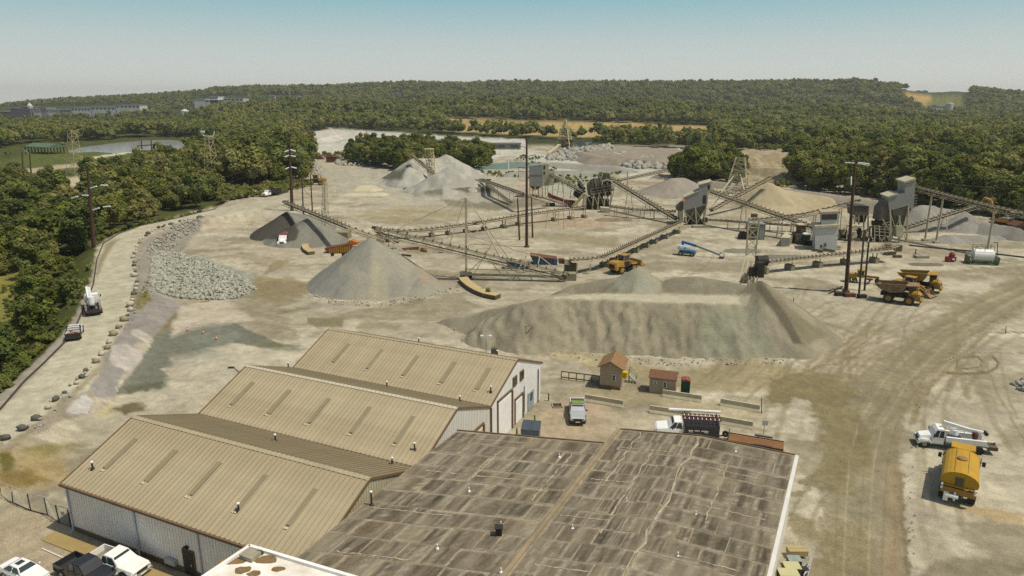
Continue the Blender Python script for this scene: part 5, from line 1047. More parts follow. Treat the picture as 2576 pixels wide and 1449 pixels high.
# ---------------------------------------------------------------- screen houses
def extr(mb, px, Yw, dep, dx=0.0):
    f = [V(*p, Yw) for p in px]; return mb.hexa(f, [p + Vector((dx, dep, 0)) for p in f])
def screen_house(label, k, face, foot, dep, dx, hop, legs, mats=(None, None), group='clad screen houses'):
    fy = G(*q(k, *foot)).y; t = thing('screen_house', label, 'screen house', G(*q(k, *foot)), 0, group)
    g = MB(); extr(g, qs(k, face), fy, dep, dx); pw('cladding', g, mats[0] or M_GREYCLAD, t)
    n = len(face)
    g = MB(); f = [V(*p, fy) for p in qs(k, hop[0])]; bk = [p + Vector((dx, dep, 0)) for p in f]; nk = [V(*p, fy + dep * .3) for p in qs(k, hop[1])]; nb = [p + Vector((dx * .4, dep * .4, 0)) for p in nk]
    g.hexa([nk[0], nk[1], nb[1], nb[0]], [f[0], f[1], bk[1], bk[0]]); pw('hopper', g, M_HOPPER, t)
    for (a, b) in legs:
        g = MB(); p0, p1 = V(*q(k, *a), fy), V(*q(k, *b), fy); p1.z = 0
        g.beam(p0, p1, .34); pw('leg', g, M_STEEL, t); g = MB(); p0, p1 = p0 + Vector((dx, dep, 0)), p1 + Vector((dx, dep, 0)); g.beam(p0, p1, .34); pw('leg', g, M_STEEL, t)
    ls = [V(*q(k, *b), fy) for a, b in legs]; tops = [V(*q(k, *a), fy) for a, b in legs]
    for i in range(len(ls) - 1):
        g = MB(); g.beam(ls[i] + Vector((0, 0, .4)), tops[i + 1] + Vector((0, 0, -.5)), .15); g.beam(ls[i + 1] + Vector((0, 0, .4)), tops[i] + Vector((0, 0, -.5)), .15); pw('brace', g, M_STEEL, t)
    return t, fy
t, fy = screen_house('middle grey stepped screen house with cream right edge and hopper', 'F1', [(430, 488), (640, 400), (632, 322), (742, 290), (735, 575), (600, 612), (430, 652)], (475, 838), 5.5, 1.2, ([(430, 652), (735, 578)], [(500, 770), (640, 760)]), [((445, 645), (472, 838)), ((585, 610), (600, 838)), ((725, 580), (690, 838))])
g = MB(); extr(g, qs('F1', [(742, 282), (800, 276), (795, 385), (760, 390), (738, 575), (730, 575)]), fy + 1.0, .4); pw('side_wall', g, M_CREAM, t)
for nm, a, m_ in (('side_opening', [(748, 325), (775, 320), (770, 378), (750, 380)], M_BLACKG), ('doorway', [(682, 458), (725, 455), (722, 560), (680, 562)], M_DARK)):
    g = MB(); extr(g, qs('F1', a), fy - .06 if nm == 'doorway' else fy + .9, .1); pw(nm, g, m_, t)
for a in ([(428, 480), (640, 392), (640, 402), (428, 492)], [(630, 315), (795, 272), (795, 284), (632, 326)]):
    g = MB(); extr(g, qs('F1', a), fy - .2, 6.2, 1.2); pw('roof_edge', g, M_CREAM, t)
g = MB(); extr(g, qs('F1', [(355, 600), (430, 545), (430, 640), (360, 655)]), fy + 1, 3); pw('feed_box', g, M_HOPPER, t)
g = MB(); extr(g, qs('F1', [(375, 660), (425, 650), (430, 830), (380, 790)]), fy + 1, 2); pw('discharge_chute', g, M_STEEL, t)
g = MB(); c_ = QV('F1', 430, 520, fy - .3); g.lathe(tuple(c_ + Vector((0, 0, -.5))), [(.35, 0), (.5, .3), (.3, .9)], 10); pw('lamp_hood', g, mat('orange_lamp', A(226, 140, 70), .5), t)
for i in range(7):
    g = MB(); c_ = QV('F1', 470 + i * 40, 770 + (i % 3) * 14, fy + 2 + (i % 2)); g.box(tuple(c_), (1.3, 1.3, 1.5)); pw('machinery', g, M_BLACKG if i % 2 else M_STEELD, t)
g = MB(); p = Q('F1', 660, 855, .25); g.box((p.x, p.y, .3), (5.5, 2.0, .6)); pw('plinth', g, M_CONC, t)
t, fy = screen_house('tallest grey stepped screen house with cream roof caps at the right', 'F2', [(815, 482), (1030, 425), (1025, 290), (1172, 240), (1138, 630), (1068, 590), (880, 640), (825, 640)], (855, 1065), 5.5, 1.0, ([(870, 645), (1075, 600)], [(900, 860), (1010, 850)]), [((840, 640), (850, 1062)), ((960, 720), (955, 1062)), ((1075, 600), (1045, 1085))])
for a in ([(810, 470), (942, 428), (945, 448), (815, 488)], [(1020, 275), (1172, 232), (1172, 256), (1025, 298)]):
    g = MB(); extr(g, qs('F2', a), fy - .25, 6.2, 1.0); pw('roof_cap', g, M_CREAM, t)
g = MB(); extr(g, qs('F2', [(760, 590), (820, 510), (830, 640), (850, 650), (850, 760), (705, 785), (730, 620)]), fy + .8, 4); pw('lower_cladding', g, M_HOPPER, t)
g = MB(); extr(g, qs('F2', [(870, 640), (1070, 600), (1120, 630), (1060, 720), (880, 710)]), fy + .3, 4.5); pw('screen_deck', g, M_HOPPER, t)
g = MB(); extr(g, qs('F2', [(920, 850), (1005, 850), (1005, 1010), (920, 990)]), fy - .6, 2); pw('control_cabinet', g, M_CREAM, t)
for i in range(5):
    g = MB(); extr(g, qs('F2', [(1150 - i * 2, 460 + i * 34), (1195 - i * 2, 452 + i * 34), (1195, 462 + i * 34), (1150, 470 + i * 34)]), fy + 2, 1.2); pw('ladder_landing', g, M_STEELD, t)
t, fy = screen_house('left grey screen house with open cream side on stilts', 'F3', [(695, 335), (872, 312), (870, 590), (845, 600), (700, 590)], (870, 745), 7, 1.5, ([(700, 592), (868, 592)], [(745, 640), (800, 640)]), [((705, 590), (702, 735)), ((775, 600), (775, 738)), ((868, 590), (868, 745))])
g = MB(); extr(g, qs('F3', [(874, 312), (950, 306), (950, 402), (1026, 405), (1020, 580), (874, 592)]), fy + 1.5, .5); pw('side_wall', g, M_CREAM, t)
for a in ([(880, 330), (905, 328), (905, 375), (880, 378)], [(880, 412), (905, 410), (905, 440), (880, 442)], [(1024, 490), (1048, 485), (1045, 550), (1022, 555)]):
    g = MB(); extr(g, qs('F3', a), fy + 1.38, .1); pw('opening', g, M_DARK, t)
for a in ((940, 480), (1000, 585)):
    g = MB(); p0 = QV('F3', a[0], a[1], fy + 1.2); g.beam(p0, Vector((p0.x, p0.y, 0)), .3); pw('leg', g, M_CREAM, t)
for a, b in (((760, 465), (700, 475)),):
    g = MB(); extr(g, qs('F3', [(697, 452), (870, 450), (870, 456), (697, 458)]), fy - .1, .1); pw('seam_trim', g, M_HOPPER, t)
# ---------------------------------------------------------------- drum mill
t = thing('drum_mill', 'crushing plant with big black drum on a steel platform, centre of the pit', 'crushing plant', Q('F3', 1560, 905, 0)); fy = G(*q('F3', 1560, 900)).y
g = MB(); a_, b_ = QV('F3', 1500, 625, fy + 3), QV('F3', 1745, 590, fy + 3); d_ = (b_ - a_)
g.tube(a_, b_, 3.3, 3.3, 20); dr_ = pw('drum', g, M_BLACKG, t)
for f_ in (.2, .5, .8):
    g = MB(); c_ = a_.lerp(b_, f_); e_ = d_.normalized() * .3; g.tube(c_ - e_, c_ + e_, 3.6, 3.6, 20); pw('drum_ring', g, M_IDLER, dr_)
g = MB(); g.tube(a_ + d_.normalized() * -1.4, a_, 2.0, 3.1, 16); pw('drum_cone', g, M_STEELD, dr_)
g = MB(); extr(g, qs('F3', [(1490, 690), (1790, 640), (1790, 655), (1490, 708)]), fy, 8, 1); pw('platform', g, M_STEEL, t)
for dxy in (0, 7.5):
    for x_, y0_ in ((1435, 700), (1530, 695), (1600, 680), (1680, 665), (1760, 650)):
        g = MB(); p0 = QV('F3', x_, y0_, fy) + Vector((0, dxy, 0)); g.beam(p0, Vector((p0.x - .4, p0.y, 0)), .38); pw('leg', g, M_STEEL, t)
for (a, b) in (((1435, 710), (1530, 890)), ((1530, 700), (1600, 890)), ((1600, 690), (1680, 890)), ((1680, 680), (1740, 880)), ((1790, 650), (1740, 850)), ((1530, 890), (1435, 720))):
    g = MB(); g.beam(QV('F3', *a, fy - .1), QV('F3', *b, fy - .1), .2); pw('brace', g, M_STEEL, t)
for i, (x0, y0, x1, y1) in enumerate(((1440, 740, 1500, 890), (1510, 760, 1580, 880), (1590, 720, 1650, 860), (1430, 840, 1640, 900), (1660, 770, 1730, 870))):
    g = MB(); extr(g, qs('F3', [(x0, y0), (x1, y0), (x1, y1), (x0, y1)]), fy + 1.5 + i * .7, 3); pw('machinery', g, M_BLACKG if i % 2 == 0 else M_STEELD, t)
g = MB(); extr(g, qs('F3', [(1400, 690), (1440, 690), (1300, 850), (1250, 860)]), fy - 1, 2); pw('discharge_chute', g, mat('chute_yellow', A(196, 174, 120), .8, .2, 1.0), t)
for zz in (0, 1.1):
    g = MB(); g.beam(QV('F3', 1490, 690, fy - .2) + Vector((0, 0, .5 + zz)), QV('F3', 1790, 640, fy - .2) + Vector((0, 0, .5 + zz)), .12); pw('handrail', g, M_STEEL, t)
for i in range(8):
    g = MB(); p = QV('F3', 1490 + i * 43, 690 - i * 7.1, fy - .2); g.beam(p, p + Vector((0, 0, 1.6)), .12); pw('handrail_post', g, M_STEEL, t)
g = MB(); g.path([QV('F3', 1635, 640, fy - .3), QV('F3', 1640, 530, fy), QV('F3', 1700, 512, fy), QV('F3', 1770, 530, fy), QV('F3', 1780, 640, fy)], .2, 6); pw('gantry', g, M_STEEL, t)
g = MB(); p = QV('F3', 1690, 470, fy + 3); g.box(tuple(p), (2.2, 2.2, 2.4)); pw('head_box', g, M_STEELD, t)
g = MB(); extr(g, qs('F3', [(1290, 660), (1380, 640), (1390, 720), (1330, 760), (1270, 715)]), fy + 10, 3); pw('feed_hopper', g, M_BLACKG, t)
g = MB(); g.beam(QV('F3', 1340, 560, fy + 10), QV('F3', 1400, 640, fy + 8), 1.3); pw('feed_arm', g, M_BLACKG, t)
g = MB(); extr(g, qs('F3', [(1415, 690), (1440, 690), (1430, 905), (1405, 905)]), fy - 1.5, .8); pw('white_post', g, M_CREAM, t)
g = MB(); extr(g, qs('F3', [(1620, 870), (1740, 880), (1740, 935), (1620, 920)]), fy - 6, 3); pw('pump_skid', g, M_STEEL, t)
t = thing('screen_trailer', 'dark red wheeled screen with rusty end left of the drum mill', 'screening machine', Q('F3', 1150, 830, 0)); fy = G(*q('F3', 1180, 860)).y
for nm, pl, m_, y_ in (('screen_box', [(1130, 770), (1290, 790), (1280, 850), (1150, 830)], M_REDD, 0), ('boom', [(960, 700), (1140, 765), (1140, 800), (950, 735)], M_REDD, .3), ('rusty_end', [(945, 685), (985, 700), (980, 745), (945, 735)], M_RUST, .2), ('chassis', [(960, 745), (1200, 840), (1190, 852), (955, 760)], M_STEEL, -.4)):
    g = MB(); extr(g, qs('F3', pl), fy + y_, 2.4); pw(nm, g, m_, t)
for i in range(6):
    g = MB(); g.beam(QV('F3', 1140 + i * 26, 800, fy - .4), QV('F3', 1150 + i * 26, 890, fy - .4), .14); pw('frame_bar', g, M_STEEL, t)
for i in range(3):
    g = MB(); p = Q('F3', 930 + i * 40, 830, .7); g.wheel((p.x, p.y, .7), .7, .6, 12); pw('wheel', g, M_DARK, t)
# ---------------------------------------------------------------- right-hand plant between control tower and tall screen house
t = thing('crusher_line', 'dark jumble of crushers, decks and railings beside the tallest screen house', 'crushing plant', Q('F2', 520, 1050, 0)); fy = G(*q('F2', 520, 1060)).y
rj = random.Random(3)
for i, (x0, y0, x1, y1, m_) in enumerate(((650, 795, 740, 850, M_BLACKG), (700, 760, 850, 830, M_STEELD), (640, 840, 830, 985, M_STEELD), (610, 1000, 820, 1050, M_BLACKG), (340, 920, 410, 1000, M_STEEL), (420, 880, 470, 980, M_BLACKG), (230, 970, 330, 1010, M_BLACKG), (210, 900, 290, 960, M_STEELD), (470, 930, 560, 1040, M_STEELD), (330, 850, 480, 870, M_STEEL), (640, 955, 830, 975, M_STEEL), (220, 1010, 480, 1030, M_STEEL), (640, 1010, 700, 1040, M_GREYCLAD))):
    g = MB(); extr(g, qs('F2', [(x0, y0), (x1, y0), (x1, y1), (x0, y1)]), fy + rj.uniform(0, 4), rj.uniform(1.5, 3)); pw('machinery', g, m_, t)
for x_ in (640, 700, 770, 825):
    g = MB(); g.beam(QV('F2', x_, 845, fy - .3), QV('F2', x_, 1050, fy - .3), .18); pw('post', g, M_STEEL, t)
for y_ in (850, 885, 920, 965):
    g = MB(); g.beam(QV('F2', 640, y_, fy - .3), QV('F2', 825, y_ + 14, fy - .3), .14); pw('rail', g, M_STEEL, t)
for (a, b) in (((600, 990), (640, 1060)), ((650, 985), (600, 1060)), ((700, 990), (740, 1060)), ((760, 990), (720, 1060)), ((800, 990), (830, 1060)), ((210, 900), (290, 850)), ((230, 960), (290, 860)), ((740, 760), (840, 930)), ((840, 790), (740, 830)), ((280, 950), (280, 1020)), ((330, 870), (330, 1010)), ((500, 870), (470, 1000))):
    g = MB(); g.beam(QV('F2', *a, fy - .4), QV('F2', *b, fy - .4), .22); pw('brace', g, M_STEEL, t)
for x_, y_ in ((390, 870), (380, 970), (560, 960)):
    g = MB(); p = QV('F2', x_, y_, fy - .5); g.wheel((p.x, p.y, p.z), .7, .4, 14); pw('flywheel', g, M_STEEL, t)
t = thing('surge_hopper', 'grey box hopper on legs behind the tall rusty pole', 'hopper', Q('F2', 470, 1000, 0)); fy = G(*q('F2', 470, 1000)).y
g = MB(); extr(g, qs('F2', [(368, 598), (568, 605), (562, 720), (375, 712)]), fy, 4); pw('bin', g, M_HOPPER, t)
g = MB(); extr(g, qs('F2', [(365, 590), (572, 597), (572, 606), (365, 600)]), fy - .2, 4.4); pw('rim', g, M_DARK, t)
for x_ in (380, 435, 500, 555):
    g = MB(); g.beam(QV('F2', x_, 715, fy), Vector((QV('F2', x_, 980, fy).x, fy, 0)), .28); pw('leg', g, M_STEEL, t)
g = MB(); extr(g, qs('F2', [(430, 720), (540, 720), (520, 800), (440, 810)]), fy + .5, 2.5); pw('feeder', g, M_BLACKG, t)
g = MB(); extr(g, qs('F2', [(380, 730), (420, 725), (420, 775), (385, 780)]), fy + .3, 1); pw('motor', g, M_STEEL, t)
t = thing('stair_ramp', 'pale stair and railings down from the crushers to the ground conveyor', 'stairs', Q('F2', 860, 1130, 0))
for i in range(4):
    g = MB(); g.beam(Q('F2', 690 + i * 16, 1140 + i * 2, .5), Q('F2', 800 + i * 20, 1050 + i * 8, 3.0), .12); pw('railing', g, M_STEEL, t)
for i in range(3):
    g = MB(); g.beam(Q('F2', 850, 1100 + i * 20, 2), Q('F2', 960, 1070 + i * 20, 2), .12); pw('railing', g, M_STEEL, t)
g = MB(); p = Q('F2', 880, 1130, .8); g.box(tuple(p), (3.5, 2, 1.6)); pw('landing', g, M_STEELD, t)
# ---------------------------------------------------------------- control tower and yard boxes
t = thing('control_tower', 'white two-storey control tower with wide dark windows and overhanging roof', 'control tower', Q('F1', 2280, 1170, 0)); fy = G(*q('F1', 2265, 1165)).y
M_TW = mat('tower_white', A(206, 204, 196), .6, .05, .5, dirt=A(176, 166, 140), dirt_amt=.4, dirt_scale=.5)
def blk(pl, m_, nm, y0=0, dep=4.5, dx=1.1, par=t): g = MB(); extr(g, qs('F1', pl), fy + y0, dep, dx); return pw(nm, g, m_, par)
blk([(2130, 880), (2420, 870), (2405, 1172), (2128, 1150)], M_TW, 'lower_storey')
blk([(2125, 848), (2432, 832), (2432, 866), (2125, 880)], M_CREAM, 'cornice', -.3, 5.2)
blk([(2205, 700), (2420, 690), (2415, 830), (2210, 838)], M_TW, 'upper_cabin', .8, 3.4)
wf_ = blk([(2210, 706), (2412, 698), (2410, 768), (2212, 772)], M_TRIM, 'window_frame', .68, .14, 0)
blk([(2218, 711), (2302, 708), (2302, 764), (2219, 767)], M_GLASS, 'pane', .6, .1, 0, wf_); blk([(2312, 707), (2406, 703), (2404, 762), (2312, 764)], M_GLASS, 'pane', .6, .1, 0, wf_)
blk([(2200, 672), (2440, 660), (2462, 690), (2196, 700)], mat('tan_roofing', A(178, 160, 130), .8, .15, 1.0), 'roof', .3, 4.6, 1.4)
blk([(2195, 1095), (2215, 1092), (2215, 1125), (2195, 1128)], M_DARK, 'door_vent', -.06, .1, 0); blk([(2252, 1072), (2270, 1070), (2270, 1112), (2252, 1114)], M_STEELD, 'meter_box', -.2, .2, 0)
for i in range(3): blk([(2430, 1100 + i * 28), (2480, 1098 + i * 28), (2480, 1110 + i * 28), (2430, 1112 + i * 28)], M_STEEL, 'step', .8, 1.2, 0)
for i in range(4):
    g = MB(); p = Q('F1', 2090 + i * 75, 1158 + (i % 2) * 14, .3); g.wheel((p.x, p.y - .6, .45), .45, .4, 10); solo('pump', MB().add(*(lambda m: (m.v, m.f))(g.box((p.x + .6, p.y - .6, .35), (.7, .5, .7)))), M_STEELD, 'small dusty pump on the ground in front of the control tower', 'pump', 'pumps at the control tower')
t = thing('storage_container', 'cream shipping container left of the control tower', 'container', Q('F1', 1735, 1110, 0)); fy = G(*q('F1', 1735, 1110)).y
f_ = [V(*p, fy) for p in qs('F1', [(1685, 1108), (1795, 1112), (1798, 1008), (1690, 1000)])]; bk = [G(*q('F1', 1845, 1030)), None]; dv = Vector((1.9, 9.5, 0)); dv = (V(*q('F1', 1873, 912), fy + 12) - f_[2]); dv = Vector((dv.x, 12, 0)) * .8
g = MB(); g.hexa([f_[0], f_[1], f_[1] + dv, f_[0] + dv], [f_[3], f_[2], f_[2] + dv, f_[3] + dv]); pw('body', g, M_CREAM, t)
for i in range(12):
    g = MB(); o = f_[1] + dv * ((i + .5) / 12) + Vector((.04, 0, .15)); g.beam(o, o + Vector((0, 0, 2.2)), .12); pw('rib', g, M_CREAM, t)
for i in (0, 1):
    g = MB(); a = f_[0].lerp(f_[1], .04 + .48 * i) + Vector((0, -.05, .1)); b = f_[0].lerp(f_[1], .48 + .48 * i) + Vector((0, -.05, .1)); g.hexa([a, b, b + Vector((0, .06, 0)), a + Vector((0, .06, 0))], [p + Vector((0, 0, 2.2)) for p in (a, b, b + Vector((0, .06, 0)), a + Vector((0, .06, 0)))]); pw('door', g, M_GREYCLAD, t)
def boxthing(name, label, cat, k, pl, dep, m_, extra=(), grp=None):
    fy = G(*q(k, *pl[0])).y; t = thing(name, label, cat, G(*q(k, *pl[0])), 0, grp); g = MB(); extr(g, qs(k, pl), fy, dep); pw('body', g, m_, t)
    for nm, p2, m2, y0, d2 in extra: g = MB(); extr(g, qs(k, p2), fy + y0, d2); pw(nm, g, m2, t)
    return t
boxthing('generator', 'rust brown generator box on a grey plinth beside the cream container', 'generator', 'F1', [(1880, 1080), (2035, 1085), (2040, 955), (1885, 950)], 3, M_HOPPER, [('engine_box', [(1922, 948), (2008, 950), (2010, 845), (1922, 845)], M_RUST, .3, 2.2), ('louvre', [(1935, 935), (1995, 937), (1995, 870), (1935, 868)], M_STEELD, .22, .1), ('roof', [(1915, 845), (2015, 846), (2015, 836), (1915, 834)], M_STEEL, .1, 2.6)])
boxthing('switch_house', 'grey cabinet hut with a dark doorway behind the steel frame tower', 'cabinet', 'F1', [(1285, 1030), (1470, 1040), (1490, 838), (1290, 822)], 3, M_HOPPER, [('roof', [(1270, 830), (1500, 842), (1500, 825), (1275, 808)], M_GREYCLAD, -.3, 3.6), ('doorway', [(1320, 1030), (1375, 1032), (1380, 925), (1325, 920)], M_DARK, -.08, .1), ('side_panel', [(1405, 1036), (1465, 1040), (1475, 850), (1410, 846)], M_GREYCLAD, -.1, .12)])
boxthing('loader_bucket', 'dark spare loader bucket lying by the grey cabinet hut', 'bucket', 'F1', [(1150, 1015), (1245, 1035), (1240, 930), (1185, 935)], 2, M_BLACKG, [('lip', [(1145, 1018), (1250, 1040), (1250, 1030), (1145, 1006)], M_STEELD, -.4, .5), ('back_plate', [(1195, 1000), (1240, 1008), (1236, 945), (1198, 948)], M_RUST, -.1, .12)])
boxthing('green_bin', 'dark green skip beside the dark toilet at the control tower', 'skip', 'F1', [(2030, 1105), (2120, 1112), (2122, 1048), (2035, 1045)], 2, mat('skip_green', A(34, 56, 52), .6, .15), [('rim', [(2028, 1052), (2124, 1056), (2124, 1044), (2028, 1040)], M_DARK, -.1, 2.2)])
p = Q('F1', 1998, 1090, 0); tt = toilet('dark green portable toilet with white roof beside the control tower', p, mat('toilet_dark', A(30, 58, 54), .5, .1), M_WHITE, .1); tt.scale = (1.3, 1.3, 1.35)
# blue hoppers, rusty hopper trailer, bins, curved walls
M_BLUE = mat('blue_paint', A(54, 98, 132), .6, .15, 1.0, dirt=A(130, 120, 100), dirt_amt=.35, dirt_scale=.8)
boxthing('blue_hopper', 'right blue steel hopper with rusty rim beside the long stacker foot', 'hopper', 'B2', [(225, 652), (440, 672), (455, 605), (190, 570)], 3.2, M_BLUE, [('rim', [(185, 572), (458, 606), (456, 596), (190, 560)], M_RUST, -.1, 3.4), ('chute_end', [(415, 665), (455, 655), (460, 600), (420, 605)], M_BLUE, -.3, 2.6)] + [('rib', [(225 + i * 36, 650 + i * 3), (232 + i * 36, 651 + i * 3), (224 + i * 36, 580 + i * 4), (217 + i * 36, 579 + i * 4)], M_BLUE, -.12, .12) for i in range(6)], 'blue hoppers')
boxthing('blue_hopper', 'left blue steel hopper seen through the stacker truss', 'hopper', 'B2', [(-30, 700), (150, 718), (190, 660), (-60, 620)], 3.2, M_BLUE, [('rim', [(-62, 622), (192, 662), (190, 652), (-58, 610)], M_STEELD, -.1, 3.4)] + [('rib', [(-10 + i * 34, 700 + i * 3), (-3 + i * 34, 701 + i * 3), (-14 + i * 34, 632 + i * 6), (-21 + i * 34, 631 + i * 6)], M_BLUE, -.12, .12) for i in range(5)], 'blue hoppers')
M_ORNG = mat('orange_rust_paint', A(168, 112, 52), .8, .2, 1.0, dirt=A(110, 70, 40), dirt_amt=.5, dirt_scale=.8)
M_YEL = mat('machine_yellow', A(196, 150, 52), .55, .1, .8, dirt=A(150, 124, 80), dirt_amt=.45, dirt_scale=.6)
t = boxthing('hopper_trailer', 'long rusty orange hopper trailer with yellow ribs in the curved wall', 'hopper trailer', 'B1', [(740, 538), (935, 520), (960, 462), (690, 497)], 2.6, M_ORNG, [('bed', [(690, 500), (960, 462), (955, 445), (690, 488)], M_RUST, -.1, 2.9), ('hopper_box', [(915, 470), (1015, 450), (1020, 430), (960, 405), (910, 430)], mat('orange_paint', A(196, 116, 56), .7, .15), .3, 2.2)] + [('rib', [(735 + i * 22, 540 - i * 2), (745 + i * 22, 539 - i * 2), (745 + i * 22, 488 - i * 3.2), (735 + i * 22, 489 - i * 3.2)], M_YEL, -.16, .16) for i in range(10)])
for x_ in (770, 880):
    g = MB(); p = Q('B1', x_, 548, .4); g.wheel((p.x, p.y, .45), .45, .4, 10); pw('wheel', g, M_DARK, t)
M_SANDW = mat('sandy_concrete', A(196, 172, 122), .9, .14, .8)
def curved(label, k, pts, h, w):
    P_ = [G(*q(k, *p)) for p in pts]; t = thing('curved_wall', label, 'retaining wall', P_[len(P_) // 2], 0, 'curved stacker track walls'); g = MB(); cap = MB()
    for a, b in zip(P_[:-1], P_[1:]): g.beam(a + Vector((0, 0, h / 2 - .1)), b + Vector((0, 0, h / 2 - .1)), w, h)
    for a, b in zip(P_[:-1], P_[1:]): cap.beam(a + Vector((0, 0, h - .06)), b + Vector((0, 0, h - .06)), w + .12, .14)
    pw('wall', g, M_STEELD, t); pw('sand_cap', cap, M_SANDW, t)
curved('curved low wall with a sandy top under the guyed stacker mast', 'B1', [(2085, 815), (2110, 850), (2165, 895), (2240, 940), (2330, 975), (2435, 995)], .9, 1.9)
curved('curved sandy wall round the rusty hopper trailer', 'B1', [(560, 552), (510, 520), (495, 490), (530, 440), (600, 400), (720, 375)], .9, 1.6)
g = MB(); p = Q('B1', 2335, 915, 1.0); g.lathe((p.x, p.y, .85), [(.35, 0), (.5, .3), (.3, .7)], 10); solo('shrub_ball', g, mat('ball_green', A(96, 100, 30), .9), 'round green weed on the sandy curved wall', 'weed')
g = MB(); p = Q('B1', 830, 400, 0); g.box((p.x, p.y + 2, 1.0), (5.5, 3.4, 2.0), -.1); g.box((p.x - 3.6, p.y + 2, 1.0), (1.6, 2.6, 1.8), -.1); solo('concrete_footing', g, M_PIER, 'grey concrete footing block behind the rusty hopper trailer', 'concrete block')
t = boxthing('transfer_station', 'pale steel transfer station under the head of the long truss stacker', 'transfer station', 'B1', [(1215, 430), (1285, 445), (1285, 330), (1215, 320)], 2.2, M_STEEL, [('motor', [(1190, 310), (1270, 320), (1270, 300), (1190, 292)], M_CREAM, -.2, 1.4), ('dark_gap', [(1290, 440), (1330, 445), (1330, 360), (1290, 350)], M_STEELD, .4, 1.6), ('post', [(1335, 450), (1350, 452), (1350, 345), (1335, 345)], M_STEEL, 0, .3), ('pulley_guard', [(1160, 290), (1200, 292), (1200, 262), (1165, 258)], M_STEEL, -.3, 1.0)])
t = boxthing('drive_station', 'cream drive housing at the lower end of the curved conveyor, by the yellow loader', 'drive station', 'B2', [(530, 740), (650, 760), (650, 640), (530, 630)], 1.6, M_STEELD, [('housing', [(528, 650), (580, 655), (580, 598), (528, 595)], M_CREAM, -.7, 1.6), ('rusty_end', [(470, 640), (528, 645), (528, 600), (470, 595)], M_RUST, -.2, 1.4), ('post', [(645, 770), (660, 770), (660, 640), (645, 640)], M_STEEL, -.4, .3), ('post', [(785, 710), (795, 710), (795, 640), (785, 640)], M_STEEL, -.2, .3), ('brace', [(660, 765), (780, 705), (780, 715), (662, 775)], M_STEEL, -.4, .2)])
for k_, (pl, lb) in enumerate((([(1395, 880), (1395, 880)], ''),)): pass
t = boxthing('rusty_bin', 'tilted rusty skip with orange floor beside the wood at the back left', 'skip', 'A1', [(580, 850), (700, 885), (690, 860), (640, 808), (585, 830)], 4, M_RUST, [('floor', [(625, 850), (690, 880), (660, 882), (620, 865)], mat('orange_floor', A(176, 96, 56), .8, .2), -.3, .4)], 'rusty skips')
t = boxthing('rusty_bin', 'upright rusty skip standing right of the tilted one', 'skip', 'A1', [(705, 880), (795, 875), (793, 825), (706, 828)], 4, M_RUST, [('rim', [(702, 832), (798, 828), (798, 822), (702, 824)], M_REDD, -.2, 4.4)], 'rusty skips')
t = boxthing('trough', 'tan steel trough lying before the far twin stockpile', 'trough', 'A1', [(1480, 1165), (1540, 1168), (1680, 1110), (1480, 1135)], 1.6, mat('tan_trough', A(176, 140, 92), .8, .15), [('rim', [(1478, 1138), (1545, 1140), (1690, 1106), (1640, 1108)], M_STEEL, -.1, 1.8)])
# ================================================================== vehicles and machines  (local: x forward, y left, z up)
M_TYRE = mat('tyre', A(52, 48, 44), .9, .2, 2.0, dirt=A(130, 118, 94), dirt_amt=.3, dirt_scale=1.5); M_RIM = mat('wheel_rim', (0.30, 0.28, 0.24), .5, .15, metal=.3)
M_CARW = mat('car_white', (0.80, 0.80, 0.78), .25, .03, .8, dirt=A(190, 176, 146), dirt_amt=.25, dirt_scale=.7, spec=.5); M_CARS = mat('car_silver', (0.50, 0.52, 0.53), .28, .04, .8, metal=.35, dirt=A(170, 158, 130), dirt_amt=.25, dirt_scale=.8, spec=.5); M_CARB = mat('car_black', (0.025, 0.027, 0.03), .18, .1, .8, spec=.6)
M_LAMP = mat('lamp_glass', (0.75, 0.75, 0.7), .15, .05); M_TAIL = mat('tail_lamp', (0.32, 0.03, 0.02), .3, .1); M_CHROME = mat('chrome', (0.6, 0.6, 0.6), .2, .05, metal=.7)
M_PLATEW = mat('number_plate', (0.75, 0.75, 0.75), .5, .05); M_BLK = mat('black_plastic', (0.035, 0.034, 0.032), .6, .2)
M_OLIVE = mat('hi_vis_green', A(128, 150, 66), .6, .2); M_CATY = mat('worn_yellow', A(186, 142, 54), .65, .15, .9, dirt=A(132, 106, 70), dirt_amt=.7, dirt_scale=.9); M_RUSTY = mat('rusty_bed', A(160, 130, 94), .85, .2, .8, dirt=A(104, 74, 52), dirt_amt=.6, dirt_scale=.6)
M_BEDG = mat('worn_bed_steel', A(150, 136, 112), .7, .2, .9, dirt=A(110, 84, 58), dirt_amt=.5, dirt_scale=.6)
def loft(mb, secs):
    """rings (x, half width, bottom z, top z, top inset) strung along the length"""
    o = len(mb.v); k = 6
    for x, hw, zb, zt, ins in secs:
        zm = zb + (zt - zb) * .55
        for y, z in ((hw * .96, zb), (hw, zm), (hw - ins, zt), (-hw + ins, zt), (-hw, zm), (-hw * .96, zb)): mb.v.append((x, y, z))
    for i in range(len(secs) - 1):
        for j in range(k):
            a, b = o + i * k + j, o + i * k + (j + 1) % k; mb.f.append((a, a + k, b + k, b))
    mb.f.append(tuple(o + j for j in range(k))); e = o + (len(secs) - 1) * k; mb.f.append(tuple(e + j for j in range(k - 1, -1, -1))); return mb
def wheels(t, xs, hw, r, w=.28, rim=M_RIM, n=18, dual=False):
    for x in xs:
        for s in (-1, 1):
            g = MB(); g.wheel((x, s * (hw - w / 2), r), r, w * (2.0 if dual and x < 0 else 1), n); o = part('wheel', g, M_TYRE, t)
            g = MB(); g.wheel((x, s * (hw + .012), r), r * .58, .05, 12); g.wheel((x, s * (hw + .03), r), r * .2, .06, 8); part('rim', g, rim, o)
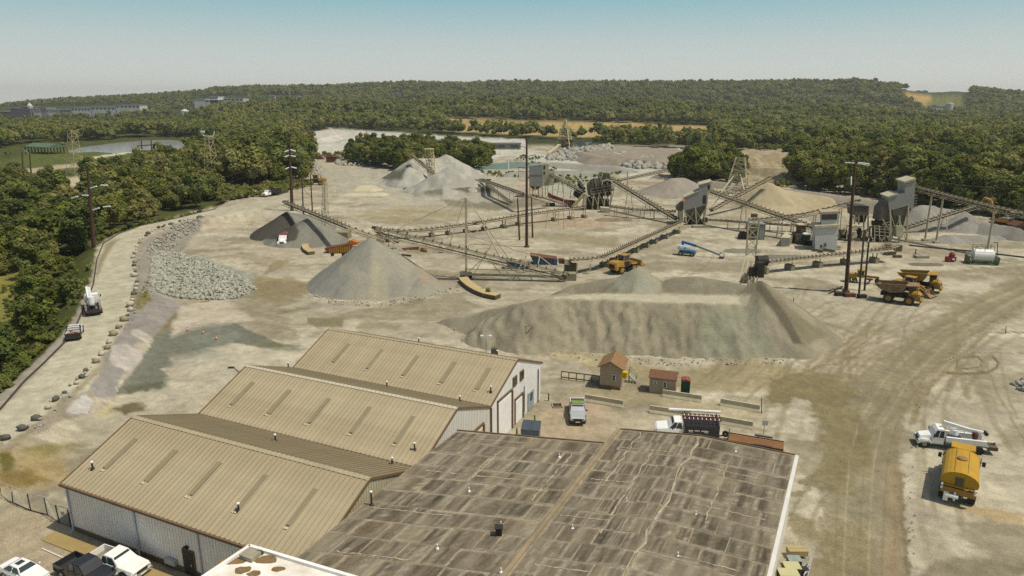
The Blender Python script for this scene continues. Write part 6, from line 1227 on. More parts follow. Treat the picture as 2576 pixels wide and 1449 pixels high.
def quad(pts, th=.02):
    g = MB(); a, b, c = Vector(pts[0]), Vector(pts[1]), Vector(pts[2]); n = (b - a).cross(c - b).normalized() * th; g.hexa([Vector(p) - n * .2 for p in pts], [Vector(p) + n for p in pts]); return g
def cab_glass(t, x0, x1, xr0, xr1, hw, hwr, z0, z1, back=True, split=None):
    """windscreen, rear and side panes for a cab that narrows from belt level z0 to roof z1"""
    L = lambda a, b, f: a + (b - a) * f; f0, f1 = .10, .88
    X1, X0 = (L(x1, xr1, f0), L(x1, xr1, f1)), (L(x0, xr0, f0), L(x0, xr0, f1)); H = (L(hw, hwr, f0), L(hw, hwr, f1)); Z = (L(z0, z1, f0), L(z0, z1, f1))
    part('windscreen', quad([(X1[0], -H[0] * .9, Z[0]), (X1[0], H[0] * .9, Z[0]), (X1[1], H[1] * .86, Z[1]), (X1[1], -H[1] * .86, Z[1])]), M_GLASS, t)
    if back: part('rear_window', quad([(X0[0], H[0] * .85, Z[0]), (X0[0], -H[0] * .85, Z[0]), (X0[1], -H[1] * .8, Z[1]), (X0[1], H[1] * .8, Z[1])]), M_GLASS, t)
    cuts = [0] + (split or [.5]) + [1]
    for s in (-1, 1):
        for a, b in zip(cuts[:-1], cuts[1:]):
            a_, b_ = a + .05, b - .04
            p = [(L(X0[0], X1[0], a_), s * H[0], Z[0]), (L(X0[0], X1[0], b_), s * H[0], Z[0]), (L(X0[1], X1[1], b_), s * H[1], Z[1]), (L(X0[1], X1[1], a_), s * H[1], Z[1])]
            if s > 0: p = p[::-1]
            part('side_window', quad(p), M_GLASS, t)
def pickup(label, loc, rz, m, ext=True, trim=M_CHROME, grp=None, roof=None, bedm=M_BLK, name='pickup_truck', s=1.0):
    t = thing(name, label, 'pickup truck', loc, rz, grp); h = .97
    g = MB(); loft(g, [(2.72, .80, .55, .92, .1), (2.55, .92, .45, 1.02, .08), (1.2, h, .42, 1.12, .08), (.9, h, .42, 1.14, .04), (-.75, h, .42, 1.14, .04), (-.8, h, .45, 1.10, .02)]); part('body', g, m, t)
    g = MB(); loft(g, [(1.15, .88, 1.10, 1.16, .03), (.45, .82, 1.10, 1.74, .10), (-.5, .82, 1.10, 1.78, .10), (-.78, .86, 1.10, 1.60, .08)]); c = part('cab', g, m, t)
    cab_glass(c, -.80, 1.10, -.62, .42, .90, .76, 1.10, 1.78, True, [.42])
    if roof: g = MB(); g.box((-.05, 0, 1.80), (.95, 1.35, .05)); part('roof_panel', g, roof, c)
    for s in (-1, 1): g = MB(); g.b6(-2.7, -.82, s * h - .07 if s > 0 else s * h, s * h if s > 0 else s * h + .07, .5, 1.12); part('bed_side', g, m, t)
    g = MB(); g.b6(-2.72, -2.64, -.9, .9, .52, 1.12); part('tailgate', g, m, t)
    g = MB(); g.b6(-2.66, -.82, -.9, .9, .50, .60); part('bed_floor', g, bedm, t)
    g = MB(); g.b6(2.62, 2.82, -.9, .9, .42, .62); g2_ = part('bumper', g, trim, t); g = MB(); g.b6(-2.86, -2.70, -.9, .9, .42, .6); part('bumper', g, trim, t)
    g = MB(); g.b6(2.70, 2.765, -.5, .5, .66, .88); part('grille', g, M_BLK, t); g = MB(); g.b6(2.82, 2.835, -.25, .25, .46, .57); part('number_plate', g, M_PLATEW, g2_)
    for s in (-1, 1):
        g = MB(); g.box((2.66, s * .68, .80), (.12, .30, .18)); part('headlight', g, M_LAMP, t); g = MB(); g.box((-2.73, s * .86, .86), (.05, .12, .34)); part('tail_lamp', g, M_TAIL, t)
        g = MB(); g.box((.95, s * 1.08, 1.22), (.12, .2, .18)); part('mirror', g, M_BLK, t); g = MB(); g.box((.1, s * .985, .98), (.16, .02, .04)); part('door_handle', g, M_BLK, t)
        for x in (1.72, -1.72): g = MB(); g.wheel((x, s * .96, .46), .50, .05, 16); part('wheel_arch', g, M_BLK, t)
    wheels(t, (1.72, -1.72), 1.0, .39, .26); t.scale = (s,) * 3
    return t
def sedan(label, loc, rz, m):
    t = thing('sedan', label, 'car', loc, rz); h = .90
    g = MB(); loft(g, [(2.35, .62, .42, .66, .08), (2.2, .80, .32, .74, .1), (1.0, h, .28, .92, .1), (-1.4, h, .28, .96, .1), (-2.1, .84, .34, .94, .12), (-2.35, .68, .45, .86, .1)]); part('body', g, m, t)
    g = MB(); loft(g, [(.95, .80, .90, .94, .04), (.25, .72, .90, 1.36, .14), (-.75, .70, .90, 1.38, .14), (-1.6, .74, .90, .98, .06)]); c = part('cabin', g, m, t); cab_glass(c, -1.55, .92, -.78, .26, .84, .58, .92, 1.38, True, [.5])
    g = MB(); g.box((-.28, 0, 1.392), (.55, .62, .02)); part('sunroof', g, M_GLASS, c)
    for s in (-1, 1):
        g = MB(); g.box((2.22, s * .6, .62), (.14, .34, .14)); part('headlight', g, M_LAMP, t); g = MB(); g.box((-2.27, s * .62, .74), (.1, .3, .14)); part('tail_lamp', g, M_TAIL, t); g = MB(); g.box((.75, s * .98, .98), (.12, .16, .12)); part('mirror', g, m, t)
    g = MB(); g.b6(2.25, 2.42, -.7, .7, .34, .5); part('bumper', g, m, t)
    wheels(t, (1.42, -1.38), .90, .32, .2); return t
def yaw(a, b): return math.atan2(b[1] - a[1], b[0] - a[0])
p0, p1 = G(*q('E0', 1040, 1375)), G(*q('E0', 1275, 1455)); HW = yaw(p0, p1)
c0 = G(*q('E0', 1200, 1385)); pickup('white pickup truck parked along the sidewalk of the nearest shed', (c0.x, c0.y, 0), HW, M_CARW, bedm=M_BEDG, grp='cars in the front parking lot', s=.9)
c1 = G(*q('E0', 880, 1470)); pickup('black pickup truck with sun glint parked beside the white pickup', (c1.x, c1.y, 0), HW - .06, M_CARB, trim=M_BLK, grp='cars in the front parking lot', bedm=M_BLK, s=.9)
c2 = G(*q('E0', 250, 1455)); sd = sedan('white sedan with dark sunroof at the bottom left corner', (c2.x, c2.y, 0), HW - .02, M_CARW); sd.scale = (.92,) * 3; sd['group'] = 'cars in the front parking lot'
c3 = G(1452, 1046); tp_ = pickup('silver pickup truck with a green roof facing the camera by the white gable', (c3.x, c3.y, 0), R(-94), M_CARS, roof=M_OLIVE, trim=M_BLK)
g = MB(); g.beam((-1.0, -.8, 1.1), (-1.0, -.8, 1.95), .06); g.beam((-1.0, .8, 1.1), (-1.0, .8, 1.95), .06); g.beam((-1.0, -.8, 1.95), (-1.0, .8, 1.95), .07); g.beam((-2.5, -.85, 1.3), (-1.0, -.85, 1.3), .06); part('rack', g, M_CARW, tp_)
# pickup with a load of scrap on the haul road
p0, p1 = G(176, 858, 2), G(203, 822, 2); c_ = G(190, 845, 2.0); c_.z = 2.0
t = pickup('white-cab pickup with a dark bed full of red-brown scrap on the haul road', c_, yaw(p0, p1) + .1, M_CARW, trim=M_BLK, bedm=M_DARK, s=1.1)
rg = random.Random(4)
for i in range(16):
    g = MB(); g.box((rg.uniform(-2.4, -1.0), rg.uniform(-.7, .7), .78 + rg.uniform(0, .3)), (rg.uniform(.3, .7), rg.uniform(.15, .4), rg.uniform(.1, .3)), rg.uniform(0, 3)); o = part('scrap', g, mat('scrap_red', A(168, 84, 62), .8, .4) if i % 3 else mat('scrap_pale', A(190, 160, 130), .8, .3), t)
for s in (-1, 1): g = MB(); g.b6(-2.72, -.85, s * .99 - .02, s * .99 + .02, .5, 1.3); part('stake_side', g, M_DARK, t)
g = MB(); g.b6(-2.8, -2.72, -.98, .98, .5, 1.25); part('stake_gate', g, M_DARK, t); g = MB(); g.beam((-.85, -.9, 1.9), (-.85, .9, 1.9), .1); g.beam((-.85, -.9, 1.1), (-.85, -.9, 1.9), .08); g.beam((-.85, .9, 1.1), (-.85, .9, 1.9), .08); part('headache_rack', g, M_DARK, t)
def truck_cab(t, m, x0=1.6, w=1.15, zf=.75, hood=1.5, h=2.75, grille=M_BLK, chr_=M_CHROME):
    """bonneted lorry cab, back of the cab at x0"""
    g = MB(); loft(g, [(x0 + 1.5, w, zf, 1.75, .06), (x0 + 1.15, w * .97, zf, h - .35, .16), (x0 + .85, w * .95, zf, h, .14), (x0 + .1, w * .95, zf, h, .14), (x0, w * .97, zf, h - .1, .12)]); c = part('cab', g, m, t)
    cab_glass(c, x0, x0 + 1.5, x0 + .05, x0 + .92, w * 1.0, w * .84, 1.62, h - .05, False, [])
    g = MB(); loft(g, [(x0 + 1.5 + hood, w * .62, zf - .1, 1.35, .16), (x0 + 1.4 + hood, w * .72, zf - .1, 1.55, .2), (x0 + 1.45, w * .86, zf - .1, 1.85, .24)]); hd = part('bonnet', g, m, t)
    g = MB(); g.b6(x0 + 1.5 + hood, x0 + 1.56 + hood, -w * .42, w * .42, zf, 1.28); part('grille', g, grille, hd)
    for s in (-1, 1):
        g = MB(); loft(g, [(x0 + 1.55 + hood, .2, .55, 1.05, .05), (x0 + 1.2 + hood, .24, .75, 1.3, .08), (x0 + .75 + hood * .6, .24, .95, 1.3, .08), (x0 + 1.5, .22, .55, 1.0, .05)]); g.v = [(x, y + s * w * .84, z) for x, y, z in g.v]; part('mudguard', g, m, t)
        g = MB(); g.box((x0 + 1.56 + hood, s * w * .74, .98), (.1, .26, .2)); part('headlight', g, M_LAMP, t); g = MB(); g.box((x0 + 1.35, s * (w + .2), 2.0), (.1, .2, .45)); g.beam((x0 + 1.35, s * w * .95, 2.2), (x0 + 1.35, s * (w + .2), 2.2), .05); part('mirror', g, M_BLK, t)
    g = MB(); g.b6(x0 + 1.5 + hood, x0 + 1.72 + hood, -w * 1.0, w * 1.0, .5, .85); part('bumper', g, chr_, t); return c
def dump_truck(label, loc, rz, m, boxm, load=None, s=1.0):
    t = thing('dump_truck', label, 'dump truck', loc, rz, 'dump trucks'); truck_cab(t, m)
    g = MB(); g.b6(-4.3, 3.0, -.45, .45, .7, 1.05); part('chassis', g, M_BLK, t)
    for nm, a in (('bed_side', (-4.3, 1.35, 1.12, 1.22, 1.15, 2.5)), ('bed_side', (-4.3, 1.35, -1.22, -1.12, 1.15, 2.5)), ('bed_front', (1.35, 1.47, -1.22, 1.22, 1.15, 2.95)), ('tailgate', (-4.4, -4.3, -1.22, 1.22, 1.15, 2.45)), ('bed_floor', (-4.3, 1.35, -1.12, 1.12, 1.15, 1.3))):
        g = MB(); g.b6(*a); part(nm, g, boxm, t)
    g = MB(); g.b6(1.3, 2.5, -1.15, 1.15, 2.86, 2.98); part('cab_guard', g, load or boxm, t)
    if load: g = MB(); loft(g, [(1.2, 1.0, 2.3, 3.1, .5), (-1.5, 1.1, 2.3, 3.0, .6), (-4.1, 1.05, 2.3, 2.6, .3)]); part('red_cover', g, load, t)
    for i in range(6):
        for s_ in (-1, 1): g = MB(); g.b6(-4.0 + i * .95, -3.88 + i * .95, s_ * 1.24 - .05, s_ * 1.24 + .05, 1.15, 2.45); part('bed_rib', g, boxm, t)
    wheels(t, (3.75, -1.7, -3.05), 1.2, .52, .3, dual=True); t.scale = (s,) * 3; return t
c_ = G(*q('B1', 268, 455)); dump_truck('white dump truck with red-rimmed bed facing the camera at the dark stockpile', (c_.x, c_.y + 2.5, 0), R(-84), M_CARW, M_REDP, M_REDP, 1.0)
c_ = G(*q('A1', 160, 1215)); dump_truck('white dump truck with a dark grey bed beyond the tall pole', (c_.x, c_.y, 0), R(-112), M_CARW, M_DARK, None, 1.0)
# bucket truck on the haul road
p0, p1 = G(228, 800, 2), G(250, 745, 2); c_ = G(236, 782, 2.0)
t = thing('bucket_truck', 'white bucket truck with folded white boom driving up the haul road', 'bucket truck', (c_.x, c_.y, 2.0), yaw(p0, p1) + .12); truck_cab(t, M_CARW, 1.2)
g = MB(); g.b6(-3.6, 2.8, -.45, .45, .65, 1.0); part('chassis', g, M_BLK, t)
for s in (-1, 1):
    g = MB(); g.b6(-3.5, 1.0, s * 1.18 - .28, s * 1.18 + .02, .8, 1.75) if s > 0 else g.b6(-3.5, 1.0, -1.2, -.9, .8, 1.75); part('tool_locker', g, M_RIM, t)
    for i in range(3): g = MB(); g.b6(-3.3 + i * 1.4, -2.1 + i * 1.4, s * 1.215 - .01, s * 1.215 + .01, .95, 1.6); part('locker_door', g, M_RIM, t)
g = MB(); g.b6(-3.6, 1.0, -.9, .9, .95, 1.1); part('bed_floor', g, M_DARK, t); g = MB(); g.b6(-3.75, -3.55, -1.2, 1.2, .6, 1.0); part('rear_bumper', g, M_BLK, t)
g = MB(); g.box((-1.0, .2, 1.6), (1.1, 1.0, 1.0)); g.lathe((-1.0, .2, 2.0), [(.45, 0), (.4, .7)], 10); part('turret', g, M_CARW, t)
g = MB(); g.beam((-1.0, .45, 2.7), (4.2, .55, 3.3), .36, .42); part('boom', g, M_CARW, t); g = MB(); g.beam((4.1, .15, 3.2), (-2.6, .1, 3.0), .3, .34); part('upper_boom', g, M_CARW, t)
g = MB(); g.lathe((-3.0, .1, 2.2), [(.5, 0), (.55, 1.1)], 10); part('bucket', g, M_CARW, t)
rg = random.Random(8)
for i in range(9): g = MB(); g.box((rg.uniform(-3.3, .6), rg.uniform(-.75, .75), 1.3 + rg.uniform(0, .2)), (rg.uniform(.3, .9), rg.uniform(.2, .5), rg.uniform(.2, .5)), rg.uniform(0, 1)); part('gear', g, M_BLK if i % 2 else M_RIM, t)
for s in (-1, 1): g = MB(); g.box((-3.78, s * .95, .85), (.05, .3, .15)); part('tail_lamp', g, M_TAIL, t)
wheels(t, (3.3, -2.0), 1.15, .48, .3, dual=True)
# white digger truck at the right
p0, p1 = G(*q('C3', 1880, 1240)), G(*q('C3', 1650, 1225)); 
t = thing('digger_truck', 'white boom truck with round front wing parked behind the yellow tanker', 'boom truck', G(*q('C3', 1830, 1228)), R(163)); truck_cab(t, M_CARW, 1.2, 1.2, .75, 1.5, 2.9)
g = MB(); g.b6(-4.2, 2.8, -.45, .45, .7, 1.05); part('chassis', g, M_BLK, t); g = MB(); g.b6(-4.2, 1.0, -1.2, 1.2, 1.05, 1.25); part('deck', g, M_RIM, t)
for s in (-1, 1): g = MB(); g.b6(-3.9, .9, s * 1.05 - .18, s * 1.05 + .18, 1.25, 1.95); part('tool_locker', g, M_CARW, t)
g = MB(); g.lathe((-.2, 0, 1.25), [(.6, 0), (.5, 1.2), (.5, 1.5)], 12); part('turret', g, M_CARW, t); g = MB(); g.beam((-3.4, .1, 2.6), (1.3, -.1, 3.6), .42, .45); g.beam((-3.6, .1, 2.8), (-1.5, .1, 3.05), .3, .34); part('boom', g, M_CARW, t)
g = MB(); g.tube((-3.9, -.3, 2.75), (-3.9, .5, 2.75), .26, n=12); part('winch_drum', g, M_BLK, t); g = MB(); g.lathe((-2.6, .5, 1.9), [(.3, 0), (.42, .5), (.3, .9)], 10); part('red_tank', g, M_REDD, t); g = MB(); g.b6(-.9, .7, .2, .9, 1.3, 2.0); part('black_box', g, M_BLK, t)
for i in range(5): g = MB(); g.beam((-3.6 + i * .9, -.9, 1.9), (-3.3 + i * .9, -.9, 2.6), .08); part('post', g, M_CARW, t)
g = MB(); g.box((-4.8, .2, .9), (1.2, 1.6, .5)); g.beam((-4.2, 0, .8), (-5.3, 0, 1.4), .2); part('auger_carrier', g, M_STEELD, t)
wheels(t, (3.5, -1.9, -3.15), 1.22, .54, .32, dual=True); t.scale = (.8,) * 3
# yellow water tanker seen from behind
c_ = G(*q('E3', 1900, 590)); p0, p1 = G(*q('E3', 1870, 600)), G(*q('E3', 1920, 150))
t = thing('water_tanker', 'big yellow water tanker seen from behind, parked at the right', 'water tanker', (c_.x, c_.y, 0), yaw(p0, p1) - .0)
M_TANK = mat('tanker_yellow', A(200, 152, 34), .45, .08, .7, dirt=A(168, 128, 44), dirt_amt=.35, dirt_scale=.6)
prof_ = [(math.cos(a) * 1.55, 2.45 + math.sin(a) * .95) for a in [math.radians(-35 + i * 250 / 16) for i in range(17)]]
g = MB(); lo = [(-3.0, y, z) for y, z in prof_]; hi = [(2.6, y, z) for y, z in prof_]; g.hexa(lo, hi); tk = part('tank', g, M_TANK, t)
for x in (-3.02, 2.6):
    g = MB(); lo = [(x - .05, y * 1.02, 2.45 + (z - 2.45) * 1.03) for y, z in prof_]; hi = [(x + .06, y * 1.02, 2.45 + (z - 2.45) * 1.03) for y, z in prof_]; g.hexa(lo, hi); part('tank_rim', g, M_TANK, tk)
g = MB(); g.lathe((.2, 0, 3.38), [(.45, 0), (.45, .12), (.35, .16)], 14); part('hatch', g, mat('hatch_grey', A(150, 120, 80), .6), tk)
for s in (-1, 1): g = MB(); g.beam((-2.6, s * .55, 3.34), (2.4, s * .55, 3.34), .04); part('roof_rail', g, M_STEELD, tk)
g = MB(); g.b6(-3.12, -3.0, -.35, .35, 2.1, 2.9); part('rear_hatch', g, M_STEELD, tk); g = MB(); g.tube((-3.2, -1.5, 1.95), (-3.2, 1.5, 1.95), .07); part('spray_bar', g, M_CATY, t); g = MB(); g.b6(-3.15, -2.9, -1.45, 1.45, 1.1, 1.7); part('rear_panel', g, M_CATY, t)
g = MB(); g.tube((-3.3, -.1, .95), (-3.3, 1.0, .95), .2, n=10); part('pump', g, M_CARW, t); g = MB(); g.tube((-3.2, .2, .5), (-3.2, .2, 1.4), .1); g.box((-3.1, .9, .8), (.5, .4, .9)); part('pump_pipe', g, M_CARW, t)
g = MB(); g.b6(-2.8, 5.0, -.5, .5, .8, 1.15); part('chassis', g, M_BLK, t)
g = MB(); loft(g, [(5.4, .9, 1.0, 2.0, .1), (4.2, 1.0, 1.0, 2.1, .1), (4.15, 1.0, 1.0, 3.1, .1), (2.9, 1.0, 1.0, 3.15, .1)]); cb = part('cab', g, M_CATY, t); g = MB(); g.b6(2.85, 4.3, -1.05, 1.05, 3.15, 3.3); part('cab_roof', g, M_TANK, cb); part('rear_window', quad([(2.88, .8, 2.3), (2.88, -.8, 2.3), (2.88, -.8, 2.95), (2.88, .8, 2.95)]), M_GLASS, cb); part('windscreen', quad([(4.2, -.85, 2.2), (4.2, .85, 2.2), (4.2, .85, 3.0), (4.2, -.85, 3.0)]), M_GLASS, cb)
for s in (-1, 1):
    g = MB(); g.beam((2.5, s * 1.6, 1.4), (2.5, s * 1.6, 2.9), .06); g.beam((2.9, s * 1.3, 2.2), (2.9, s * 1.9, 2.2), .06); g.box((2.9, s * 1.9, 2.1), (.1, .3, .5)); part('mirror_arm', g, M_BLK, t)
    for z in (1.85, 1.5): g = MB(); g.lathe((-3.2, s * 1.35, z), [(.1, 0), (.12, .15), (.06, .25)], 8); part('spray_nozzle', g, M_CARW, t)
wheels(t, (4.0, -1.8), 1.5, .75, .62, M_CATY)
# dark bodied service truck with ladders behind the roof edge, and its trailer
c_ = G(*q('C2', 1760, 1135)); t = thing('service_truck', 'white-cab service truck with black box body and red ladders on top', 'service truck', (c_.x, c_.y, 0), R(172))
g = MB(); loft(g, [(3.3, .85, .6, 1.1, .1), (3.1, .98, .5, 1.25, .1), (1.9, 1.02, .5, 1.4, .1), (.6, 1.02, .5, 1.4, .06)]); part('body', g, M_CARW, t); g = MB(); loft(g, [(2.0, .9, 1.35, 1.42, .03), (1.4, .86, 1.35, 2.05, .1), (.7, .86, 1.35, 2.08, .1), (.6, .88, 1.35, 2.0, .08)]); cb = part('cab', g, M_CARW, t); cab_glass(cb, .6, 1.98, .68, 1.38, .93, .8, 1.36, 2.08, False, [])
g = MB(); g.b6(-3.0, .45, -1.1, 1.1, .55, 1.95); part('box_body', g, M_CARB, t)
for i in range(3):
    for s in (-1, 1): g = MB(); g.b6(-2.9 + i * 1.12, -1.9 + i * 1.12, s * 1.11 - .01, s * 1.11 + .012, .7, 1.8); part('locker_door', g, M_BLK, t)
for i, (x0, x1) in enumerate(((-.1, .35), (-.75, -.25), (-1.6, -.9))): g = MB(); g.b6(x0 - .3, x1 - .3, 1.122, 1.13, 1.35, 1.43); g.b6(x0 - .3, x0 + .1, 1.122, 1.13, 1.22, 1.28) if i != 1 else None; part('lettering', g, M_CARW, t)
for y in (-.7, .1):
    lad = MB()
    for dy in (0, .5): lad.beam((-3.2, y + dy, 2.35), (.6, y + dy, 2.35), .09)
    ld = part('ladder', lad, mat('ladder_red', A(118, 62, 52), .6, .15), t)
    for i in range(9): g = MB(); g.beam((-3.0 + i * .42, y, 2.36), (-3.0 + i * .42, y + .5, 2.36), .06); part('rung', g, M_CARW, ld)
g = MB(); g.tube((-3.3, -1.05, 2.6), (1.9, -1.05, 2.6), .14); part('conduit_tube', g, M_CARW, t); g = MB()
for x in (-2.9, 0.3): g.beam((x, -1.05, 1.95), (x, -1.05, 2.5), .07); g.beam((x, 1.05, 1.95), (x, 1.05, 2.3), .07); g.beam((x, -1.1, 2.28), (x, 1.1, 2.28), .07)
part('rack', g, M_BLK, t)
for s in (-1, 1): g = MB(); g.box((1.6, s * 1.15, 1.55), (.12, .2, .25)); part('mirror', g, M_BLK, t)
wheels(t, (2.2, -1.7), 1.03, .42, .28, dual=True); t.scale = (1.12,) * 3
c_ = G(*q('C2', 2420, 1225)); t = thing('flatbed_trailer', 'brown plank flatbed trailer with dark mudguard behind the service truck', 'trailer', (c_.x, c_.y, 0), R(158))
for i in range(8): g = MB(); g.b6(-3.2, 2.6, -1.0 + i * .25, -.78 + i * .25, .62, .70); part('plank', g, mat('trailer_plank', A(152, 108, 66), .85, .2, 1.0, rnd=.15), t)
g = MB(); g.b6(-3.2, 2.6, -1.05, -.98, .45, .8); g.b6(-3.2, 2.6, .98, 1.05, .45, .8); g.beam((2.6, -.9, .55), (4.1, 0, .5), .12); g.beam((2.6, .9, .55), (4.1, 0, .5), .12); g.b6(2.6, 2.7, -1, 1, .6, 1.2); part('frame', g, M_BLK, t)
for s in (-1, 1): g = MB(); g.b6(-2.0, -.1, s * 1.2 - .14, s * 1.2 + .14, .85, .95); part('mudguard', g, M_BLK, t)
wheels(t, (-.5, -1.5), 1.28, .36, .22); g = MB(); g.tube((3.0, -.35, .9), (3.0, -.1, .9), .36, n=14); part('spare_wheel', g, M_TYRE, t); g = MB(); g.tube((3.0, -.36, .9), (3.0, -.09, .9), .18, n=10); part('spare_rim', g, M_RIM, t)
# rigid haul trucks
def haul_truck(label, loc, rz, bedm, bodym, s=1.0):
    t = thing('haul_truck', label, 'haul truck', loc, rz, 'parked haul trucks')
    side = [(-4.4, 3.55), (-4.9, 4.1), (1.4, 4.75), (3.6, 4.9), (3.6, 4.55), (1.6, 4.3), (1.0, 2.9), (-1.4, 2.4), (-3.6, 3.0)]
    for y0, y1 in ((1.85, 2.05), (-2.05, -1.85)): g = MB(); g.prof(side[:3] + [(1.6, 4.7)] + side[5:], y0, y1); part('bed_side', g, bedm, t)
    g = MB(); g.hexa([(-4.4, -1.9, 3.5), (-3.6, -1.9, 2.95), (-1.4, -1.9, 2.4), (1.0, -1.9, 2.85), (1.55, -1.9, 4.3), (1.4, -1.9, 4.3), (.85, -1.9, 3.05), (-1.4, -1.9, 2.6), (-3.6, -1.9, 3.15), (-4.4, -1.9, 3.7)], [(x, 1.9, z) for x, z in [(-4.4, 3.5), (-3.6, 2.95), (-1.4, 2.4), (1.0, 2.85), (1.55, 4.3), (1.4, 4.3), (.85, 3.05), (-1.4, 2.6), (-3.6, 3.15), (-4.4, 3.7)]]); part('bed_floor', g, M_BEDG, t)
    g = MB(); g.hexa([(1.45, -2.05, 4.3), (3.7, -2.0, 4.55), (3.7, 2.0, 4.55), (1.45, 2.05, 4.3)], [(1.45, -2.05, 4.5), (3.7, -2.0, 4.72), (3.7, 2.0, 4.72), (1.45, 2.05, 4.5)]); part('canopy', g, bedm, t)
    for i in range(4):
        for s_ in (-1, 1): g = MB(); x = -3.4 + i * 1.2; g.beam((x, s_ * 2.1, 2.7 if i in (2, 3) else 3.0), (x - .15, s_ * 2.1, 4.2), .2, .14); part('bed_rib', g, bedm, t)
    g = MB(); g.b6(-3.6, 4.0, -.9, .9, 1.3, 2.1); part('chassis', g, M_BLACKG, t)
    g = MB(); loft(g, [(4.6, 1.3, 1.1, 2.5, .1), (3.9, 1.5, 1.1, 2.9, .1), (2.2, 1.5, 1.4, 2.9, .1)]); part('engine_hood', g, bodym, t)
    g = MB(); g.b6(4.5, 4.95, -1.7, 1.7, .9, 1.5); part('bumper', g, bodym, t); g = MB(); g.b6(4.58, 4.66, -.9, .9, 1.5, 2.4); part('grille', g, M_BLACKG, t)
    g = MB(); g.b6(1.9, 3.4, .5, 1.75, 2.7, 4.2); cb = part('cab', g, bodym, t)
    for pts in ([(3.42, .6, 3.2), (3.42, 1.65, 3.2), (3.42, 1.65, 4.05), (3.42, .6, 4.05)], [(2.0, 1.76, 3.2), (2.0, 1.76, 4.05), (3.3, 1.76, 4.05), (3.3, 1.76, 3.2)], [(2.0, .49, 3.2), (3.3, .49, 3.2), (3.3, .49, 4.05), (2.0, .49, 4.05)]): part('pane', quad(pts), M_GLASS, cb)
    g = MB(); g.b6(2.0, 3.9, -1.8, 1.8, 2.62, 2.72); part('deck', g, bodym, t); g = MB()
    for y in (-1.75, -.6): g.beam((3.85, y, 2.7), (3.85, y, 3.7), .08)
    g.beam((3.85, -1.75, 3.7), (3.85, .4, 3.7), .08); g.beam((4.6, -1.5, 1.2), (3.9, -1.7, 2.7), .1); g.beam((4.6, -1.1, 1.2), (3.9, -1.2, 2.7), .1); part('handrail', g, bodym, t)
    for s_ in (-1, 1): g = MB(); g.box((4.62, s_ * 1.4, 1.9), (.1, .4, .3)); part('headlight', g, M_LAMP, t); g = MB(); g.beam((.6, s_ * .7, 1.8), (.2, s_ * .7, 2.9), .25); part('hoist_ram', g, M_BLACKG, t)
    wheels(t, (2.45, -1.75), 2.0, 1.05, .75, M_CATY, 22, dual=False); t.scale = (s,) * 3; return t
p0, p1 = G(*q('B3', 1215, 1030)), G(*q('B3', 1415, 1060)); hy = yaw(p0, p1); d_ = ((p1 - p0).length) / 4.05
n_ = Vector((-math.sin(hy), math.cos(hy), 0)); c_ = (p0 + p1) / 2 + n_ * (1.6 * d_) - Vector((math.cos(hy), math.sin(hy), 0)) * .5 * d_
haul_truck('rusty brown haul truck with yellow front, nearest of the parked machines', c_, hy, M_RUSTY, M_CATY, d_ * 1.0)
c2_ = c_ + n_ * 9.0 + Vector((3.6, 1.5, 0)); haul_truck('yellow haul truck with grey-lined bed parked behind the rusty one', c2_, hy - .02, M_CATY, M_CATY, d_ * 1.0)
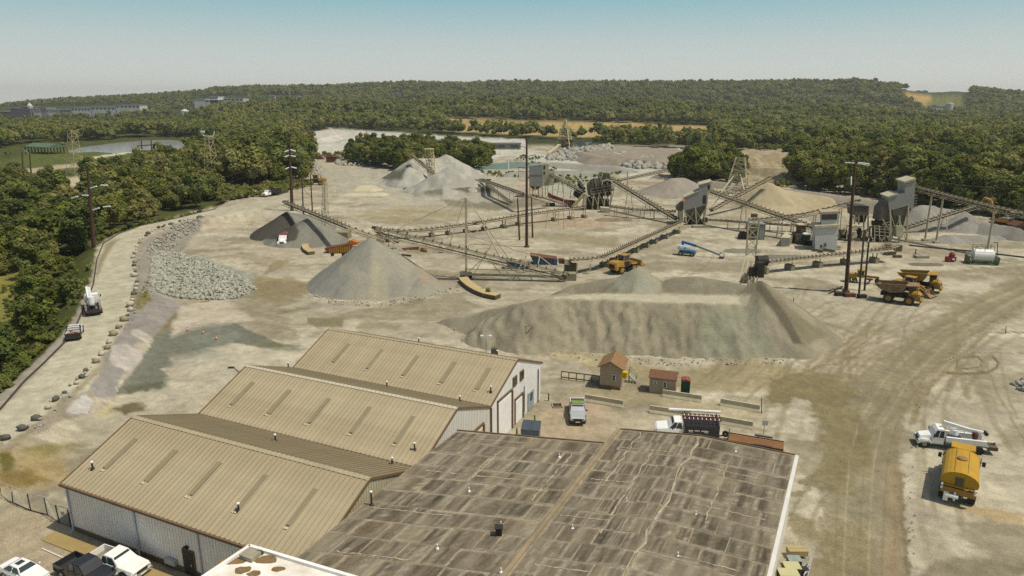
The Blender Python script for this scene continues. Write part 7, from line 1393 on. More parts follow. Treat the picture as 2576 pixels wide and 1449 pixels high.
def wheel_loader(label, loc, rz, s=1.0, bucket_z=.3, grp='yellow wheel loaders', bm=M_CATY, arm=True):
    t = thing('wheel_loader', label, 'wheel loader', loc, rz, grp)
    g = MB(); loft(g, [(-3.6, 1.05, 1.0, 2.1, .12), (-3.3, 1.2, .9, 2.45, .12), (-1.2, 1.15, .9, 2.55, .1), (-1.1, 1.0, .9, 2.5, .1)]); eh = part('engine_hood', g, M_CATY, t); g = MB(); g.b6(-3.66, -3.58, -.7, .7, 1.2, 2.0); part('rear_grille', g, M_BLACKG, eh); g = MB(); g.tube((-1.9, .5, 2.5), (-1.9, .5, 3.4), .09); part('exhaust', g, M_BLACKG, eh)
    g = MB(); g.b6(-1.1, .7, -.8, .8, 1.2, 2.3); g.b6(-3.4, 2.8, -.6, .6, .8, 1.3); part('chassis', g, M_BLACKG, t)
    g = MB()
    for x in (-.95, .6):
        for y in (-.72, .72): g.beam((x, y, 2.2), (x, y, 3.5), .12)
    g.b6(-1.05, .7, -.8, .8, 2.2, 2.45); cb = part('cab_frame', g, M_CATY, t); g = MB(); g.b6(-1.15, .8, -.88, .88, 3.5, 3.64); part('cab_roof', g, M_CATY, cb)
    for pts in ([(.62, -.7, 2.45), (.62, .7, 2.45), (.62, .7, 3.45), (.62, -.7, 3.45)], [(-.97, .7, 2.45), (-.97, -.7, 2.45), (-.97, -.7, 3.45), (-.97, .7, 3.45)], [(-.9, -.74, 2.45), (.55, -.74, 2.45), (.55, -.74, 3.45), (-.9, -.74, 3.45)], [(.55, .74, 2.45), (-.9, .74, 2.45), (-.9, .74, 3.45), (.55, .74, 3.45)]): part('pane', quad(pts), M_GLASS, cb)
    for s_ in (-1, 1):
        g = MB(); g.beam((1.3, s_ * .55, 2.0), (3.4, s_ * .55, bucket_z + .6), .26, .4); part('lift_arm', g, M_CATY, t); g = MB(); g.b6(-2.6, -1.3, s_ * 1.2 - .3, s_ * 1.2 + .3, 1.55, 1.65); g.b6(.9, 2.3, s_ * 1.2 - .3, s_ * 1.2 + .3, 1.65, 1.75); part('mudguard', g, M_CATY, t)
        g = MB(); g.box((-3.62, s_ * .9, 2.15), (.06, .2, .15)); part('tail_lamp', g, M_TAIL, t)
    g = MB(); g.b6(1.0, 1.7, -.6, .6, 1.0, 2.1); part('front_frame', g, M_CATY, t)
    zb = bucket_z; g = MB(); g.prof([(3.3, zb + 1.3), (3.15, zb + .6), (3.4, zb), (4.7, zb - .05), (4.7, zb + .05), (3.55, zb + .15), (3.35, zb + .65), (3.45, zb + 1.25)], -1.55, 1.55); bk = part('bucket', g, bm, t)
    for s_ in (-1.52, 1.44): g = MB(); g.prof([(3.3, zb + 1.25), (3.2, zb + .6), (3.4, zb + .04), (4.6, zb + .04)], s_, s_ + .08); part('bucket_cheek', g, bm, bk)
    for i in range(7): g = MB(); g.box((4.78, -1.3 + i * .43, zb), (.25, .12, .08)); part('tooth', g, M_BLACKG, bk)
    wheels(t, (-1.9, 1.6), 1.35, .85, .6, M_CATY, 18); t.scale = (s,) * 3; return t
c_ = G(*q('B2', 1105, 745)); wheel_loader('clean yellow wheel loader beside the curved conveyor, seen from behind', (c_.x + .8, c_.y + 2.2, 0), R(38), 1.12, .9)
c_ = G(*q('A1', 600, 1108)); wheel_loader('dusty yellow wheel loader at the wood edge with a dark bucket facing left', (c_.x, c_.y, 0), R(186), 1.3, .5, bm=M_BLACKG)
c_ = G(*q('B3', 1560, 1000)); wheel_loader('rusty yellow loader with its bucket out between the two haul trucks', (c_.x - .2, c_.y + 4.4, 0), R(-52), .95, .2, bm=M_RUSTY)
# grader behind the wooden poles
c_ = G(*q('B3', 960, 850)); t = thing('motor_grader', 'yellow motor grader behind the pair of wooden poles', 'grader', (c_.x, c_.y + 1.5, 0), R(-22))
g = MB(); g.b6(-3.4, -1.0, -1.0, 1.0, 1.1, 2.4); part('engine_hood', g, M_CATY, t); g = MB(); g.b6(-3.44, -3.4, -.7, .7, 1.3, 2.2); part('rear_grille', g, M_BLACKG, t); g = MB(); g.beam((-.8, 0, 1.9), (4.2, 0, 1.7), .45, .5); part('main_beam', g, M_CATY, t)
g = MB(); g.b6(-.9, .7, -.85, .85, 1.5, 2.1)
for x in (-.8, .6):
    for y in (-.78, .78): g.beam((x, y, 2.0), (x, y, 3.3), .14)
cb = part('cab_frame', g, M_CATY, t); g = MB(); g.b6(-1.0, .8, -.95, .95, 3.3, 3.45); part('cab_roof', g, M_CATY, cb)
for pts in ([(.62, -.75, 2.1), (.62, .75, 2.1), (.62, .75, 3.25), (.62, -.75, 3.25)], [(-.75, -.8, 2.1), (.55, -.8, 2.1), (.55, -.8, 3.25), (-.75, -.8, 3.25)], [(-.82, .75, 2.1), (-.82, -.75, 2.1), (-.82, -.75, 3.25), (-.82, .75, 3.25)]): part('pane', quad(pts), M_GLASS, cb)
g = MB(); g.beam((1.6, -1.9, .5), (2.6, 1.9, .5), .12, .6); part('blade', g, M_RUST, t); g = MB(); g.tube((2.1, 0, 1.0), (2.1, 0, 1.2), .8, n=14); part('circle', g, M_BLACKG, t); wheels(t, (-1.3, -2.8, 4.0), 1.15, .62, .4, M_RIM, 16); t.scale = (.82,) * 3
# excavator
c_ = G(*q('B3', 2330, 262)); t = thing('excavator', 'orange-yellow tracked excavator with raised boom before the right-hand wood', 'excavator', (c_.x, c_.y, hz(c_.x, c_.y)), R(115))
M_EXC = mat('excavator_yellow', A(206, 150, 70), .55, .12, .8, dirt=A(150, 116, 76), dirt_amt=.4, dirt_scale=.7)
for s in (-1, 1):
    g = MB(); g.prof([(-2.2, .5), (-1.9, .05), (1.9, .05), (2.2, .5), (1.9, .95), (-1.9, .95)], s * 1.3 - .32, s * 1.3 + .32); part('track', g, M_BLACKG, t)
g = MB(); g.lathe((0, 0, .9), [(.9, 0), (.9, .3)], 12); g.b6(-1.2, 1.2, -1.0, 1.0, .5, .9); part('undercarriage', g, M_BLACKG, t)
g = MB(); loft(g, [(1.5, 1.45, 1.2, 2.0, .05), (-1.2, 1.45, 1.2, 2.35, .1), (-2.6, 1.3, 1.25, 2.3, .15)]); part('house', g, M_EXC, t); g = MB(); g.b6(-2.6, -.8, -1.2, 1.2, 2.32, 2.45); part('engine_cover', g, M_CARW, t)
g = MB(); loft(g, [(1.75, .5, 1.3, 2.4, .04), (1.4, .55, 1.3, 3.1, .08), (-.1, .55, 1.3, 3.15, .08)]); g.v = [(x, y + .85, z) for x, y, z in g.v]; cb = part('cab', g, M_BLACKG, t); part('windscreen', quad([(1.66, .45, 2.0), (1.66, 1.25, 2.0), (1.45, 1.22, 2.95), (1.45, .48, 2.95)]), M_GLASS, cb)
for a, b, w_, nm in (((1.2, -.2, 1.9), (3.4, -.2, 6.0), .5, 'boom'), ((3.4, -.2, 6.0), (5.0, -.2, 6.5), .45, 'boom'), ((5.0, -.2, 6.6), (6.4, -.2, 3.6), .35, 'stick'), ((2.0, -.2, 2.2), (3.2, -.2, 4.6), .18, 'ram')): g = MB(); g.beam(a, b, w_, w_ * 1.2); part(nm, g, M_EXC, t)
g = MB(); g.prof([(6.1, 3.7), (6.8, 3.4), (6.6, 2.5), (5.7, 2.6), (5.6, 3.2)], -.75, .35); part('bucket', g, M_BLACKG, t); t.scale = (1.2,) * 3
# blue boom lift
p0, p1 = G(*q('B2', 1710, 560)), G(*q('B2', 2110, 595)); c_ = G(*q('B2', 1765, 562)); t = thing('boom_lift', 'blue and white boom lift with its grey arm stretched to the ground', 'boom lift', (c_.x, c_.y + .8, 0), yaw(p0, p1))
M_LBLUE = mat('lift_blue', A(38, 116, 158), .45, .08); M_LW = mat('lift_white', A(214, 222, 224), .4, .05); M_LGREY = mat('lift_grey', A(150, 156, 154), .5, .1)
g = MB(); loft(g, [(2.2, .8, .55, 1.0, .08), (1.4, 1.0, .5, 1.35, .1), (-1.5, 1.0, .5, 1.35, .1), (-1.8, .9, .55, 1.2, .1)]); part('chassis', g, M_LBLUE, t); wheels(t, (1.5, -1.35), 1.25, .55, .45, M_RIM)
g = MB(); loft(g, [(1.1, 1.1, 1.45, 2.3, .12), (-1.6, 1.2, 1.45, 2.5, .15), (-2.2, 1.0, 1.5, 2.4, .2)]); part('turret', g, M_LW, t); g = MB(); g.box((-.3, -1.16, 1.95), (.45, .04, .45)); part('emblem_panel', g, M_LGREY, t)
L_ = (p1 - p0).length * .98; g = MB(); g.beam((-1.4, .2, 3.3), (2.2, .2, 2.5), .5, .55); part('boom_base', g, M_LBLUE, t); g = MB(); g.beam((2.2, .2, 2.5), (L_ - 1.5, .2, .75), .36, .42); part('boom', g, M_LGREY, t); g = MB(); g.beam((-1.0, .2, 2.2), (-1.4, .2, 3.3), .4); part('riser', g, M_LBLUE, t)
g = MB(); g.b6(L_ - 1.5, L_ - .4, -.6, .9, .1, .25)
for x in (L_ - 1.45, L_ - .45):
    for y in (-.55, .85): g.beam((x, y, .2), (x, y, 1.3), .06)
for y in (-.55, .85): g.beam((L_ - 1.45, y, 1.3), (L_ - .45, y, 1.3), .06)
part('basket', g, M_BLACKG, t); g = MB(); g.box((L_ - 1.2, .1, 1.4), (.4, .5, .5)); part('control_box', g, M_LW, t)
# storage tank in a green frame, red pump, dumpster
c_ = G(*q('B3', 2160, 650)); M_GRN = mat('frame_green', A(96, 116, 76), .6, .1); p0, p1 = G(*q('B3', 2000, 645)), G(*q('B3', 2310, 662)); t = thing('fuel_tank', 'white cylindrical tank lying in a green railed frame', 'tank', c_, yaw(p0, p1)); s_ = (p1 - p0).length
g = MB(); g.tube((-s_ * .31, 1.3, 2.0), (s_ * .34, 1.3, 2.0), 1.45, n=20); g.lathe((-.5, 1.3, 3.4), [(.3, 0), (.3, .3)], 10); part('tank', g, M_WHITE, t); g = MB(); g.b6(-s_ * .46, s_ * .46, -.6, 3.2, .0, .2); part('tray', g, M_GRN, t)
for i in range(9): g = MB(); x = -s_ * .45 + s_ * .9 * i / 8; g.beam((x, -.6, .1), (x, -.6, 1.2), .12); part('post', g, M_GRN, t)
for x in (-s_ * .48, s_ * .48): g = MB(); g.b6(x - .12, x + .12, -.5, 2.6, .2, 1.9); part('end_frame', g, M_GRN, t)
for x in (-s_ * .3, 0, s_ * .3):
    for y in (.2, 2.4): g = MB(); g.beam((x, y, 3.1), (x, y, 4.3), .09); part('handrail_post', g, M_GRN, t)
for y in (.2, 2.4): g = MB(); g.beam((-s_ * .3, y, 4.3), (s_ * .3, y, 4.3), .08); g.beam((-s_ * .3, y, 3.7), (s_ * .3, y, 3.7), .06); part('handrail', g, M_GRN, t)
for x in (-s_ * .22, s_ * .22): g = MB(); g.b6(x - .2, x + .2, .3, 2.3, .2, .9); part('saddle', g, M_CONC, t)
c_ = G(*q('B3', 1835, 620)); t = thing('red_pump', 'small red pump unit standing alone on the gravel', 'pump', c_); M_RED = mat('pump_red', A(148, 48, 58), .5, .12)
g = MB(); g.b6(-.9, .8, -.5, .5, .15, 1.0); part('base_unit', g, M_RED, t); g = MB(); g.lathe((.1, 0, 1.0), [(.5, 0), (.55, .5), (.3, .9)], 12); part('tank', g, M_RED, t); g = MB(); g.tube((.1, 0, 1.8), (.1, 0, 2.2), .12); part('cap', g, M_CARW, t); g = MB(); g.box((.2, -.55, .6), (.5, .06, .3)); part('white_plate', g, M_CARW, t); t.scale = (1.2,) * 3
c_ = G(*q('C2', 190, 1150)); t = thing('dumpster', 'blue-grey dumpster with ribbed lid behind the dark tar roof', 'dumpster', c_, math.atan2(SU.y, SU.x) + .25); M_DUMP = mat('dumpster_blue', A(108, 124, 140), .6, .15)
g = MB(); g.hexa([(-.95, -.7, 0), (.95, -.7, 0), (.95, .7, 0), (-.95, .7, 0)], [(-1.05, -.85, 1.5), (1.05, -.85, 1.5), (1.05, .85, 1.9), (-1.05, .85, 1.9)]); part('bin', g, M_DUMP, t)
for s in (-1, 1): g = MB(); x = s * .53; g.hexa([(x - .52, -.9, 1.52), (x + .52, -.9, 1.52), (x + .52, .88, 1.92), (x - .52, .88, 1.92)], [(x - .52, -.9, 1.58), (x + .52, -.9, 1.58), (x + .52, .88, 1.98), (x - .52, .88, 1.98)]); part('lid', g, mat('lid_slate', A(74, 84, 90), .6, .15), t)
# tiny far vehicles in the field
c_ = T(*q('A0', 350, 1148)); pickup('tiny white pickup on the bare patch in the left field', c_, R(8), M_CARW, trim=M_BLK)
c_ = T(*q('A0', 478, 1325)); g = MB(); loft(g, [(2.2, .5, .2, .9, .1), (0, .8, .1, 1.1, .1), (-2.2, .7, .2, 1.0, .1)]); o = solo('covered_boat', MB().add([(x * .9 + y * .2, y + x * .3, z) for x, y, z in g.v], g.f), M_CARW, 'small white covered boat on the strip between the left woods', 'boat', loc=(0, 0, 0)); o.location = c_
# ================================================================== trees
def foliage_mat(name, cols, tr=.38):
    m = bpy.data.materials.new(name); m.use_nodes = True; nt = m.node_tree; N = nt.nodes; L = nt.links; N.clear()
    out = N.new('ShaderNodeOutputMaterial'); d = N.new('ShaderNodeBsdfDiffuse'); t = N.new('ShaderNodeBsdfTranslucent'); mx = N.new('ShaderNodeMixShader'); mx.inputs[0].default_value = tr
    oi = N.new('ShaderNodeObjectInfo'); rp = N.new('ShaderNodeValToRGB'); rp.color_ramp.interpolation = 'LINEAR'
    for i, c in enumerate(cols):
        e = rp.color_ramp.elements[i] if i < 2 else rp.color_ramp.elements.new(1.0); e.position = i / (len(cols) - 1); e.color = (*c, 1)
    nz = N.new('ShaderNodeTexNoise'); nz.inputs['Scale'].default_value = .022; nz.inputs['Detail'].default_value = 2; L.new(oi.outputs['Location'], nz.inputs['Vector'])
    ma = N.new('ShaderNodeMath'); ma.operation = 'MULTIPLY_ADD'; ma.inputs[1].default_value = 1.6; ma.inputs[2].default_value = -.55; L.new(nz.outputs['Fac'], ma.inputs[0])
    mb = N.new('ShaderNodeMath'); mb.operation = 'MULTIPLY_ADD'; mb.inputs[1].default_value = .75; mb.use_clamp = True; L.new(oi.outputs['Random'], mb.inputs[0]); L.new(ma.outputs[0], mb.inputs[2]); L.new(mb.outputs[0], rp.inputs[0])
    at = N.new('ShaderNodeAttribute'); at.attribute_name = 'Col'; mu = N.new('ShaderNodeMix'); mu.data_type = 'RGBA'; mu.blend_type = 'MULTIPLY'; mu.inputs[0].default_value = 1
    L.new(rp.outputs[0], mu.inputs[6]); L.new(at.outputs['Color'], mu.inputs[7])
    L.new(mu.outputs[2], d.inputs[0]); L.new(mu.outputs[2], t.inputs[0]); L.new(d.outputs[0], mx.inputs[1]); L.new(t.outputs[0], mx.inputs[2]); L.new(mx.outputs[0], out.inputs[0])
    return m
GRS = [(0.073, 0.1, 0.027), (0.094, 0.123, 0.038), (0.128, 0.158, 0.043), (0.15, 0.172, 0.036), (0.155, 0.179, 0.059), (0.193, 0.202, 0.045), (0.213, 0.212, 0.073), (0.256, 0.244, 0.085)]
M_LEAF = foliage_mat('foliage', GRS); M_BARK = mat('bark', A(96, 84, 62), .9, .25, 2.0)
bm_ = bmesh.new(); bmesh.ops.create_icosphere(bm_, subdivisions=2, radius=1.0); IV2 = np.array([v.co[:] for v in bm_.verts]); IF2 = np.array([[v.index for v in f.verts] for f in bm_.faces]); bm_.free()
IV1 = IV / .5; IF1 = IF
def crown_mesh(name, seed, nl, nleaf, leaf, rx=.34, rz=.36, cz=.60, hi=False, m=None):
    """unit-height crown: lobes of foliage, each a ragged core set about with leaf sprays"""
    g = np.random.default_rng(seed); VV, FF, CC = [], [], []; o = 0; bv, bf = (IV1, IF1)
    for i in range(nl):
        u = g.normal(size=3); u /= np.linalg.norm(u); rr = g.uniform(.35, .95) if i else 0.0
        c = np.array([u[0] * rx * rr, u[1] * rx * rr, cz + u[2] * rz * rr * (1 if u[2] > 0 else .75)]); lr = g.uniform(.30, .48) * rx * (1.25 if i == 0 else 1.0) * (1.15 - .35 * max(u[2], 0))
        tint = g.uniform(.72, 1.22)
        v = bv * (1 + g.uniform(-.22, .22, (len(bv), 1))) * lr * .92 + c
        VV.append(v); FF.append(np.concatenate([bf, bf[:, 2:3]], 1) + o); CC.append(np.full(len(v), tint * .95)); o += len(v)
        n = nleaf; w = g.normal(size=(n, 3)); w /= np.linalg.norm(w, axis=1)[:, None]; w[:, 2] = np.where(w[:, 2] < -.5, -w[:, 2], w[:, 2])
        p = c + w * lr * g.uniform(.86, 1.22, (n, 1)); nn = w + np.array([0, 0, .25]) + g.normal(size=(n, 3)) * .36; nn /= np.linalg.norm(nn, axis=1)[:, None]
        t = np.cross(nn, g.normal(size=(n, 3))); t /= np.linalg.norm(t, axis=1)[:, None]; b = np.cross(nn, t); s = leaf * g.uniform(.6, 1.35, (n, 1))
        qv = np.stack([p - t * s - b * s * .6, p + t * s * .7 - b * s * .8, p + t * s + b * s * .6, p - t * s * .6 + b * s * .9], 1).reshape(-1, 3)
        VV.append(qv); FF.append(np.arange(4 * n).reshape(n, 4) + o); CC.append(np.repeat(tint * g.uniform(.75, 1.3, n), 4)); o += 4 * n
    V_ = np.concatenate(VV); F_ = np.concatenate(FF); C_ = np.concatenate(CC)
    tri = F_[:, 2] == F_[:, 3]; me = bpy.data.meshes.new(name)
    fl = [tuple(f[:3]) if t_ else tuple(f) for f, t_ in zip(F_.tolist(), tri)]
    me.from_pydata(V_.tolist(), [], fl); at = me.color_attributes.new('Col', 'FLOAT_COLOR', 'POINT'); c4 = np.ones((len(V_), 4), np.float32); c4[:, :3] = C_[:, None]; at.data.foreach_set('color', c4.ravel())
    me.materials.append(m or M_LEAF); me.update(); return me
def trunk_mesh(seed):
    g = random.Random(seed); mb = MB(); z = 0; p = Vector((0, 0, -.05)); r = .022
    for i in range(3):
        n = p + Vector((g.uniform(-.02, .02), g.uniform(-.02, .02), .17)); mb.tube(p, n, r, r * .8, 6); p = n; r *= .8
    for i in range(4):
        a = g.uniform(0, 6.28); mb.tube(p - Vector((0, 0, .08 * i / 2)), p + Vector((math.cos(a) * .18, math.sin(a) * .18, g.uniform(.12, .25))), r * .7, r * .3, 5)
    me = mb.mesh('trunk'); me.materials.append(M_BARK); return me
CROWNS = [crown_mesh('crown', 100 + i, 15, 80, .026, rx=[.34, .30, .38, .33, .27, .36][i], rz=[.42, .44, .40, .43, .45, .41][i], cz=[.54, .53, .56, .53, .51, .55][i]) for i in range(6)]
TRUNKS = [trunk_mesh(i) for i in range(3)]
FARC = [crown_mesh('far_crown', 200 + i, 7, 20, .052, rx=[.40, .36, .44, .34][i], rz=[.36, .40, .34, .42][i], cz=.56) for i in range(4)]
RF = [(2000, 478), (2200, 496), (2300, 516), (2420, 534), (2576, 562), (2900, 630), (2900, 372), (2576, 376), (2300, 378), (2100, 378), (1998, 384)]
LA = [(-260, 740), (-260, 470), (60, 462), (150, 490), (168, 560), (232, 600), (226, 640), (200, 660), (120, 690), (60, 720)]
LB = [(60, 690), (140, 676), (212, 690), (216, 730), (200, 785), (165, 840), (128, 870), (90, 880), (55, 820), (80, 750)]
LC = [(228, 470), (300, 438), (420, 420), (480, 415), (560, 505), (535, 518), (437, 543), (355, 560), (300, 580), (252, 605), (228, 560)]
LD = [(-120, 900), (10, 880), (50, 905), (62, 935), (20, 985), (-40, 1030), (-120, 1040)]
WE = [(485, 450), (520, 470), (600, 478), (700, 470), (772, 458), (782, 430), (768, 395), (740, 376), (640, 368), (540, 378), (490, 400)]
BF = [(870, 410), (900, 418), (1000, 430), (1100, 425), (1200, 430), (1238, 420), (1230, 400), (1150, 382), (1000, 374), (900, 380)]
BG = [(1690, 462), (1800, 464), (1862, 470), (1868, 442), (1840, 428), (1750, 418), (1700, 432)]
BACK = [(-900, 378), (0, 374), (60, 362), (130, 358), (200, 356), (300, 350), (390, 344), (500, 345), (560, 362), (650, 370), (735, 345), (760, 334), (850, 322), (950, 328), (1150, 338), (1320, 350), (1400, 352), (1425, 358), (1500, 358), (1530, 366), (1990, 386), (2100, 380), (2900, 380), (2900, 150), (-900, 150)]
REG = [(RF, 12, 17, 'broad green tree in the dense wood behind the gravel berm', 'trees of the right-hand wood'), (LA, 8, 12, 'dense green tree in the thicket at the left edge below the field', 'trees of the left thicket'), (LB, 5.5, 8.5, 'bushy green tree on the bank just left of the haul road', 'trees on the haul road bank'), (LC, 9, 13, 'leafy tree in the wood between the field and the haul road bend', 'trees of the roadside wood'), (LD, 5, 8, 'bushy tree in the bottom of the ditch at the left edge', 'trees in the left ditch'), (WE, 13, 18, 'tall tree in the wood block behind the tall steel pole', 'trees of the wood block'), (BF, 9, 13, 'rounded tree in the grove behind the far twin stockpile', 'trees of the pit grove'), (BG, 9, 15, 'dark bushy tree in the clump above the mauve stockpile', 'trees of the berm clump')]
CLEAR = [[(2262, 226), (2350, 226), (2352, 262), (2262, 256)], [(2290, 250), (2350, 250), (2350, 272), (2290, 268)], [(2335, 262), (2405, 262), (2405, 276), (2335, 276)], [(0, 270), (80, 268), (355, 262), (355, 288), (240, 294), (80, 304), (0, 306)], [(455, 280), (480, 280), (480, 292), (455, 292)], [(486, 246), (620, 240), (620, 264), (486, 268)], [(60, 372), (128, 372), (128, 392), (60, 392)], [(985, 234), (1012, 234), (1012, 248), (985, 248)], [(1040, 234), (1066, 234), (1066, 246), (1040, 246)], [(660, 240), (765, 240), (765, 262), (660, 262)]]
def grid_pts(r0, r1, cell, seed, azm=44):
    g = np.random.default_rng(seed); xm = r1 * math.sin(R(azm)); gx = np.arange(-xm, xm, cell); gy = np.arange(r0 * .6, r1, cell); X, Y = np.meshgrid(gx, gy); X = X.ravel() + g.uniform(-.45, .45, X.size) * cell; Y = Y.ravel() + g.uniform(-.45, .45, Y.size) * cell
    rr = np.hypot(X, Y); k = (rr > r0) & (rr < r1) & (np.abs(np.arctan2(X, Y)) < R(azm)); return X[k], Y[k]
FCL = [(-60, 365, 1392, 1600), (480, 620, 1315, 1560), (2250, 2360, 1750, 2700), (2330, 2410, 1300, 1560), (445, 485, 1000, 1200)]
near = []; far_pts = []
X, Y = grid_pts(60, 560, 6.2, 77, 50); Z = hgt(X, Y); PX, PY = pix(X, Y, Z); sdr = polysd(X, Y, ROADPOLY); rg = np.random.default_rng(5)
for poly, h0, h1, lab, grp in REG:
    k = np.nonzero((polysd(PX, PY, poly) < 0) & (sdr > 3.0))[0]
    for i in k:
        r_ = math.hypot(X[i], Y[i]); keep = 1.0 if poly in (LB, LD) else .85
        if rg.random() > keep: continue
        h = rg.uniform(h0, h1) * (rg.choice([1, .9, 1.05, .65, 1.25])); near.append((h / r_, X[i], Y[i], Z[i], h, lab, grp))
near.sort(key=lambda a: -a[0])
INFR = [a for a in near if -60 < pix(np.array([a[1]]), np.array([a[2]]), np.array([a[3]]))[0][0] < 2640]
chosen = set(id(a) for a in INFR[:285])
proto = {}
for a in near:
    if id(a) not in chosen: far_pts.append((a[1], a[2], a[3], a[4], 1)); continue
    _, x, y, z, h, lab, grp = a; t = thing('tree', lab, 'tree', (x, y, z - .1), rg.uniform(0, 6.28), grp); sc = h * rg.uniform(.95, 1.1); t.scale = (sc * rg.uniform(.95, 1.2),) * 2 + (h,)
    for nm, me in (('trunk', TRUNKS[rg.integers(3)]), ('crown', CROWNS[rg.integers(6)])):
        o = bpy.data.objects.new(nm, me); link(o); o.parent = t
for r0, r1, cell, sd in ((480, 900, 8.6, 81), (900, 1500, 11.0, 82), (1500, 2700, 14.0, 83)):
    X, Y = grid_pts(r0, r1, cell, sd); Z = hgt(X, Y); PX, PY = pix(X, Y, Z); k = polysd(PX, PY, BACK) < 0
    for P in (OCHRE, OCHRE2, OCHRE3, MEADOW): k &= polysd(X, Y, P) > 3
    for P in (LPOND, RIVER): k &= polysd(X, Y, P) > 5
    for P in CLEAR: k &= polysd(PX, PY, P) > 0
    rr_, aa_ = np.hypot(X, Y), np.arctan2(X, Y)
    for xa, xb, d0, d1 in FCL: k &= ~((aa_ > math.atan((xa - CX) / FPX / ct)) & (aa_ < math.atan((xb - CX) / FPX / ct)) & (rr_ > d0) & (rr_ < d1))
    k &= (fbm(X / 60, Y / 60, 91, 3) > .30)
    if r0 < 1500:
        ff = polysd(*pix(X, Y, Z), [(1130, 318), (1430, 335), (1800, 340), (1800, 372), (1500, 366), (1180, 350)]) < 0; k &= ~(ff & (rg.random(len(X)) < .72))
    for x, y, z in zip(X[k], Y[k], Z[k]): far_pts.append((x, y, z, rg.uniform(8, 20) * (.7 if x < -.42 * y and r0 > 800 else 1) * (1.0 if r0 < 900 else 1.05 if r0 < 1500 else 1.2), 0))
# scattered field bushes
for (px_, py_, h_) in [(20, 395, 5), (160, 350 + 20, 6), (905 / 2.515, 400, 4), (360, 418, 5), (495, 392, 6), (520, 395, 5)]:
    p = T(px_, py_); far_pts.append((p.x, p.y, p.z, h_, 0))
def instancer(name, pts, meshes, label, tag=True):
    P = np.array([(a[0], a[1], a[2] - .2) for a in pts]); n = len(P); me = bpy.data.meshes.new(name); me.vertices.add(n); me.vertices.foreach_set('co', P.astype(np.float32).ravel())
    g = np.random.default_rng(9)
    a = me.attributes.new('sc', 'FLOAT', 'POINT'); a.data.foreach_set('value', np.array([p[3] for p in pts], np.float32)); a = me.attributes.new('ro', 'FLOAT', 'POINT'); a.data.foreach_set('value', g.uniform(0, 6.28, n).astype(np.float32)); a = me.attributes.new('va', 'INT', 'POINT'); a.data.foreach_set('value', g.integers(0, len(meshes), n).astype(np.int32))
    a = me.attributes.new('wd', 'FLOAT', 'POINT'); a.data.foreach_set('value', np.array([p[3] for p in pts], np.float32) * g.uniform(.85, 1.3, n).astype(np.float32))
    o = link(bpy.data.objects.new(name, me)); ng = bpy.data.node_groups.new(name, 'GeometryNodeTree'); ng.interface.new_socket('Geometry', in_out='INPUT', socket_type='NodeSocketGeometry'); ng.interface.new_socket('Geometry', in_out='OUTPUT', socket_type='NodeSocketGeometry')
    N = ng.nodes; L = ng.links; i_ = N.new('NodeGroupInput'); o_ = N.new('NodeGroupOutput'); ip = N.new('GeometryNodeInstanceOnPoints'); j = N.new('GeometryNodeGeometryToInstance')
    for k, m in enumerate(reversed(meshes)):
        src = bpy.data.objects.new('far_crown', m); oi = N.new('GeometryNodeObjectInfo'); oi.inputs[0].default_value = src; L.new(oi.outputs['Geometry'], j.inputs[0])
    na = lambda nm, ty: (lambda x: (setattr(x, 'data_type', ty), x.inputs[0].__setattr__('default_value', nm), x)[2])(N.new('GeometryNodeInputNamedAttribute'))
    sc, ro, va, wd = na('sc', 'FLOAT'), na('ro', 'FLOAT'), na('va', 'INT'), na('wd', 'FLOAT'); cx = N.new('ShaderNodeCombineXYZ'); c3 = N.new('ShaderNodeCombineXYZ')
    L.new(ro.outputs[0], cx.inputs[2]); L.new(wd.outputs[0], c3.inputs[0]); L.new(wd.outputs[0], c3.inputs[1]); L.new(sc.outputs[0], c3.inputs[2])
    L.new(i_.outputs[0], ip.inputs['Points']); L.new(j.outputs[0], ip.inputs['Instance']); ip.inputs['Pick Instance'].default_value = True; L.new(va.outputs[0], ip.inputs['Instance Index']); L.new(cx.outputs[0], ip.inputs['Rotation']); L.new(c3.outputs[0], ip.inputs['Scale']); L.new(ip.outputs[0], o_.inputs[0])
    md = o.modifiers.new('scatter', 'NODES'); md.node_group = ng; return tagit(o, label, kind='stuff')
midp = [p for p in far_pts if p[4] == 1]; farp = [p for p in far_pts if p[4] == 0]
print('near', len(near), 'chosen', len(chosen), 'mid', len(midp), 'far', len(farp))
instancer('woodland', midp, CROWNS[:4], 'deeper trees of the woods round the quarry, reading as one mass')
instancer('forest', farp, FARC, 'far woods covering the valley and hills up to the skyline')
# low scrub along banks and verges
scr = []
def scrub(poly, n, h0, h1, seed, z=0.0):
    g = np.random.default_rng(seed); xs = [p[0] for p in poly]; ys = [p[1] for p in poly]; px = g.uniform(min(xs), max(xs), n * 5); py = g.uniform(min(ys), max(ys), n * 5); k = polysd(px, py, poly) < 0
    for a, b in list(zip(px[k], py[k]))[:n]:
        p = G(a, b, z); s = polysd(np.array([p.x]), np.array([p.y]), ROADPOLY)[0]
        if s < 1.2: continue
        scr.append((p.x, p.y, hz(p.x, p.y), g.uniform(h0, h1), 0))
scrub([(60, 960), (165, 850), (215, 760), (232, 700), (222, 690), (190, 760), (130, 860), (30, 960), (0, 1010), (0, 1035)], 160, .8, 2.4, 1); scrub([(250, 605), (300, 582), (437, 545), (560, 515), (560, 500), (430, 530), (300, 565), (240, 595)], 200, .8, 2.6, 2, 2)
scrub([(0, 700), (60, 690), (80, 760), (60, 860), (20, 890), (0, 900)], 70, .6, 2.0, 3); scrub([(440, 560), (520, 550), (450, 600), (400, 630), (390, 610)], 50, .3, .9, 4); scrub(tl('B0', [(1390, 930), (1490, 920), (1510, 1010), (1430, 1120), (1350, 1090)]), 60, .25, .6, 5)
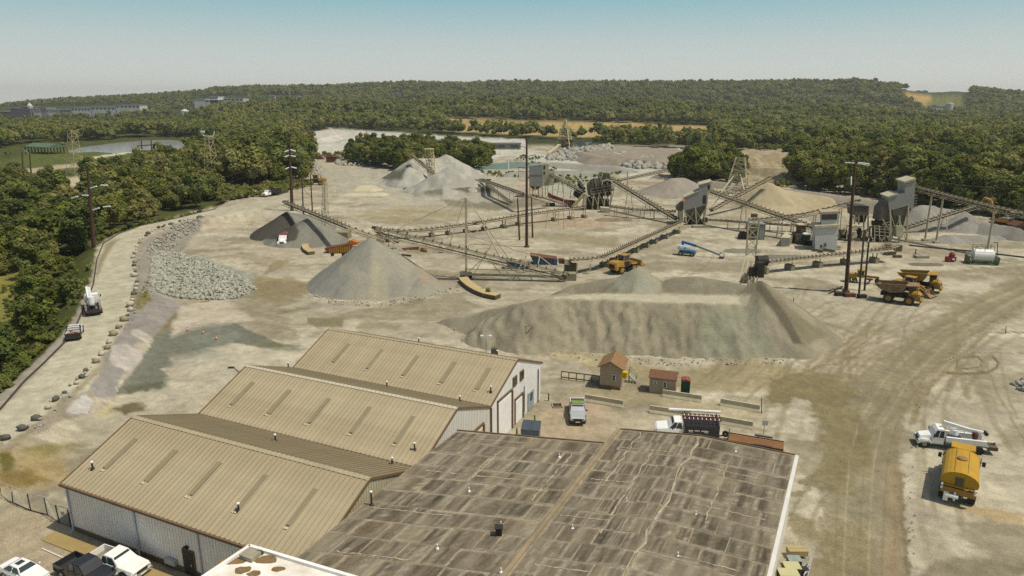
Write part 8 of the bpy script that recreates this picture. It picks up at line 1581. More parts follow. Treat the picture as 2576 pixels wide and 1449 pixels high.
scrub([(560, 505), (700, 492), (780, 470), (770, 460), (600, 480), (500, 470)], 260, 1.5, 4.5, 6); scrub([(1290, 445), (1480, 438), (1560, 425), (1560, 440), (1450, 470), (1380, 470)], 120, .8, 2.2, 7); scrub([(1170, 430), (1250, 436), (1330, 432), (1400, 425), (1400, 432), (1250, 446)], 80, .8, 2.4, 8)
scrub([(1880, 470), (1990, 476), (2200, 498), (2300, 518), (2450, 540), (2576, 566), (2576, 556), (2300, 508), (2000, 466)], 200, 1.5, 4.5, 9); scrub([(790, 392), (870, 385), (900, 420), (850, 405)], 60, 1.5, 4, 11); scrub([(1480, 362), (1700, 366), (1960, 384), (1960, 376), (1700, 358), (1480, 354)], 140, 3, 7, 12); scrub([(480, 395), (545, 400), (560, 420), (500, 440), (485, 420)], 50, 1, 4, 13)
scrub([(0, 475), (140, 470), (140, 490), (0, 500)], 60, 2, 5, 14); scrub([(1300, 395), (1370, 392), (1360, 410), (1300, 412)], 30, 1, 3, 15); scrub([(740, 395), (790, 400), (785, 440), (760, 455)], 40, 2, 5, 16)
instancer('undergrowth', scr, FARC[:3], 'low scrub and weeds along the banks and verges')
# ================================================================== poles, lines, barriers and small things
M_RUSTPOLE = mat('weathering_steel', A(88, 62, 50), .8, .15, 1.0); M_WOOD = mat('old_pole_wood', A(92, 82, 56), .9, .2, 1.5); M_INS = mat('insulator', (0.72, 0.74, 0.74), .3, .05)
def pole(label, foot, top, r0, r1, grp, m=M_RUSTPOLE, name='power_pole', z=None, arms=(), ins=(), base=False):
    f = G(foot[0], foot[1], 0) if z is None else G(foot[0], foot[1], z); f.z = hz(f.x, f.y) - .05 if z is None else z; tpt = V(top[0], top[1], f.y); t = thing(name, label, 'pole', f, 0, grp)
    g = MB(); g.tube(f, tpt, r0, r1, 12); pw('pole', g, m, t)
    if base: g = MB(); g.lathe(f, [(r0 * 1.8, 0), (r0 * 1.8, .35), (r0 * 1.2, .45)], 12); pw('base_flange', g, m, t)
    for a, b, w in arms: g = MB(); g.beam(V(*a, f.y), V(*b, f.y), w); pw('arm', g, m, t)
    for a, b, w in ins: g = MB(); g.tube(V(*a, f.y - .05), V(*b, f.y - .4), w, n=8); pw('insulator', g, M_INS, t)
    return t, f, tpt
GPOL = 'tall steel transmission poles'
qa = lambda k, a, b: (q(k, *a), q(k, *b))
t1, f1, tp1 = pole('tall rusty steel pole with white insulators on the bank of the haul road', (237, 630), (221, 430), .50, .30, GPOL, z=1.0, arms=[(*qa('A0', (885, 1150), (915, 1140)), .3), (*qa('A0', (895, 1245), (805, 1212)), .3), (*qa('A0', (925, 1365), (940, 1360)), .3), (*qa('A0', (800, 962), (920, 955)), .2)], ins=[(*qa('A0', (912, 1140), (972, 1120)), .17), (*qa('A0', (1015, 1110), (1082, 1110)), .17), (*qa('A0', (828, 1212), (888, 1210)), .17), (*qa('A0', (720, 1243), (782, 1222)), .17), (*qa('A0', (935, 1360), (997, 1338)), .17), (*qa('A0', (1040, 1328), (1110, 1322)), .17)])
t2, f2, tp2 = pole('tall dark steel pole with three white insulator arms behind the dark stockpile', (735, 530), (728, 345), .62, .32, GPOL, ins=[(*qa('A1', (335, 755), (290, 775)), .22), (*qa('A1', (340, 750), (398, 768)), .22), (*qa('A1', (338, 808), (294, 824)), .22), (*qa('A1', (344, 810), (396, 820)), .22), (*qa('A1', (340, 928), (298, 946)), .22), (*qa('A1', (350, 925), (408, 938)), .22)], arms=[(*qa('A1', (360, 1075), (590, 1050)), .25)])
t3, f3, tp3 = pole('tallest rusty steel pole standing alone at the centre of the yard', (1325, 622), (1325, 345), .42, .22, GPOL, base=True, arms=[(*qa('F3', (660, 95), (552, 80)), .14), (*qa('F3', (552, 80), (556, 130)), .12), (*qa('F3', (670, 215), (775, 188)), .14), (*qa('F3', (775, 188), (775, 290)), .1), (*qa('F3', (660, 362), (558, 352)), .14), (*qa('F3', (558, 352), (562, 470)), .1)])
t4, f4, tp4 = pole('tall rusty steel pole in front of the parked haul trucks', (2128, 735), (2151, 405), .40, .22, GPOL, base=True, arms=[(*qa('A3', (885, 890), (870, 890)), .2), (*qa('A3', (870, 1005), (835, 1000)), .15)], ins=[(*qa('A3', (772, 882), (870, 886)), .07), (*qa('A3', (905, 880), (1022, 896)), .09), (*qa('A3', (900, 890), (1020, 908)), .09), (*qa('A3', (838, 1020), (836, 1105)), .12)])
GW = 'weathered wooden poles'
pole('grey-green wooden pole just left of the tallest steel pole', (1307, 604), (1302, 498), .26, .18, GW, M_WOOD); pole('grey-green wooden pole just right of the tallest steel pole', (1340, 598), (1337, 495), .26, .18, GW, M_WOOD)
tw, fw, _ = pole('left wooden pole of the braced pair before the haul trucks', q('B3', 915, 947), q('B3', 970, 300), .21, .16, GW, M_WOOD, arms=[(q('B3', 960, 320), q('B3', 1065, 255), .22), (q('B3', 965, 330), q('B3', 1020, 470), .12)]); pole('right wooden pole of the braced pair before the haul trucks', q('B3', 970, 912), q('B3', 1028, 262), .21, .16, GW, M_WOOD, ins=[(q('B3', 1020, 370), q('B3', 960, 580), .09)])
pole('slim wooden pole beside the steel pole behind the dark stockpile', q('A1', 476, 1402), q('A1', 462, 1008), .24, .18, GW, M_WOOD); pole('slim wooden pole carrying a beam from the steel pole behind the dark stockpile', q('A1', 570, 1408), q('A1', 547, 1000), .24, .18, GW, M_WOOD, arms=[(q('A1', 480, 1150), q('A1', 555, 1225), .12)])
M_XB = mat('pale_brace', A(180, 184, 160), .7)
for lb, feet, tops, xb, arm in (('wooden two-legged power frame with pale crossed braces at the far left field', [(235, 1042), (316, 1036)], [(222, 770), (297, 785)], [((225, 800), (280, 745)), ((235, 750), (292, 790))], None), ('wooden two-legged power frame with crossbar against the pond', [(1443, 985), (1540, 970)], [(1421, 655), (1520, 650)], [((1440, 860), (1490, 790)), ((1470, 815), (1530, 865))], ((1380, 714), (1570, 700)))):
    f = T(*q('A0', *feet[0])); t = thing('power_pole_pair', lb, 'power pole', f, 0, 'two-legged wooden power frames')
    for a, b in zip(feet, tops): g = MB(); p0 = QV('A0', a[0], a[1], f.y); p0.z = min(p0.z, hz(p0.x, p0.y)); g.tube(p0, QV('A0', b[0], b[1], f.y), .42, .3, 8); pw('pole', g, M_WOOD, t)
    for a, b in xb: g = MB(); g.beam(QV('A0', *a, f.y), QV('A0', *b, f.y), .28); pw('brace', g, M_XB, t)
    if arm: g = MB(); g.beam(QV('A0', *arm[0], f.y), QV('A0', *arm[1], f.y), .45); pw('crossbar', g, M_RUSTPOLE, t)
    if arm:
        for x_ in (1382, 1475, 1568): g = MB(); g.tube(QV('A0', x_, 712, f.y), QV('A0', x_, 745, f.y), .22, n=6); pw('insulator', g, M_INS, t)
def wire(label, a, b, sag=2.0, r=.02):
    g = MB(); pts = [a.lerp(b, i / 16) - Vector((0, 0, sag * 4 * (i / 16) * (1 - i / 16))) for i in range(17)]; g.path(pts, r, 4); solo('power_line', g, M_STEELD, label, 'wire', 'sagging power lines', loc=tuple(a))
for i, (za, zb, xo) in enumerate(((-5.5, -6, 2.5), (-9, -8, -2.6), (-13, -12, 2.8))):
    wire('thin power line from the roadside steel pole towards the wood-side steel pole', tp1 + Vector((xo, 0, za)), tp2 + Vector((-3, 0, zb)), 3)
wire('thin power line between the central steel pole and the right steel pole', tp3 + Vector((0, 0, -.3)), tp4 + Vector((-.3, 0, -.4)), 3); wire('thin power line running off right above the overhead conveyor', tp4 + Vector((1.5, 0, -.8)), V(2700, 470, 160), 2); wire('thin power line from the braced wooden pair towards the upper right', QV('B3', 1028, 270, fw.y), V(2700, 520, 190), 3)
# lamp posts and thin posts
def lamp(label, foot, top, head, r=.08, z=None, base=None):
    f = base if base is not None else G(*foot); t = thing('lamp_post', label, 'lamp post', f, 0, 'lamp posts'); tp = V(*top, f.y); g = MB(); g.tube(f, tp, r, r * .8, 8); pw('post', g, M_DARK, t); hd = V(*head, f.y); g = MB(); g.beam(tp, hd, .07); pw('arm', g, M_DARK, t); g = MB(); g.box((hd.x, hd.y, hd.z), (.7, .35, .14)); pw('lamp_head', g, M_BLACKG, t)
_b = S(0, 2 * WV - 1.5, 0) + SU * -1.2; lamp('dark lamp post leaning over the middle shed at its far corner', None, q('C0', 2352, 430), q('C0', 2325, 428), .07, base=Vector((_b.x, _b.y, 0)))
lamp('dark lamp post behind the white fuel tank', q('B3', 2302, 610), q('B3', 2312, 428), q('B3', 2290, 430), .1)
for lb, k, a, b, r, m_ in (('pale slim post behind the conveyors right of the mill', 'F3', (1965, 600), (1965, 400), .3, M_CREAM), ('white slim post beside the turquoise pond', 'F3', (430, 412), (432, 268), .3, M_WHITE), ('pale mast in the pit left of the red screen', 'F3', (1145, 1150), (1138, 400), .12, M_STEEL), ('thin leaning pipe mast left of the pale pit mast', 'F3', (910, 1128), (962, 775), .10, M_STEEL), ('thin pipe mast behind the pale pit mast', 'F3', (1075, 1088), (1085, 800), .10, M_STEEL), ('thin leaning pipe mast right of the pale pit mast', 'F3', (1290, 1110), (1265, 850), .10, M_STEEL), ('thin iron post in the open yard before the tallest screen house', 'F2', (1165, 1215), (1172, 1148), .12, M_DARK), ('thin iron hydrant post at the right edge of the yard', 'C3', (2390, 85), (2397, 10), .05, M_RUST), ('slim marker post at the last concrete barrier', 'C2', (2510, 890), (2512, 735), .05, M_DARK), ('thin post with a cross-piece left of the haul truck', 'B3', (255, 1030), (258, 975), .06, M_RUST)):
    f = G(*q(k, *a)); g = MB(); g.tube(f, QV(k, b[0], b[1], f.y), r, r * .9, 8); g.lathe(f, [(r * 2, 0), (r * 2, .12), (r * 1.1, .2)], 8); solo('post', g, m_, lb, 'post', loc=tuple(f))
# concrete barriers by the weigh booth
for lb, a, b in (('long concrete barrier nearest the silver pickup, upper left', (735, 765), (1118, 830)), ('concrete barrier beside the small hut and toilet', (1515, 718), (1905, 778)), ('concrete barrier left of the marker post, farthest right', (2095, 808), (2490, 878)), ('middle concrete barrier between the silver pickup and the service truck', (1385, 878), (1795, 940)), ('concrete barrier just behind the service truck', (2005, 975), (2420, 1048))):
    p0, p1 = G(*q('C2', *a)), G(*q('C2', *b)); d = (p1 - p0).normalized(); s_ = Vector((-d.y, d.x, 0)); g = MB(); pr = [(-.32, 0), (.32, 0), (.30, .12), (.12, .42), (.09, .95), (-.09, .95), (-.12, .42), (-.30, .12)]
    g.hexa([p0 + s_ * y + Vector((0, 0, z)) for y, z in pr], [p1 + s_ * y + Vector((0, 0, z)) for y, z in pr]); solo('concrete_barrier', g, mat('barrier_concrete', A(214, 202, 168), .9, .1, 1.2, dirt=A(150, 134, 100), dirt_amt=.4, dirt_scale=1.0), lb, 'barrier', 'concrete barriers by the weigh booth')
# bollards, grate, sign, cones
for lb, a in (('green bollard beside the tall roll-up door', (228, 985)), ('green bollard at the small roll-up door', (368, 760)), ('green bollard beside the dumpster', (48, 1115))):
    f = G(*q('C2', *a)); g = MB(); g.lathe(f, [(.10, 0), (.10, .95), (.07, 1.02), (.02, 1.05)], 10); solo('bollard', g, mat('bollard_green', A(116, 136, 52), .6, .12), lb, 'bollard', 'green bollards at the white gable')
f = G(*q('C2', 455, 812)); t = thing('floor_grate', 'dark floor grate in a pale kerb by the white gable', 'grate', f, math.atan2(SU.y, SU.x) + .5)
for i in range(4):
    g = MB(); g.box((((-1) ** i) * .6 if i < 2 else 0, 0 if i < 2 else ((-1) ** i) * .6, .05), (.12, 1.3, .1) if i < 2 else (1.3, .12, .1)); part('kerb', g, M_CONC, t)
for i in range(7): g = MB(); g.box((-.5 + i * .165, 0, .04), (.06, 1.1, .05)); part('bar', g, M_DARK, t)
f = G(*q('C2', 2530, 1105)); t = thing('sign_post', 'small grey sign on a post by the service truck', 'sign', f); g = MB(); g.tube((0, 0, 0), (0, 0, 1.7), .03); part('post', g, M_DARK, t); g = MB(); g.box((.05, -.05, 1.5), (.65, .03, .6)); part('board', g, M_GALV, t); g = MB(); g.lathe((0, 0, 0), [(.3, 0), (.28, .06)], 12); part('base', g, M_CONC, t)
M_CONE = mat('cone_orange', A(190, 112, 84), .6, .1)
for lb, a in (('orange traffic cone farthest left in the damp hollow', (1888, 65)), ('orange traffic cone in the middle of the damp hollow', (2045, 92)), ('orange traffic cone nearest the sheds in the damp hollow', (2178, 152))):
    f = G(*q('C0', *a)); t = thing('traffic_cone', lb, 'traffic cone', f, 0, 'cones in the damp hollow'); g = MB(); g.lathe((0, 0, .05), [(.18, 0), (.05, .75), (.03, .8)], 12); part('cone', g, M_CONE, t); g = MB(); g.box((0, 0, .03), (.45, .45, .06)); part('foot', g, M_CONE, t); g = MB(); g.lathe((0, 0, .4), [(.125, 0), (.1, .16)], 12); part('white_band', g, M_WHITE, t)
# sidewalk, wheel kerb, parking lines
g = MB(); a, b = S(-1.2, -.9), S(LU + 2, -.9); w_ = SV * 1.35; g.hexa([p for p in (a - w_ + Vector((0, 0, -.05)), b - w_ + Vector((0, 0, -.05)), b + Vector((0, 0, -.05)), a + Vector((0, 0, -.05)))], [p + Vector((0, 0, .12)) for p in (a - w_, b - w_, b, a)])
solo('sidewalk', g, mat('sidewalk_tan', A(170, 146, 94), .9, .12, 1.0), 'tan raised sidewalk along the near shed wall', None, kind='structure')
M_LINE = mat('line_paint', A(224, 216, 200), .8, .15, 3.0)
for a, b, nm in (((420, 1178), (735, 1315), 'long'), ((870, 1312), (975, 1258), 'short')):
    p0, p1 = G(*q('E0', *a), .012), G(*q('E0', *b), .012); d = (p1 - p0).normalized(); s_ = Vector((-d.y, d.x, 0)) * .06; g = MB(); g.hexa([p0 - s_, p1 - s_, p1 + s_, p0 + s_], [p + Vector((0, 0, .006)) for p in (p0 - s_, p1 - s_, p1 + s_, p0 + s_)])
    for v in range(len(g.v)): x, y, z = g.v[v]; g.v[v] = (x, y, z + hz(x, y) + .05)
    o = solo('parking_line', g, M_LINE, nm + ' white painted parking line', None, kind='structure')
# chain-link fence at the left
t = thing('chain_fence', 'chain-link fence with dark posts left of the near shed', 'fence', G(*q('E0', 300, 790))); FP = [(0, 670), (130, 715), (310, 795), (478, 838), (600, 920), (715, 960)]; FT = [(0, 560), (120, 600), (275, 630), (445, 665), (555, 735), (680, 780)]
pts = [(G(*q('E0', *a)), None) for a in FP]
for (a, b) in zip(FP, FT):
    f = G(*q('E0', *a)); tp = QV('E0', b[0], b[1], f.y); g = MB(); g.tube(f, tp, .05, n=6); pw('fence_post', g, M_DARK, t)
for i in range(len(FP) - 1):
    f0, f1 = G(*q('E0', *FP[i])), G(*q('E0', *FP[i + 1])); h0 = 1.9
    for z in (.08, h0):
        g = MB(); g.beam(f0 + Vector((0, 0, z)), f1 + Vector((0, 0, z)), .05); pw('fence_rail', g, M_DARK if z < 1 else M_GALV, t)
    g = MB(); n = int((f1 - f0).length / .22); d = f1 - f0
    for j in range(n):
        p = f0 + d * (j / n); p2 = f0 + d * min(1, (j + 7) / n); p3 = f0 + d * max(0, (j - 7) / n); g.beam(p + Vector((0, 0, .1)), p2 + Vector((0, 0, h0)), .006); g.beam(p + Vector((0, 0, .1)), p3 + Vector((0, 0, h0)), .006)
    part('wire_mesh', g, M_GALV, t, world=True, kind='stuff')
g = MB(); p = QV('E0', 630, 820, G(*q('E0', 660, 940)).y); g.box(tuple(p), (.3, .03, .35)); pw('sign_plate', g, M_GALV, t)
# pipe rail along the left edge of the haul road
t = thing('road_pipe', 'thin black pipe laid along the left edge of the haul road', 'pipe', RL[4]); g = MB()
for a, b in zip(RL[1:-2], RL[2:-1]): g.tube(Vector((a.x, a.y, 2.1)), Vector((b.x, b.y, 2.1)), .13, n=6)
pw('pipe', g, mat('pipe_black', A(74, 68, 56), .7, .2, 1.0), t)
g = MB(); P_ = [Q('B3', 1420, 455, .2), Q('B3', 1700, 485, .2), Q('B3', 2050, 515, .2), Q('B3', 2300, 545, .2), Q('B3', 2700, 590, .2)]; g.path(P_, .22, 6); solo('black_pipe', g, M_BLACKG, 'long black pipe running right across the yard behind the white tank', 'pipe')
g = MB(); g.tube(Q('B0', 2010, 1025, .1), Q('B0', 2105, 1018, .1), .12); solo('yellow_pipe', g, M_TANK, 'short yellow pipe lying below the riprap field', 'pipe')
g = MB(); P_ = [Q('B3', 205, 885, .15), Q('B3', 440, 905, .15), Q('B3', 600, 912, .15), Q('B3', 700, 890, .15)]; g.path(P_, .1, 6); solo('pole_shadow', g, M_DARK, 'dark strip standing for the shadow left of the tall rusty pole', 'pole_shadow')  # dark strip laid on the ground in place of the pole's cast shadow
g = MB(); pA = Q('B3', 610, 945, .1); g.beam(pA, Q('B3', 750, 868, .2), .2); g.beam(Q('B3', 690, 880, .1), Q('B3', 770, 900, .1), .15); solo('pole_shadow_bars', g, M_DARK, 'dark bars standing for shadow at the foot of the tall rusty pole', 'timber')  # dark beams in place of the shadow marks by the pole's foot
for i, (x, y) in enumerate(((715, 962), (820, 972), (942, 985))):
    p = Q('B3', x, y, 0); g = MB(); g.box((p.x, p.y, .35), (1.6 if i != 1 else 2.0, 1.0, .7)); g.box((p.x - .5, p.y - .52, .4), (.2, .06, .4)); g.box((p.x + .5, p.y - .52, .4), (.2, .06, .4)); solo('counterweight', g, M_RUST if i == 1 else M_BLACKG, ['dark counterweight block nearest the tall rusty pole', 'rust brown counterweight block in the middle of three', 'dark counterweight block with white markings under the rusty haul truck'][i], 'counterweight')
p = Q('B3', 1540, 580, 0); g = MB(); g.box((p.x, p.y, .3), (3.0, 1.8, .6)); g.lathe((p.x, p.y, .6), [(.8, 0), (.6, .2)], 12); solo('concrete_pad', g, M_CONC, 'pale square concrete footing alone in the yard', 'concrete block')
p = Q('B3', 1300, 578, 0); g = MB(); g.box((p.x, p.y, .3), (1.8, 1.0, .6)); g.box((p.x - .3, p.y + 3.0, .5), (2.6, 1.2, .9)); solo('scrap_block', g, M_STEELD, 'grimy scrap block by the end of the pier conveyor', 'scrap')
p = Q('C3', 40, 0, 0)
# gravel scrapings and debris on the yard
for lb, k, a, s_, c in (('low dark gravel scraping near the red pump', 'B3', (1600, 650), (5, 2.2, .5), (140, 130, 114)), ('small dark gravel scraping behind the pier conveyor', 'B3', (150, 575), (6, 2.5, .7), (128, 122, 110)), ('small dark gravel scraping beside the boom lift basket', 'B2', (2330, 515), (5, 3, .8), (138, 130, 114)), ('low brown gravel scraping in front of the mill conveyor', 'F3', (1800, 1035), (7, 3, .9), (146, 132, 106))):
    p = G(*q(k, *a)); pile('gravel_scraping', lb, [seg((p.x - s_[0] * .5, p.y, s_[2]), (p.x + s_[0] * .5, p.y, s_[2] * .8), .35)], c, None, .4, .25, 'low gravel scrapings', 'gravel')
t = thing('scrap_pile', 'rusty scrap bars lying between the stacker and the ground conveyor', 'scrap', Q('B1', 1560, 495, 0))
for a, b in (((1470, 490), (1640, 475)), ((1490, 500), (1560, 480)), ((1540, 495), (1640, 490)), ((1470, 548), (1560, 560)), ((1660, 510), (1720, 515))): g = MB(); g.beam(Q('B1', *a, .2), Q('B1', *b, .25), .35, .3); pw('bar', g, M_RUST, t)
p = Q('B1', 1690, 505, 0); g = MB(); g.lathe(p, [(.9, 0), (.9, .8)], 14); solo('tan_drum', g, mat('drum_tan', A(170, 140, 84), .8, .15), 'squat tan drum beside the rusty scrap bars', 'drum')
p = Q('B1', 1878, 530, 0); g = MB(); g.beam(p + Vector((0, 0, 0)), p + Vector((0, 0, 2.2)), .1); g.lathe(p + Vector((0, 0, 1.2)), [(.7, 0), (.15, .9)], 10); solo('white_funnel', g, M_CREAM, 'small pale funnel under the long truss stacker', 'funnel')
t = thing('pile_post', 'thin crooked white pipe sticking from the long stockpile front', 'pipe', Q('B2', 150, 1275, 2.5)); g = MB(); g.path([Q('B2', 20, 1285, 2.0), Q('B2', 150, 1268, 3.2), Q('B2', 190, 1255, 3.8), Q('B2', 205, 1280, 3.0)], .07, 6); pw('pipe', g, M_STEEL, t)
# cooling units and trailer frame at the bottom right
M_UNIT = mat('unit_cream', A(196, 188, 140), .6, .1, 1.0)
for lb, a, sz in (('cream topped cooling unit at the bottom right, nearest', (205, 1425), (1.5, .95, .9)), ('cream topped cooling unit at the bottom right, middle', (240, 1350), (1.25, .9, .85)), ('grey-blue cooling unit at the bottom right, farthest', (265, 1275), (1.0, .8, .8))):
    p = Q('E3', a[0], a[1], .8); t = thing('cooling_unit', lb, 'cooling unit', (p.x, p.y, 0), -.05, 'cooling units by the pale wall'); g = MB(); g.box((0, 0, sz[2] / 2), (sz[0], sz[1], sz[2])); part('casing', g, M_STEELD, t); g = MB(); g.box((0, 0, sz[2] + .03), (sz[0] + .06, sz[1] + .06, .06)); part('top_panel', g, mat('unit_grey_blue', A(150, 158, 152), .6) if 'grey' in lb else M_UNIT, t)
    for i in range(5): g = MB(); g.box((0, -sz[1] / 2 - .01, .12 + i * .14), (sz[0] * .85, .02, .05)); part('louvre', g, M_DARK, t)
p = Q('E3', 290, 1220, .3); g = MB()
for i in range(4): g.box((p.x, p.y - .3 + i * .2, .5), (1.6, .15, .5))
solo('pallet_stack', g, M_SANDW, 'pale pallet stack beyond the cooling units', 'pallets')
t = thing('frame_trailer', 'grey lattice frame standing beside the cooling units', 'frame', Q('E3', 400, 1400, 0))
for a, b in (((360, 1449), (440, 1250)), ((400, 1449), (445, 1260)), ((345, 1400), (420, 1330)), ((330, 1380), (400, 1310)), ((370, 1430), (430, 1370))): g = MB(); g.beam(Q('E3', *a, .5), Q('E3', *b, .6), .07); pw('bar', g, M_GALV, t)
g = MB(); p = Q('E3', 350, 1395, .4); g.box(tuple(p), (.8, .5, .5)); pw('dark_box', g, M_DARK, t)
# ================================================================== far buildings
M_BRK = mat('far_brick', A(128, 96, 86), .9, .15, .05); M_FWH = mat('far_white', A(214, 208, 196), .8, .08, .05); M_FGR = mat('far_grey', A(150, 150, 148), .8, .1, .05); M_FGL = mat('far_glass', A(84, 92, 100), .3, .1, .05); M_GROOF = mat('green_roof', A(96, 118, 92), .6, .1, .3)
def far_block(label, x0, x1, yb, yt, m, d=26, rows=0, cols=0, roof=None, name='far_building', cat='building', grp=None, gable=False, dist=None):
    Yw = T((x0 + x1) / 2, yb).y if dist is None else dist; a, b = V(x0, yb, Yw), V(x1, yb, Yw); tp = V((x0 + x1) / 2, yt, Yw).z; zb = min(hz(a.x, Yw), hz(b.x, Yw), a.z) - 2; t = thing(name, label, cat, ((a.x + b.x) / 2, Yw, zb), 0, grp)
    g = MB(); g.b6(a.x, b.x, Yw, Yw + d, zb, tp); pw('walls', g, m, t); g = MB()
    if gable: g.prof([(a.x - 1, tp), (b.x + 1, tp), ((a.x + b.x) / 2, tp + (tp - zb) * .35)], Yw - 1, Yw + d + 1)
    else: g.b6(a.x - .5, b.x + .5, Yw - .5, Yw + d + .5, tp + .01, tp + .8)
    pw('roof', g, roof or M_FGR, t)
    base = a.z
    for r_ in range(rows):
        for c_ in range(cols): g = MB(); w_ = (b.x - a.x) / cols; h_ = (tp - base) / rows; g.b6(a.x + w_ * (c_ + .25), a.x + w_ * (c_ + .75), Yw - .12, Yw + .1, base + h_ * (r_ + .3), base + h_ * (r_ + .8)); pw('window', g, M_FGL, t)
    return t
GT = 'town buildings on the far left'
far_block('far brown brick block at the very left edge of the town', -12, 26, 292, 281, M_BRK, rows=2, cols=5, grp=GT, dist=1400); far_block('far dark brick block with grey bays in the town', 30, 56, 292, 273, mat('far_slate', A(104, 96, 104), .9, .15, .05), rows=4, cols=5, grp=GT, dist=1400); far_block('far tall red-brown brick block left of the water tower', 57, 79, 290, 269, M_BRK, rows=4, cols=4, grp=GT, dist=1400)
for i, (x0, x1, yb, yt, m_, lb) in enumerate(((84, 104, 288, 275, M_FWH, 'far white block just right of the water tower'), (104, 118, 286, 272, M_FGR, 'far grey block beside the white town block'), (118, 150, 286, 276, M_FWH, 'far pale low block in the middle of the town'), (152, 178, 284, 276, M_FGR, 'far grey warehouse before the long white halls'), (180, 228, 281, 272, M_FWH, 'far long white hall right of the grey warehouse'), (230, 290, 278, 270, M_FWH, 'far long white hall in the town centre'), (292, 352, 274, 265, M_FWH, 'far long white hall at the right end of the town'))):
    far_block(lb, x0, x1, yb, yt, m_, rows=1, cols=6, grp=GT, d=30, dist=1400)
c = V(79, 290, 1395); c.z = min(c.z, hz(c.x, c.y)); t = thing('water_tower', 'tiny white water tower among the town blocks', 'water tower', c); tz = V(79, 262, c.y).z; g = MB(); g.lathe((c.x, c.y, tz - 8), [(1, -2), (4.5, 0), (5, 4), (4.5, 6), (1.5, 9), (.2, 11)], 12); pw('tank', g, M_FWH, t)
for i in range(4): g = MB(); a_ = i * 1.57 + .5; g.beam((c.x + math.cos(a_) * 5, c.y + math.sin(a_) * 5, c.z), (c.x + math.cos(a_) * 3.6, c.y + math.sin(a_) * 3.6, tz - 8), 1.0); pw('leg', g, M_FGR, t)
c = T(466, 289); t = thing('far_tank', 'tiny round white storage tank in the left woods', 'tank', c); g = MB(); g.lathe(c, [(7, -1), (7, 7), (1, 10)], 16); pw('shell', g, M_FWH, t); g = MB(); g.lathe(c + Vector((0, 0, 10)), [(1, -.5), (1, .8)], 8); pw('cap', g, M_FGR, t)
GI = 'white industrial roofs on the wooded slope'
for lb, x0, x1, yb, yt in (('far white industrial hall low on the wooded slope, left one', 518, 560, 259, 252), ('far white industrial hall low on the wooded slope, right one', 562, 612, 255, 248), ('small far pale hall uphill of the white industrial halls', 528, 548, 248, 244), ('far long pale roof at the left of the industrial halls', 488, 516, 253, 250)): far_block(lb, x0, x1, yb, yt, M_FWH, grp=GI, d=30, rows=1, cols=5, roof=M_FWH, dist=1340)
for lb, x0, x1, yb, yt in (('tiny white house in the central wooded hillside', 990, 1006, 241, 235), ('tiny pale house right of the white one on the central hillside', 1044, 1060, 240, 235), ('tiny pale sheds near the radio mast on the left hillside', 665, 692, 247, 242), ('tiny tan house beside the pale sheds on the left hillside', 740, 760, 251, 244)): far_block(lb, x0, x1, yb, yt, M_FWH, grp='tiny houses on the wooded hill', d=10, rows=1, cols=2, gable=True)
for lb, x0, x1, yb, yt in (('small grey hilltop house left of the ochre field', 2264, 2282, 235, 227), ('white hilltop house above the ochre field', 2302, 2318, 237, 230), ('bluish white hilltop house right of the white one', 2319, 2334, 238, 230)): far_block(lb, x0, x1, yb, yt, M_FWH, grp='hilltop houses', d=10, rows=2, cols=3, gable=True, dist=2050)
far_block('long low pale barn beside the white silo on the right slope', 2342, 2376, 272, 268, M_FWH, d=12, rows=1, cols=5, dist=1450)
c = V(2387, 274, 1450); t = thing('silo', 'white silo on the right slope beside the long barn', 'silo', c); tz = V(2387, 261, c.y).z; g = MB(); g.lathe(c, [(7, -14), (7, tz - c.z), (6.5, tz - c.z + .6)], 14); pw('shell', g, M_FWH, t); g = MB(); g.lathe((c.x, c.y, tz + .6), [(6.6, 0), (3, 2), (.3, 2.6)], 14); pw('dome', g, M_FGR, t)
c = T(729, 250); t = thing('radio_mast', 'thin radio mast on the left wooded hillside', 'mast', c); g = MB(); g.tube(c, V(729, 222, c.y), .9, .5, 6); pw('mast', g, M_FWH, t); g = MB(); g.lathe(c, [(3, 0), (3, 3)], 8); pw('base', g, M_FGR, t)
c = T(*q('A0', 430, 800)); t = thing('green_pavilion', 'long open pavilion with a green gabled roof by the left pond', 'pavilion', c); a_, b_ = QV('A0', 260, 790, c.y + 14), QV('A0', 490, 795, c.y)
d = (Vector((b_.x, b_.y, 0)) - Vector((a_.x, a_.y, 0))); s_ = Vector((-d.y, d.x, 0)).normalized() * 7; zt = QV('A0', 440, 735, c.y).z; zr = QV('A0', 440, 702, c.y).z; z0 = c.z
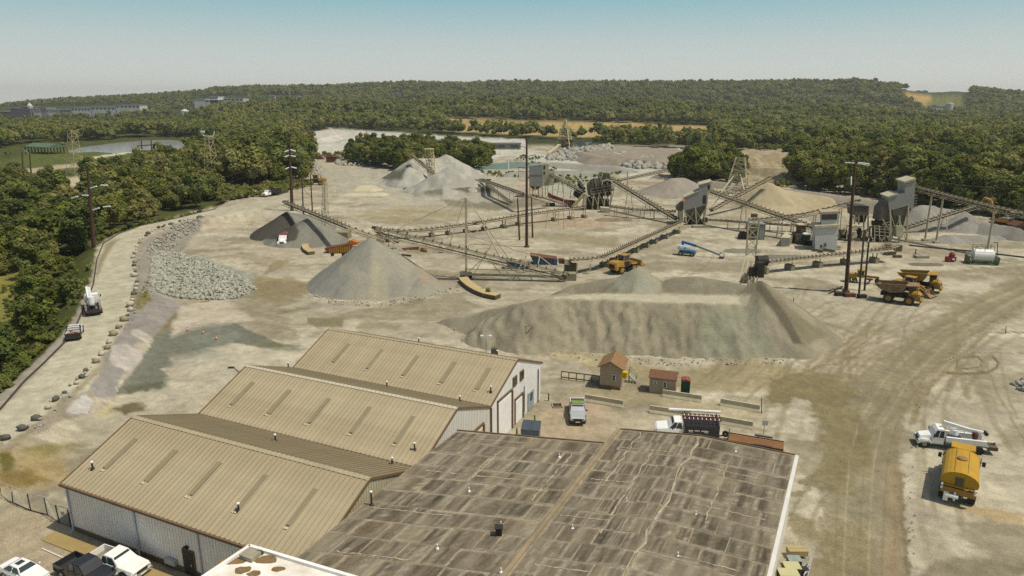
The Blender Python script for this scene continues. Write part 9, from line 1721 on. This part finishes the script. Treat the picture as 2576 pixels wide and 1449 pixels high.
for sg in (0, 1):
    e0, e1 = Vector((a_.x, a_.y, 0)) + s_ * 2 * sg, Vector((b_.x, b_.y, 0)) + s_ * 2 * sg; r0, r1 = Vector((a_.x, a_.y, 0)) + s_, Vector((b_.x, b_.y, 0)) + s_; g = MB(); up = Vector((0, 0, 1)); g.hexa([e0 + up * zt, e1 + up * zt, r1 + up * zr, r0 + up * zr], [p + up * .4 for p in (e0 + up * zt, e1 + up * zt, r1 + up * zr, r0 + up * zr)]); pw('roof_slope', g, M_GROOF, t)
    for i in range(8): g = MB(); p = e0.lerp(e1, i / 7); g.beam((p.x, p.y, z0 - 1), (p.x, p.y, zt), .7); pw('post', g, M_WOOD, t)
g = MB(); e1 = Vector((b_.x, b_.y, 0)); g.hexa([e1 + up * zt, e1 + s_ * 2 + up * zt, e1 + s_ + up * zr], [p + d.normalized() * -.3 for p in (e1 + up * zt, e1 + s_ * 2 + up * zt, e1 + s_ + up * zr)]); pw('gable', g, M_GROOF, t)
t = far_block('long concrete bunker wall before the white spoil bank', 1213, 1310, 376, 362, mat('bunker_grey', A(150, 144, 128), .9, .15, .3), d=6, rows=1, cols=3, name='bunker_wall', cat='bunker')
t = thing('site_hut', 'small brown hut at the far right edge by the excavator', 'hut', Q('B3', 2540, 300, 0)); fy = G(*q('B3', 2540, 310)).y; g = MB(); extr(g, qs('B3', [(2510, 300), (2640, 320), (2640, 250), (2510, 258)]), fy, 4); pw('walls', g, M_STEELD, t); g = MB(); extr(g, qs('B3', [(2500, 262), (2576, 222), (2660, 258)]), fy - .3, 4.6); pw('roof', g, M_RUST, t); g = MB(); extr(g, qs('B3', [(2560, 300), (2576, 302), (2576, 272), (2560, 270)]), fy - .08, .1); pw('window', g, M_DARK, t)
# ================================================================== the haze over the valley
g = MB(); g.b6(-9300, 9300, -9300, 9300, -110, 165); m_ = bpy.data.materials.new('valley_haze'); m_.use_nodes = True; n_ = m_.node_tree.nodes; n_.clear(); o_ = n_.new('ShaderNodeOutputMaterial'); v_ = n_.new('ShaderNodeVolumePrincipled'); v_.inputs['Color'].default_value = (.90, .91, .88, 1); v_.inputs['Density'].default_value = 0.0001; v_.inputs['Anisotropy'].default_value = .2; m_.node_tree.links.new(v_.outputs[0], o_.inputs['Volume'])
solo('haze', g, m_, 'thin summer haze over the valley and hills', None, kind='stuff')
